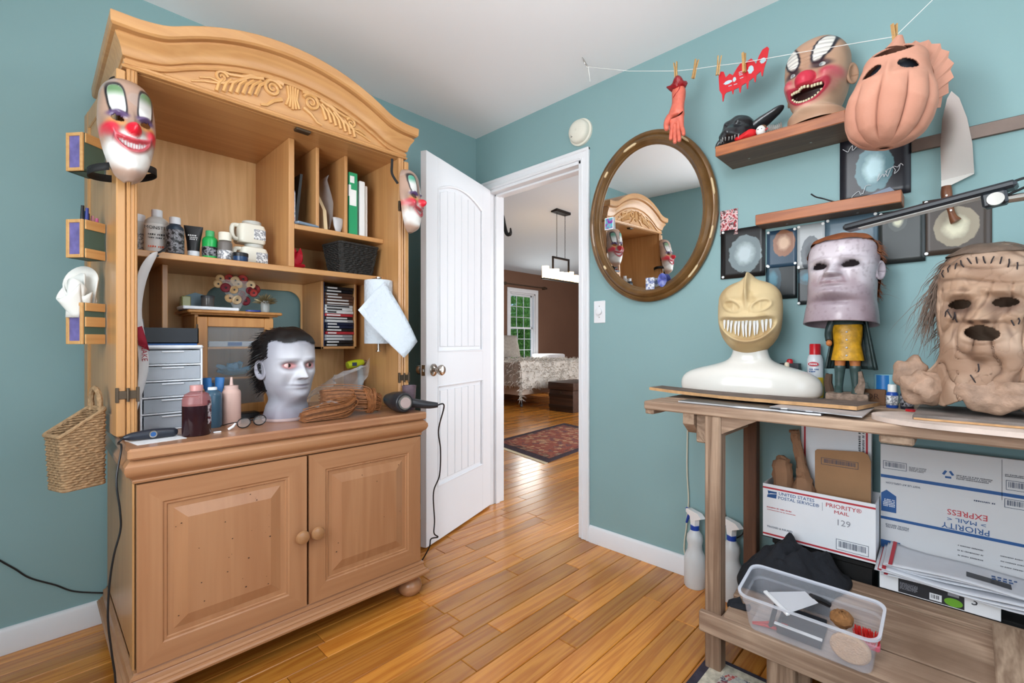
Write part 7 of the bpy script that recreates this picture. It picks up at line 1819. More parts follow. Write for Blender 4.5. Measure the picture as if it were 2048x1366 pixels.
# hair dryer and cup at the right corner
t = thing('hair_dryer', 'black hair dryer lying at the right corner of the counter', 'hair dryer', (-1.000, -.640, CZ + .0445), -.25, scale=1.3)
m_dry = M('dryer_black', (44, 44, 48), rough=.3)
MB().tube(smooth_pts([(-.012, .07, .0), (-.006, .03, .0), (0, -.01, .0), (.004, -.035, 0), (.006, -.045, 0)], 4), [.019, .021, .023, .026, .028, .030, .031, .032, .033, .033, .033, .032, .032, .031, .031, .030, .028], 20).build('barrel', m_dry, t)
MB().tube([(.006, -.045, 0), (.0065, -.050, 0)], [.024, .022], 20).build('intake_ring', m_steel, t); MB().tube([(.0065, -.049, 0), (.0065, -.0525, 0)], [.018, .017], 20).build('intake_mesh', M('mesh_pink', (170, 150, 146), rough=.5), t)
MB().tube(smooth_pts([(.022, -.005, -.004), (.06, -.014, -.010), (.095, -.020, -.016), (.125, -.026, -.018)], 5), [.016, .016, .0155, .015, .015, .0145, .014, .014, .0135, .013, .0125, .012, .011, .010, .009, .008], 14).build('handle', m_dry, t)
hp = t.matrix_basis @ Vector((.125, -.026, -.018))
cord('dryer_cord', 'black cord hanging from the hair dryer past the white door', [hp, hp + Vector((.03, -.006, -.006)), PY(877, 860, -.62), PY(881, 900, -.60), PY(879, 950, -.58), PY(867, 985, -.56), PY(869, 1040, -.55), PY(868, 1066, -.55), PY(876, 1074, -.55), PY(862, 1078, -.55), PY(858, 1096, -.55), (-.80, -.50, .006)], .0032, m_black)
t = thing('purple_cup', 'stained purple plastic cup at the back right of the counter', 'cup', (-.929, -.612, CZ)); MB().lathe([(.001, 0), (.024, 0), (.031, .105), (.0295, .105), (.023, .003)], n=26, cap=False).build('wall', M('purple_cup', (112, 92, 100), rough=.35, alpha=.92, var=.3, vscale=60), t)
# ---- holders hung on the folded hutch door
m_hgreen = M('holder_green', (74, 98, 88), rough=.5); m_hwood = WOOD('holder_wood', (214, 166, 108), (190, 140, 84), 'x', scale=12, rough=.5, grain=.2); m_hart = M('holder_art', (112, 104, 160), rough=.5, var=.3, vscale=40)
def holder(label, z0, z1, bands, px=209, a=.062, d=.056):
    c = PY(px, 500, -.415)                                       # corner that touches the door face
    t = thing('wall_holder', label, 'holder', (c.x, c.y, z0), .66); h = z1 - z0
    for a_, b2 in (((-a, 0, 0), (0, .005, h)), ((-a, d - .005, 0), (0, d, h)), ((-a, .005, 0), (-a + .005, d - .005, h)), ((-.005, .005, 0), (0, d - .005, h)), ((-a, 0, 0), (0, d, .006))): MB().box(a_, b2).build('panel', m_hgreen, t)
    for f0, f1 in bands: MB().box((-a + .001, -.004, h * f0), (0, 0, h * f1), .001).build('slat', m_hwood, t)
    e = .010
    for a_, b2 in (((-a - .006, 0, 0), (-a, e, h)), ((-a - .006, d - e, 0), (-a, d, h)), ((-a - .006, e, 0), (-a, d - e, e)), ((-a - .006, e, h - e), (-a, d - e, h))): MB().box(a_, b2, .001).build('picture_frame', m_hwood, t)
    MB().box((-a - .003, e, e), (-a - .001, d - e, h - e)).build('picture', m_hart, t)
    return t
H1 = holder('green and oak holder behind the left clown mask', 1.575, 1.690, ((.75, 1.0),)); H2 = holder('green and oak pen holder on the folded hutch door', 1.315, 1.430, ((.0, .25), (.75, 1.0))); H3 = holder('green and oak slatted holder filled with white scraps', 1.055, 1.180, ((.0, .24), (.42, .66), (.80, 1.0)))
random.seed(14)
for k, (dx, dy, c, nm) in enumerate(((-.065, .02, (190, 90, 140), 'pink'), (-.05, .045, (214, 150, 160), 'pale pink'), (-.035, .03, (30, 30, 34), 'black'), (-.022, .05, (40, 120, 170), 'light blue'), (-.012, .035, (50, 60, 130), 'indigo'), (-.006, .06, (24, 24, 28), 'slim black'))):
    t = thing('pen', '%s pen standing in the pen holder' % nm, 'pen', H2.matrix_basis @ Vector((-.013 - .0075 * k, .016 + .007 * (k % 4), .0065)), group='pens in the holder'); MB().tube([(0, 0, 0), (.002, .002, .10), (.003, .003, .125 + .006 * k)], [.005, .0055, .004], 10).build('barrel', M('pen_%d' % k, c, rough=.4), t)
m_foam = M('white_foam', (222, 222, 216), rough=.6)
for k, (dx, dz, r, a_) in enumerate(((-.055, .052, .034, .5), (-.020, .075, .044, 1.3), (-.01, .035, .026, 2.4), (-.078, .03, .028, 4.0))):
    t = thing('foam_scrap', ['left curled white foam scrap in the slatted holder', 'largest cone of white foam in the slatted holder', 'small white foam curl near the door face', 'white foam scrap drooping over the holder edge'][k], 'scrap', H3.matrix_basis @ Vector((-.031 + dx * .5, .022 + .004 * k, .110)), group='foam scraps in the holder')
    g = [[(r * (.9 - .5 * v) * math.cos(u) + .012 * (k - 1.5) * (1 - v), r * .55 * (1 - .6 * v) * math.sin(u), -.03 + (.045 + .9 * r + .35 * dz) * (1 - v) * (1.0 + .45 * math.cos(u - a_))) for v in np.linspace(0, 1, 6)] for u in np.linspace(0, 5.4, 22)]
    MB().grid(g).build('curl', m_foam, t, solid=.004)
# ---- seagrass basket hanging on the armoire side
m_sea = M('seagrass', (168, 136, 100), rough=.85, var=.35, vscale=70, bump=.6, bscale=70)
KX0, KX1, KY0, KY1, KZ0, KZ1 = -.066, .066, -.055, .055, 0, .262
t = thing('seagrass_basket', 'woven seagrass wall basket hanging at the armoire side', 'basket', (-1.986, -.475, .640), .36, scale=.82)
cx_, cy_ = (KX0 + KX1) / 2, (KY0 + KY1) / 2; hx, hy = (KX1 - KX0) / 2, (KY1 - KY0) / 2; w = MB(); rows_ = 31
def topz(x): return KZ1 - .075 + .085 * (x - KX0) / (KX1 - KX0)
ring = rrect(hx, hy, .012, 3); dense = []
for a_, b2 in zip(ring, ring[1:] + ring[:1]):
    L = math.hypot(b2[0] - a_[0], b2[1] - a_[1]); m = max(1, int(L / .0055)); dense += [(a_[0] + (b2[0] - a_[0]) * q / m, a_[1] + (b2[1] - a_[1]) * q / m) for q in range(m)]
for i in range(rows_):
    f = i / (rows_ - 1); pts = []; tp = .90 + .10 * f
    for j, p in enumerate(dense):
        xw, yw = cx_ + hx * (1 - .90 - .1 * f) + p[0] * tp, cy_ + p[1] * tp; s_ = .0017 * math.sin(j * 1.25 + (PI if i % 2 else 0)); L = math.hypot(*p); zt = min(KZ0 + (KZ1 + .012 - KZ0) * f, topz(xw))
        pts.append((xw + p[0] / L * s_, yw + p[1] / L * s_, zt + .0008 * math.sin(j * 2.1 + i)))
    w.tube(pts + pts[:1], .0052, 5, cap=False)
w.build('woven_rows', m_sea, t, kind='stuff', fix=False)
qb = MB(); ring0 = [(cx_ + hx * .1 + p[0] * .87, cy_ + p[1] * .87, KZ0) for p in ring]; ring1 = [(cx_ + p[0] * .97, cy_ + p[1] * .97, topz(cx_ + p[0])) for p in ring]; k = len(ring)
qb.add(ring0 + ring1, [(i, (i + 1) % k, (i + 1) % k + k, i + k) for i in range(k)] + [tuple(range(k))]); qb.build('lining', M('seagrass_dark', (96, 74, 52), rough=.9), t)
rim = [(cx_ + p[0], cy_ + p[1], topz(cx_ + p[0])) for p in ring]; MB().tube(rim + rim[:1], .0065, 8, cap=False).build('rim', m_sea, t)
base_ = [(cx_ + hx * .1 + p[0] * .9, cy_ + p[1] * .9, KZ0) for p in ring]; MB().tube(base_ + base_[:1], .006, 8, cap=False).build('base_braid', m_sea, t)
lp = smooth_pts([(KX1 - .004, cy_ - .028, topz(KX1) - .01), (KX1 - .006, cy_ - .024, topz(KX1) + .045), (KX1 - .008, cy_ + .002, topz(KX1) + .072), (KX1 - .006, cy_ + .028, topz(KX1) + .045), (KX1 - .004, cy_ + .030, topz(KX1) - .01)], 6); MB().tube(lp, .009, 8).jitter(.001).build('hanging_loop', m_sea, t)
# cord along the left wall
cord('power_cable', 'thin black cord running low along the left wall', [PY(-40, 1095, -.012), PY(0, 1121, -.012), PY(30, 1138, -.012), PY(60, 1156, -.012), PY(110, 1170, -.012), PY(150, 1183, -.012), PY(215, 1186, -.012)], .0028, m_black)
# ================================================================== THINGS ON THE STRING AND TOP SHELF
m_string = M('white_string', (226, 226, 222), rough=.7); m_pegw = WOOD('peg_wood', (206, 164, 106), (180, 136, 80), 'z', scale=30, rough=.6, grain=.2)
hook = Vector((-.239, -1.038, CEIL)); s0 = hook + Vector((.02, -.02, -.045))
A1 = PX(1352, 142, -.20); A2 = PX(1390, 138, -.205); A3 = PX(1437, 131, -.21); A4 = PX(1488, 125, -.215); A5 = PX(1600, 105, -.23); A6 = PX(1790, 73, -.275); A7 = PX(1865, 0, -.27)
string_pts = [s0, (s0 + A1) / 2 + Vector((0, 0, -.01)), A1, A2, A3, A4, A5, (A5 + A6) / 2, A6]
b = MB().tube(string_pts, .0012, 5); b.tube([A6, A7, A7 + (A7 - A6) * .25], .0012, 5)
b.build('string_line', m_string, None, label='thin white string strung along the wall under the ceiling', cat='string', loc=s0)
t = thing('ceiling_hook', 'small spring hook holding the string at the ceiling', 'hook', hook); hp_ = [hook + Vector((.0004 * i + .006 * math.cos(i * 1.1), -.0005 * i, -.0011 * i + .006 * math.sin(i * 1.1) - .004)) for i in range(40)]
MB().tube(hp_, .001, 5).build('spring', m_steel, t, w=True); MB().tube([s0, s0 + Vector((.006, -.006, -.07))], [.003, .001], 6).build('knot_tail', m_string, t, w=True)
def peg(label, p, ang=0.0, yaw=0.0, drop=.028):
    t = thing('clothespin', label, 'clothespin', p, rot=frame((0, 0, 0), NY, UZ).to_3x3() @ Matrix.Rotation(ang, 3, 'Z') @ Matrix.Rotation(yaw, 3, 'Y'), group='clothespins on the string')
    for s_ in (-1, 1): MB().prism([(s_ * .0015, -.036), (s_ * .006, -.036), (s_ * .0055, .004), (s_ * .008, .036), (s_ * .0045, .036), (s_ * .001, .002)], -.0045, .0045, 'z').build('prong', m_pegw, t)
    MB().tube([(-.006, .002, 0), (0, .003, .006), (.006, .002, 0), (0, .001, -.006), (-.006, .002, 0)], .001, 5).build('spring', m_steel, t)
peg('clothespin gripping the severed arm prop', A1 + Vector((-.002, 0, 0)), .05); peg('empty clothespin tilted on the string beside the arm', A2, -.22, 1.0); peg('clothespin at the left end of the red cut-out', A3, -.12, .6); peg('pale clothespin on the middle of the red cut-out', A4, .02, 1.3); peg('clothespin pinching the pink ribbed mask', A6 + Vector((-.004, 0, 0)), .05, .8)
# severed arm prop
m_flesh = M('prop_flesh', (214, 108, 88), rough=.45, var=.25, vscale=30, bump=.3, bscale=60); m_gore = M('prop_gore', (150, 22, 30), rough=.25, var=.3, vscale=40, bump=.6, bscale=60)
arm_top = PX(1356, 165, -.20); arm_base = arm_top + Vector((0, 0, -.036))
t = thing('severed_arm', 'rubber severed forearm and hand prop hanging from the string', 'prop', arm_top, rot=frame((0, 0, 0), NY, UZ).to_3x3() @ Matrix.Rotation(.05, 3, 'Z'), scale=1.12)
# one skinned surface: wrist, palm, five fingers
vs = [(0.0, -.012, 0), (.002, -.05, 0), (-.004, -.088, .002), (-.008, -.112, .004), (-.010, -.145, .006)]; es = [(0, 1), (1, 2), (2, 3), (3, 4)]; rs = [(.026, .023), (.0255, .022), (.021, .018), (.028, .017), (.031, .0155)]
fing = [(-.030, [(-.028, -.172, .010), (-.030, -.196, .014), (-.029, -.214, .022)], .0078), (-.016, [(-.016, -.182, .010), (-.015, -.212, .016), (-.012, -.235, .026)], .0085), (.0, [(-.003, -.182, .010), (.002, -.212, .016), (.005, -.234, .026)], .0085), (.012, [(.010, -.174, .010), (.018, -.198, .016), (.022, -.216, .024)], .0078)]
for x0, ch, r in fing:
    vs.append((x0 * .8 - .004, -.150, .006)); es.append((4, len(vs) - 1)); rs.append((.012, .011))
    for k, p in enumerate(ch): vs.append(p); es.append((len(vs) - 2, len(vs) - 1)); rs.append((r * (1 - .1 * k), r * (1 - .1 * k)))
for k, p in enumerate([(-.030, -.118, .012), (-.040, -.140, .022), (-.040, -.162, .032), (-.034, -.180, .036)]): vs.append(p); es.append((3 if k == 0 else len(vs) - 2, len(vs) - 1)); r = (.013, .011, .0095, .008)[k]; rs.append((r, r))
me = bpy.data.meshes.new('arm_skin'); me.from_pydata([Vector(v) for v in vs], es, []); o = link(bpy.data.objects.new('arm', me)); o.parent = t
md = o.modifiers.new('skin', 'SKIN'); md.use_smooth_shade = True
for k, sv in enumerate(me.skin_vertices[0].data): sv.radius = tuple(q * 1.08 for q in rs[k]); sv.use_root = k == 0
md = o.modifiers.new('sub', 'SUBSURF'); md.levels = md.render_levels = 2; me.materials.append(m_flesh)
q = MB().lathe([(.002, .004), (.012, .008), (.020, .004), (.030, -.002), (.033, -.010), (.028, -.020), (.022, -.022)], n=26); vv = np.array(q.v); q.v = [(p[0] * (1 + .22 * n_), p[2] - .004 + .006 * n_, p[1] * (1 + .2 * n_)) for p, n_ in zip(vv, vnoise(vv, 110))]; q.build('gore_stump', m_gore, t)
MB().sphere((.008, .002, .004), (.008, .009, .008), 12, 8).build('bone', M('bone', (206, 160, 140), rough=.4), t)
MB().tube(smooth_pts([(.016, -.022, .018), (.010, -.040, .020), (-.004, -.052, .021), (-.012, -.060, .019)], 4), .0016, 6).build('cut_line', m_gore, t)
# red dripping cut-out
t = thing('red_cutout', 'flat red dripping cut-out pegged to the string', 'cut-out', PX(1488, 150, -.20), rot=frame((0, 0, 0), (0, -1, .0), UZ).to_3x3())
m_cut = M('cutout_red', (196, 22, 34), rough=.4); topc = [(-.093, .016), (-.085, .030), (-.074, .026), (-.066, .004), (-.052, .012), (-.040, .002), (-.024, .022), (-.010, .034), (.004, .022), (.012, .030), (.026, .034), (.036, .022), (.042, .010), (.052, .032), (.064, .048), (.080, .052), (.086, .044)]
botc = [(.080, .022), (.070, -.002), (.0645, -.024), (.062, -.024), (.058, -.008), (.044, -.014), (.0405, -.034), (.038, -.034), (.034, -.018), (.018, -.024), (.0135, -.046), (.011, -.046), (.008, -.026), (-.008, -.030), (-.0125, -.050), (-.015, -.050), (-.019, -.032), (-.036, -.034), (-.0385, -.046), (-.041, -.046), (-.044, -.034), (-.064, -.034), (-.070, -.038), (-.0755, -.058), (-.078, -.058), (-.080, -.036), (-.090, -.020)]
topc = [(p[0], p[1] * 1.15 + .012) for p in topc]; botc = [(p[0], p[1] * 1.25) for p in botc]
MB().prism(topc + botc, -.0015, .0015, 'z').build('plate', m_cut, t, smooth=0)
m_holes = M('cutout_pale', (172, 200, 206), rough=.5)
for cx, cy, rx, ry in ((-.058, -.006, .015, .007), (-.034, -.004, .006, .009), (.024, .010, .010, .015), (.066, .026, .010, .010)): MB().prism([(cx + rx * math.cos(2 * PI * i / 14) * (1 + .2 * math.sin(3 * i)), cy + ry * math.sin(2 * PI * i / 14)) for i in range(14)], .0014, .0021, 'z').build('cut_window', m_holes, t, smooth=0)
for k, (cx, cy) in enumerate(((-.012, .016), (-.012, .010), (-.010, .004), (-.008, -.008), (-.05, -.022), (-.03, -.024))): MB().box((cx - .006, cy - .0012, .0014), (cx + .006, cy + .0012, .0021)).build('cut_slit', m_holes, t, smooth=0)
# black snouted mask, red cloth, white doll on the shelf
ST = 1.836
m_gblack = M('gloss_black', (30, 32, 36), rough=.28, coat=.3, bump=.2, bscale=60)
t = thing('black_beast_mask', 'glossy black snouted animal mask with ears on the walnut shelf', 'mask', (-.10, -1.705, ST), -1.72, scale=1.12)
h = Head([(.0, .045, .052, .04), (.02, .055, .068, .045), (.045, .058, .070, .05), (.07, .055, .058, .05)], .035, R=50, C=70); x, z = h.x, h.z; a = np.abs(x)
h.fwd(.030 * G(x, .028) * G(z - .032, .024) + .008 * G(a - .024, .010) * G(z - .075, .010) - .008 * G(a - .026, .012) * G(z - .058, .007) - .006 * G(x, .03) * G(z - .016, .004)); h.push(.002 * vnoise(h.V, 120)); h.V[..., 2] += .002
h.col[:] = np.array(lin((34, 36, 40))[:3]); h.paint((12, 12, 14), ell(a, z, .026, .058, .013, .007, .3) * h.fw); h.build('muzzle', m_gblack, t, solid=0)
MB().tube(smooth_pts([(.045, .0, .055), (.085, .01, .075), (.130, .015, .098), (.140, .016, .104)], 4), [.020, .021, .022, .022, .021, .019, .017, .015, .012, .009, .006, .004, .002], 12, flat=.45).build('ear', m_gblack, t); MB().tube(smooth_pts([(-.045, -.01, .035), (-.060, -.02, .03), (-.075, -.03, .018)], 4), [.017, .019, .021, .021, .019, .017, .013, .008, .004], 12, flat=.5).build('ear', m_gblack, t)
for k in range(7): xx = -.030 + .010 * k; p, nn = h.at(xx, .020); MB().tube([p + Vector((0, -.001, .004)), p + Vector((0, -.003, -.012))], [.0026, .0006], 6).build('fang', M('fang_grey', (150, 150, 148), rough=.3), t)
MB().tube(smooth_pts([(-.04, -.03, .03), (-.055, -.05, .012), (-.060, -.05, -.0)], 4), .004, 6).build('strap', m_gblack, t)
t = thing('red_cloth', 'bright red cloth lying under the black animal mask', 'cloth', (-.155, -1.742, ST)); q = MB().sphere((0, 0, .018), (.030, .046, .018), 24, 10); vv = np.array(q.v); q.v = [(p[0], p[1], max(p[2] + .004 * n_, .001)) for p, n_ in zip(vv, vnoise(vv, 110))]; q.build('folds', M('cloth_red', (206, 26, 32), rough=.7), t)
t = thing('white_doll', 'small white ruffled doll lying beside the clown mask', 'doll', (-.165, -1.818, ST), -1.5, scale=.85)
b = MB().sphere((-.02, 0, .024), (.020, .018, .023), 20, 14); b.build('face', M('doll_white', (226, 224, 220), rough=.4), t); MB().sphere((-.016, .005, .034), (.019, .016, .016), 16, 10).build('hair', M('doll_hair', (122, 86, 60), rough=.6), t)
for s_ in (-1, 1): MB().sphere((-.021 + s_ * .007, -.0165, .026), (.003, .002, .0022), 8, 6).build('eye', m_black, t)
q = MB()
for k in range(9): q.lathe([(.006, 0), (.019 - .0006 * abs(k - 4), .003), (.006, .005)], (0, 0, 0), 14).v; 
q = MB(); 
for k in range(8):
    r = MB().lathe([(.005, 0), (.017 + .003 * math.sin(k), .0028), (.005, .0055)], n=16); r.xf(Matrix.Translation((.004 + .0075 * k, .0, .020)) @ Matrix.Rotation(PI / 2, 4, 'Y')); r.build('ruffle', M('doll_white', (226, 224, 220)), t)
MB().tube([(.0, -.018, .014), (.012, -.021, .02)], .003, 6).build('red_bow', m_red, t)
# hinged lamp over the bench and black cable on the slim shelf
t = thing('desk_lamp', 'black LED bar desk lamp reaching over the bench', 'lamp', (-.50, -2.62, BT)); a0, a1 = PX(1690, 458, -.42), PX(2036, 368, -.47)
ax_ = (a1 - a0).normalized(); L = (a1 - a0).length; side = ax_.cross(Vector((0, 0, 1))).normalized(); upv = side.cross(ax_)
MB().obox((a0 + a1) / 2, ax_, side, upv, (L / 2, .024, .0095), .006).build('light_bar', M('lamp_black', (28, 32, 38), rough=.3), t, w=True); MB().obox((a0 + a1) / 2 - upv * .0098, ax_, side, upv, (L / 2 * .80, .016, .0015), .001).build('diffuser', M('lamp_diffuser', (214, 214, 214), rough=.5), t, w=True)
pv = PX(1990, 402, -.475); MB().obox(pv + Vector((0, 0, .004)), ax_, side, upv, (.022, .014, .018), .005).build('pivot_block', M('lamp_black', (28, 32, 38)), t, w=True); MB().tube([pv + Vector((-.016, 0, 0)), pv + Vector((-.026, 0, 0))], [.0155, .015], 26).build('pivot_disc', m_steel, t, w=True)
e1 = Vector((-.47, -2.68, 1.40)); MB().tube([pv, (pv + e1) / 2, e1], .0095, 12).build('arm', m_steel, t, w=True); MB().tube([e1, Vector((-.25, -2.83, BT + .03))], .0095, 12).build('arm', m_steel, t, w=True); MB().lathe([(.001, 0), (.07, 0), (.07, .02), (.05, .03), (.001, .03)], (-.25, -2.83, BT), 28).build('clamp_base', m_black, t, w=True)
MB().tube(smooth_pts([a1 - ax_ * .05, a1 + Vector((0, -.012, .012)), a1 + Vector((0, -.02, -.004)), pv + Vector((0, -.02, .01))], 6), .003, 6).build('cable', m_black, t, w=True)
cord('cable_end', 'short black cable on the slim walnut shelf', [PX(1622, 388, -.06), PX(1632, 394, -.06), PX(1645, 397, -.05), (-.05, -2.03, 1.5635), (-.04, -2.09, 1.5635)], .0026, m_black)
t = thing('shelf_papers', 'loose papers lying on the slim walnut shelf', 'paper', (-.05, -2.15, 1.560)); MB().prism([(-2.06, 1.5605), (-2.19, 1.5605), (-2.17, 1.585), (-2.12, 1.572)], -.06, -.03, 'x').build('sheets', M('paper_blue', (120, 132, 150), rough=.5), t, w=True)
# paint bottles on a raised ledge behind the wrinkled mask
t = thing('bottle_riser', 'brown wooden riser behind the wrinkled mask', 'riser', (-.10, -2.62, BT)); MB().box((-.14, -2.475, BT), (-.02, -2.9, BT + .335), .003).build('box', M('riser_brown', (120, 78, 50), rough=.6, var=.2, vscale=20), t, w=True)
for k, (y, c) in enumerate(((-2.498, (38, 40, 46)), (-2.536, (34, 40, 50)))): pot(['black paint bottle at the left end of the riser', 'second black paint bottle on the riser'][k], -.105, y, .017, .062, M('riser_paint%d' % k, c, rough=.3), m_black, z=BT + .335, lab=m_lablk, capr=.8, caph=.024)
# ================================================================== BEDROOM
m_fur = M('fur_throw', (214, 206, 196), rough=.95, var=.16, vscale=6, bump=.6, bscale=30, bdist=.02)
bx0, bx1, by0, by1 = 3.35, 5.0, 2.72, 4.35
bd = thing('bed', 'bed with shaggy grey throw seen through the doorway', 'bed', ((bx0 + bx1) / 2, (by0 + by1) / 2, 0))
MB().box((bx0 + .04, by0 + .04, .20), (bx1 - .04, by1, .44), .04).build('box_spring', M('box_spring', (206, 186, 170), rough=.8), bd, w=True); MB().box((bx0, by0, .44), (bx1, by1, .70), .07).build('mattress', m_whitecard, bd, w=True)
for x in (bx0 + .15, bx1 - .15):
    for y in (by0 + .12, by1 - .2): MB().cyl((x, y, .05), (x, y, .21), .02, n=12).build('leg', m_black, bd, w=True); MB().sphere((x, y, .03), (.03, .02, .03), 12, 8).build('caster', m_dgrey, bd, w=True)
g = []
for i in range(41):
    r = []
    for j in range(45):
        u, v = i / 40, j / 44; X = bx0 - .30 + (bx1 - bx0 + .5) * u; Y = by0 - .34 + (by1 - by0 - .1) * v; ox, oy = max(bx0 - .02 - X, 0), max(by0 - .02 - Y, 0)
        z = .745 + .012 * math.sin(9 * u + 3 * v) + .012 * math.sin(14 * v - 5 * u); drop = min(ox + oy, .46) * 1.15
        r.append((max(X, bx0 - .03 - ox * .12), max(Y, by0 - .03 - oy * .12), z - drop - .06 * (math.sin(7 * u + 6 * v) > .3) * (drop > .2)))
    g.append(r)
MB().grid(g).jitter(.012).build('fur_throw', m_fur, bd, w=True, smooth=60)
rnd = random.Random(2); q = MB()
for k in range(2600):
    i, j = rnd.randrange(0, 40), rnd.randrange(0, 44); p = Vector(g[i][j]); d_ = Vector((rnd.gauss(-.5, .4), rnd.gauss(-.5, .4), rnd.gauss(-.25, .35))); q.tube([p, p + d_ * .05 + Vector((0, 0, .012)), p + d_ * .085], [.0045, .004, .001], 3, cap=False)
q.build('shaggy_pile', m_fur, bd, w=True, kind='stuff', fix=False, smooth=0)
pl = thing('bed_pillow', 'grey textured pillow propped on the far end of the bed', 'pillow', (4.66, 4.22, .76), rot=Matrix.Rotation(-.25, 3, 'X'))
g = [[(-.30 + .60 * u, .09 * (math.sin(PI * u) * math.sin(PI * v)) ** .5 * s_, .46 * v) for v in np.linspace(0, 1, 12)] for s_ in (1,) for u in np.linspace(0, 1, 14)]; q = MB().grid(g); q.grid([[(p[0], -p[1], p[2]) for p in r] for r in g]); q.build('case', M('pillow_grey', (168, 158, 148), rough=.9, var=.2, vscale=25), pl)
t = thing('folded_blanket', 'folded white blanket on the far side of the bed', 'blanket', (5.55, 4.0, 0)); MB().box((5.33, 3.8, 0), (5.83, 4.2, .70), .03).build('stand', M('bedside_oak', (150, 110, 76), rough=.6), t, w=True); MB().box((5.30, 3.75, .70), (5.86, 4.22, .82), .04).build('folds', m_whitecard, t, w=True)
m_trunk = WOOD('trunk_wood', (84, 58, 44), (56, 38, 30), 'y', scale=8, rough=.5, grain=.3, bump=.1); tk = thing('wooden_trunk', 'dark wooden trunk beside the bed in the next room', 'trunk', (3.85, 2.06, 0)); MB().box((3.56, 1.84, .0), (4.2, 2.30, .33), .008).build('body', m_trunk, tk, w=True); MB().box((3.545, 1.825, .335), (4.215, 2.315, .45), .012).build('lid', m_trunk, tk, w=True)
for z in (.05, .22): MB().box((3.55, 1.835, z), (3.562, 2.305, z + .05), .003).build('batten', M('trunk_dark', (52, 36, 28), rough=.5), tk, w=True)
MB().tube([(3.545, 2.07, .30), (3.535, 2.07, .30)], [.02, .018], 14).build('latch', m_bronze, tk, w=True)
# oriental runner
m_rug2 = RUG('rug_oriental', (96, 62, 52), [(140, 66, 50), (116, 54, 46), (150, 84, 62), (66, 46, 52), (160, 130, 104), (126, 56, 44)], 16); rg = thing('oriental_rug', 'red and navy oriental rug on the bedroom floor', 'rug', (2.2, .75, 0))
cA, cB, cC, cD = PZ(1000, 893, 0), PZ(1095, 926, 0), PZ(1240, 872, 0), PZ(1100, 845, 0)
def quad(a_, b2, c_, d_, z, inset):
    m = (a_ + b2 + c_ + d_) / 4; r = [p + (m - p) * inset for p in (a_, b2, c_, d_)]; return [(p.x, p.y) for p in r]
u_ = (cB - cA); v_ = (cC - cB); cA2 = cA - u_ * .25; cD2 = cA2 + v_
for nm, ins, z, m in (('border', 0, .006, M('rug_navy', (62, 46, 54), rough=.95, var=.5, vscale=60)), ('inner_border', .14, .0075, m_rug2), ('field', .24, .009, RUG('rug_field', (150, 84, 64), [(136, 62, 48), (196, 160, 120), (128, 56, 44), (84, 56, 66), (150, 80, 60), (170, 120, 90)], 22))): MB().prism(quad(cA2, cB, cC, cD2, z, ins), 0.0005, z, 'z').build(nm, m, rg, w=True, smooth=0)
e = (cB - cA).normalized(); 
q = MB(); 
for k in range(60): p = cB - u_ * 1.25 * k / 59; q.tube([p + Vector((0, 0, .003)), p - v_.normalized() * .05 + Vector((0, 0, .002))], .004, 4)
q.build('fringe', M('rug_fringe', (206, 190, 160), rough=.95), rg, w=True, kind='stuff')
# pendant of candle shades
pc = Vector((3.465, 1.995, 0)); pd = thing('pendant_lamp', 'black chain pendant with a row of glowing candle shades', 'pendant lamp', (pc.x, pc.y, 2.0)); m_iron = M('wrought_iron', (40, 34, 32), rough=.5, metal=.5)
zc_ = bz(pc.y); MB().box((pc.x - .17, pc.y - .06, zc_ - .03), (pc.x + .17, pc.y + .06, zc_ + .01), .006).build('canopy', m_iron, pd, w=True)
for s_ in (-1, 1):
    q = MB(); z = zc_ - .03; k = 0; cxh = pc.x + s_ * .10
    while z > 2.34:
        a_ = (0 if k % 2 else PI / 2); ring = [(cxh + .007 * math.cos(b2) * math.cos(a_), pc.y + .007 * math.cos(b2) * math.sin(a_), z - .018 + .018 * math.sin(b2)) for b2 in np.linspace(0, 2 * PI, 9)]; q.tube(ring, .0022, 4, cap=False); z -= .030; k += 1
    q.build('chain', m_iron, pd, w=True, kind='stuff')
MB().box((pc.x - .19, pc.y - .012, 2.305), (pc.x + .19, pc.y + .012, 2.335), .003).build('top_bar', m_iron, pd, w=True)
for s_ in (-1, 1): MB().box((pc.x + s_ * .19 - .012, pc.y - .012, 1.99), (pc.x + s_ * .19 + .012, pc.y + .012, 2.335), .003).build('drop_bar', m_iron, pd, w=True)
MB().box((pc.x - .42, pc.y - .03, 1.975), (pc.x + .42, pc.y + .03, 1.995), .003).build('base_bar', m_iron, pd, w=True)
m_cand = M('candle_shade', (255, 224, 170), rough=.6, emit=(255, 214, 150), estr=2.2); m_cand2 = M('candle_shade_bright', (255, 236, 200), rough=.6, emit=(255, 230, 186), estr=3.6); random.seed(6)
for k, hh in enumerate((.17, .14, .155, .12, .125, .15, .11)): x = pc.x - .36 + .12 * k; MB().lathe([(.001, 0), (.05, 0), (.05, hh), (.044, hh), (.044, .01)], (x, pc.y, 1.995), 20).build('candle_shade', m_cand if k % 3 == 2 else m_cand2, pd, w=True)
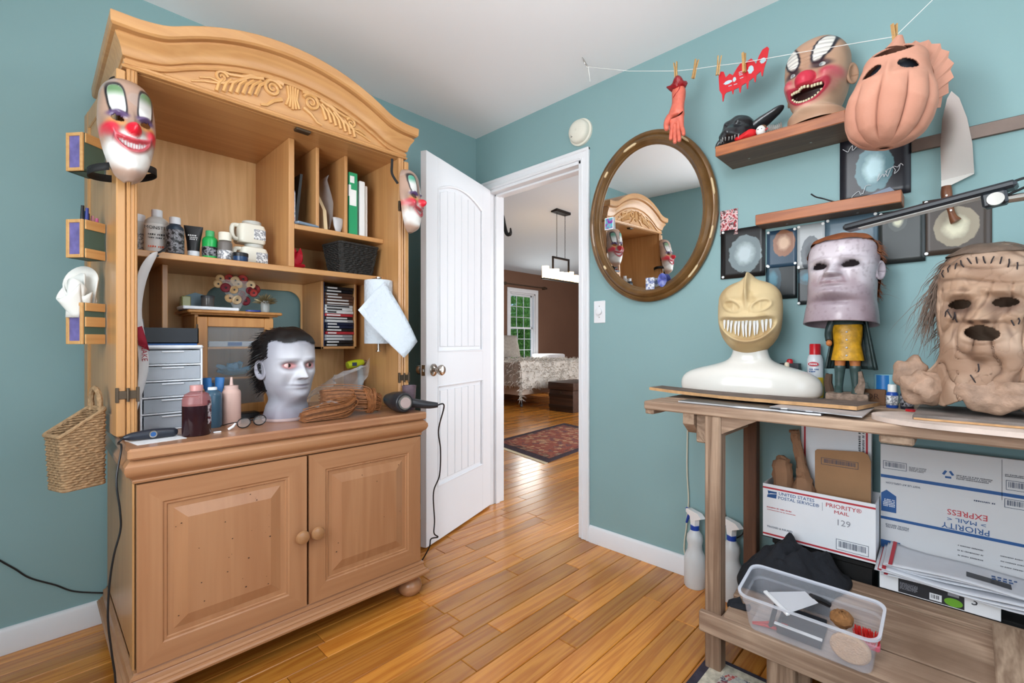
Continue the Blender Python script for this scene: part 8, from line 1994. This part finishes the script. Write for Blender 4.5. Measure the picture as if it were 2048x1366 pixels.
# curtain rod and door hook
cr_ = thing('curtain_rod', 'dark curtain rod above the bedroom window', 'curtain rod', (5.3, 4.42, 2.27)); MB().cyl((4.72, 4.42, 2.28), (5.98, 4.42, 2.28), .012, n=12).build('rod', m_bronze, cr_, w=True)
for x in (4.72, 5.98): MB().tube([(x, 4.42, 2.28), (x + (.06 if x > 5 else -.06), 4.42, 2.28)], [.03, .022], 12).build('finial', m_bronze, cr_, w=True); MB().box((x - .01, 4.40, 2.25), (x + .01, 4.5, 2.31), .003).build('bracket', m_bronze, cr_, w=True)
h0 = PX(1000, 428, .20); t = thing('iron_hook', 'black wrought iron hook just beyond the door frame', 'hook', h0); MB().tube(smooth_pts([PX(990, 414, .155), PX(1004, 430, .20), PX(1009, 452, .20), PX(1014, 468, .20), PX(1021, 467, .20), PX(1021, 456, .20)], 5), [.013] * 20 + [.011, .010, .008, .007, .006, .004], 10).build('hook', m_iron, t, w=True)
# trees outside the bedroom window
m_leaf = [M('leaf_%d' % i, c, rough=.6) for i, c in enumerate([(120, 180, 84), (160, 206, 104), (96, 156, 74)])]; m_bark = M('bark', (84, 66, 50), rough=.9)
for k, (x, y, r) in enumerate(((6.4, 9.0, 1.4), (9.2, 8.2, 1.35), (12.0, 9.6, 1.4), (14.9, 12.0, 1.45), (9.0, 12.8, 1.5))):
    t = thing('tree', ['bushy green tree left of the bedroom window view', 'broad green tree filling the middle of the bedroom window', 'light green tree at the right of the bedroom window', 'tall green tree far right beyond the bedroom window', 'tall green tree far behind the bedroom window'][k], 'tree', (x, y, -.6), group='trees outside the bedroom window')
    MB().tube([(0, 0, 0), (.05, .03, 1.2), (0, 0, 2.6)], [.14, .11, .05], 8).build('trunk', m_bark, t)
    n = 5200; c = RNG.normal(size=(n, 3)); c /= np.linalg.norm(c, axis=1)[:, None]; c *= (RNG.uniform(.35, 1, n) ** .6)[:, None] * np.array([r, r, r * 1.05]); c[:, 2] += 2.3; a_ = RNG.normal(size=(n, 3)); a_ /= np.linalg.norm(a_, axis=1)[:, None]; b_ = np.cross(a_, RNG.normal(size=(n, 3))); b_ /= np.linalg.norm(b_, axis=1)[:, None]; s_ = RNG.uniform(.05, .11, n)[:, None]
    V = np.stack([c - a_ * s_, c + b_ * s_ * .45, c + a_ * s_, c - b_ * s_ * .45], 1).reshape(-1, 3); q = MB(); q.v = V.tolist(); q.f = [(4 * i, 4 * i + 1, 4 * i + 2, 4 * i + 3) for i in range(n)]; q.fm = [0] * n; q.c = [(1, 1, 1, 1)] * (4 * n); q.build('foliage', m_leaf[k % 3], t, kind='stuff', smooth=0, fix=False)
MB().box((BX1 * 0 - 20, 4.7, -.75), (40, 40, -.6)).build('ground', M('lawn', (96, 130, 66), rough=.95, var=.3, vscale=2), kind='structure')
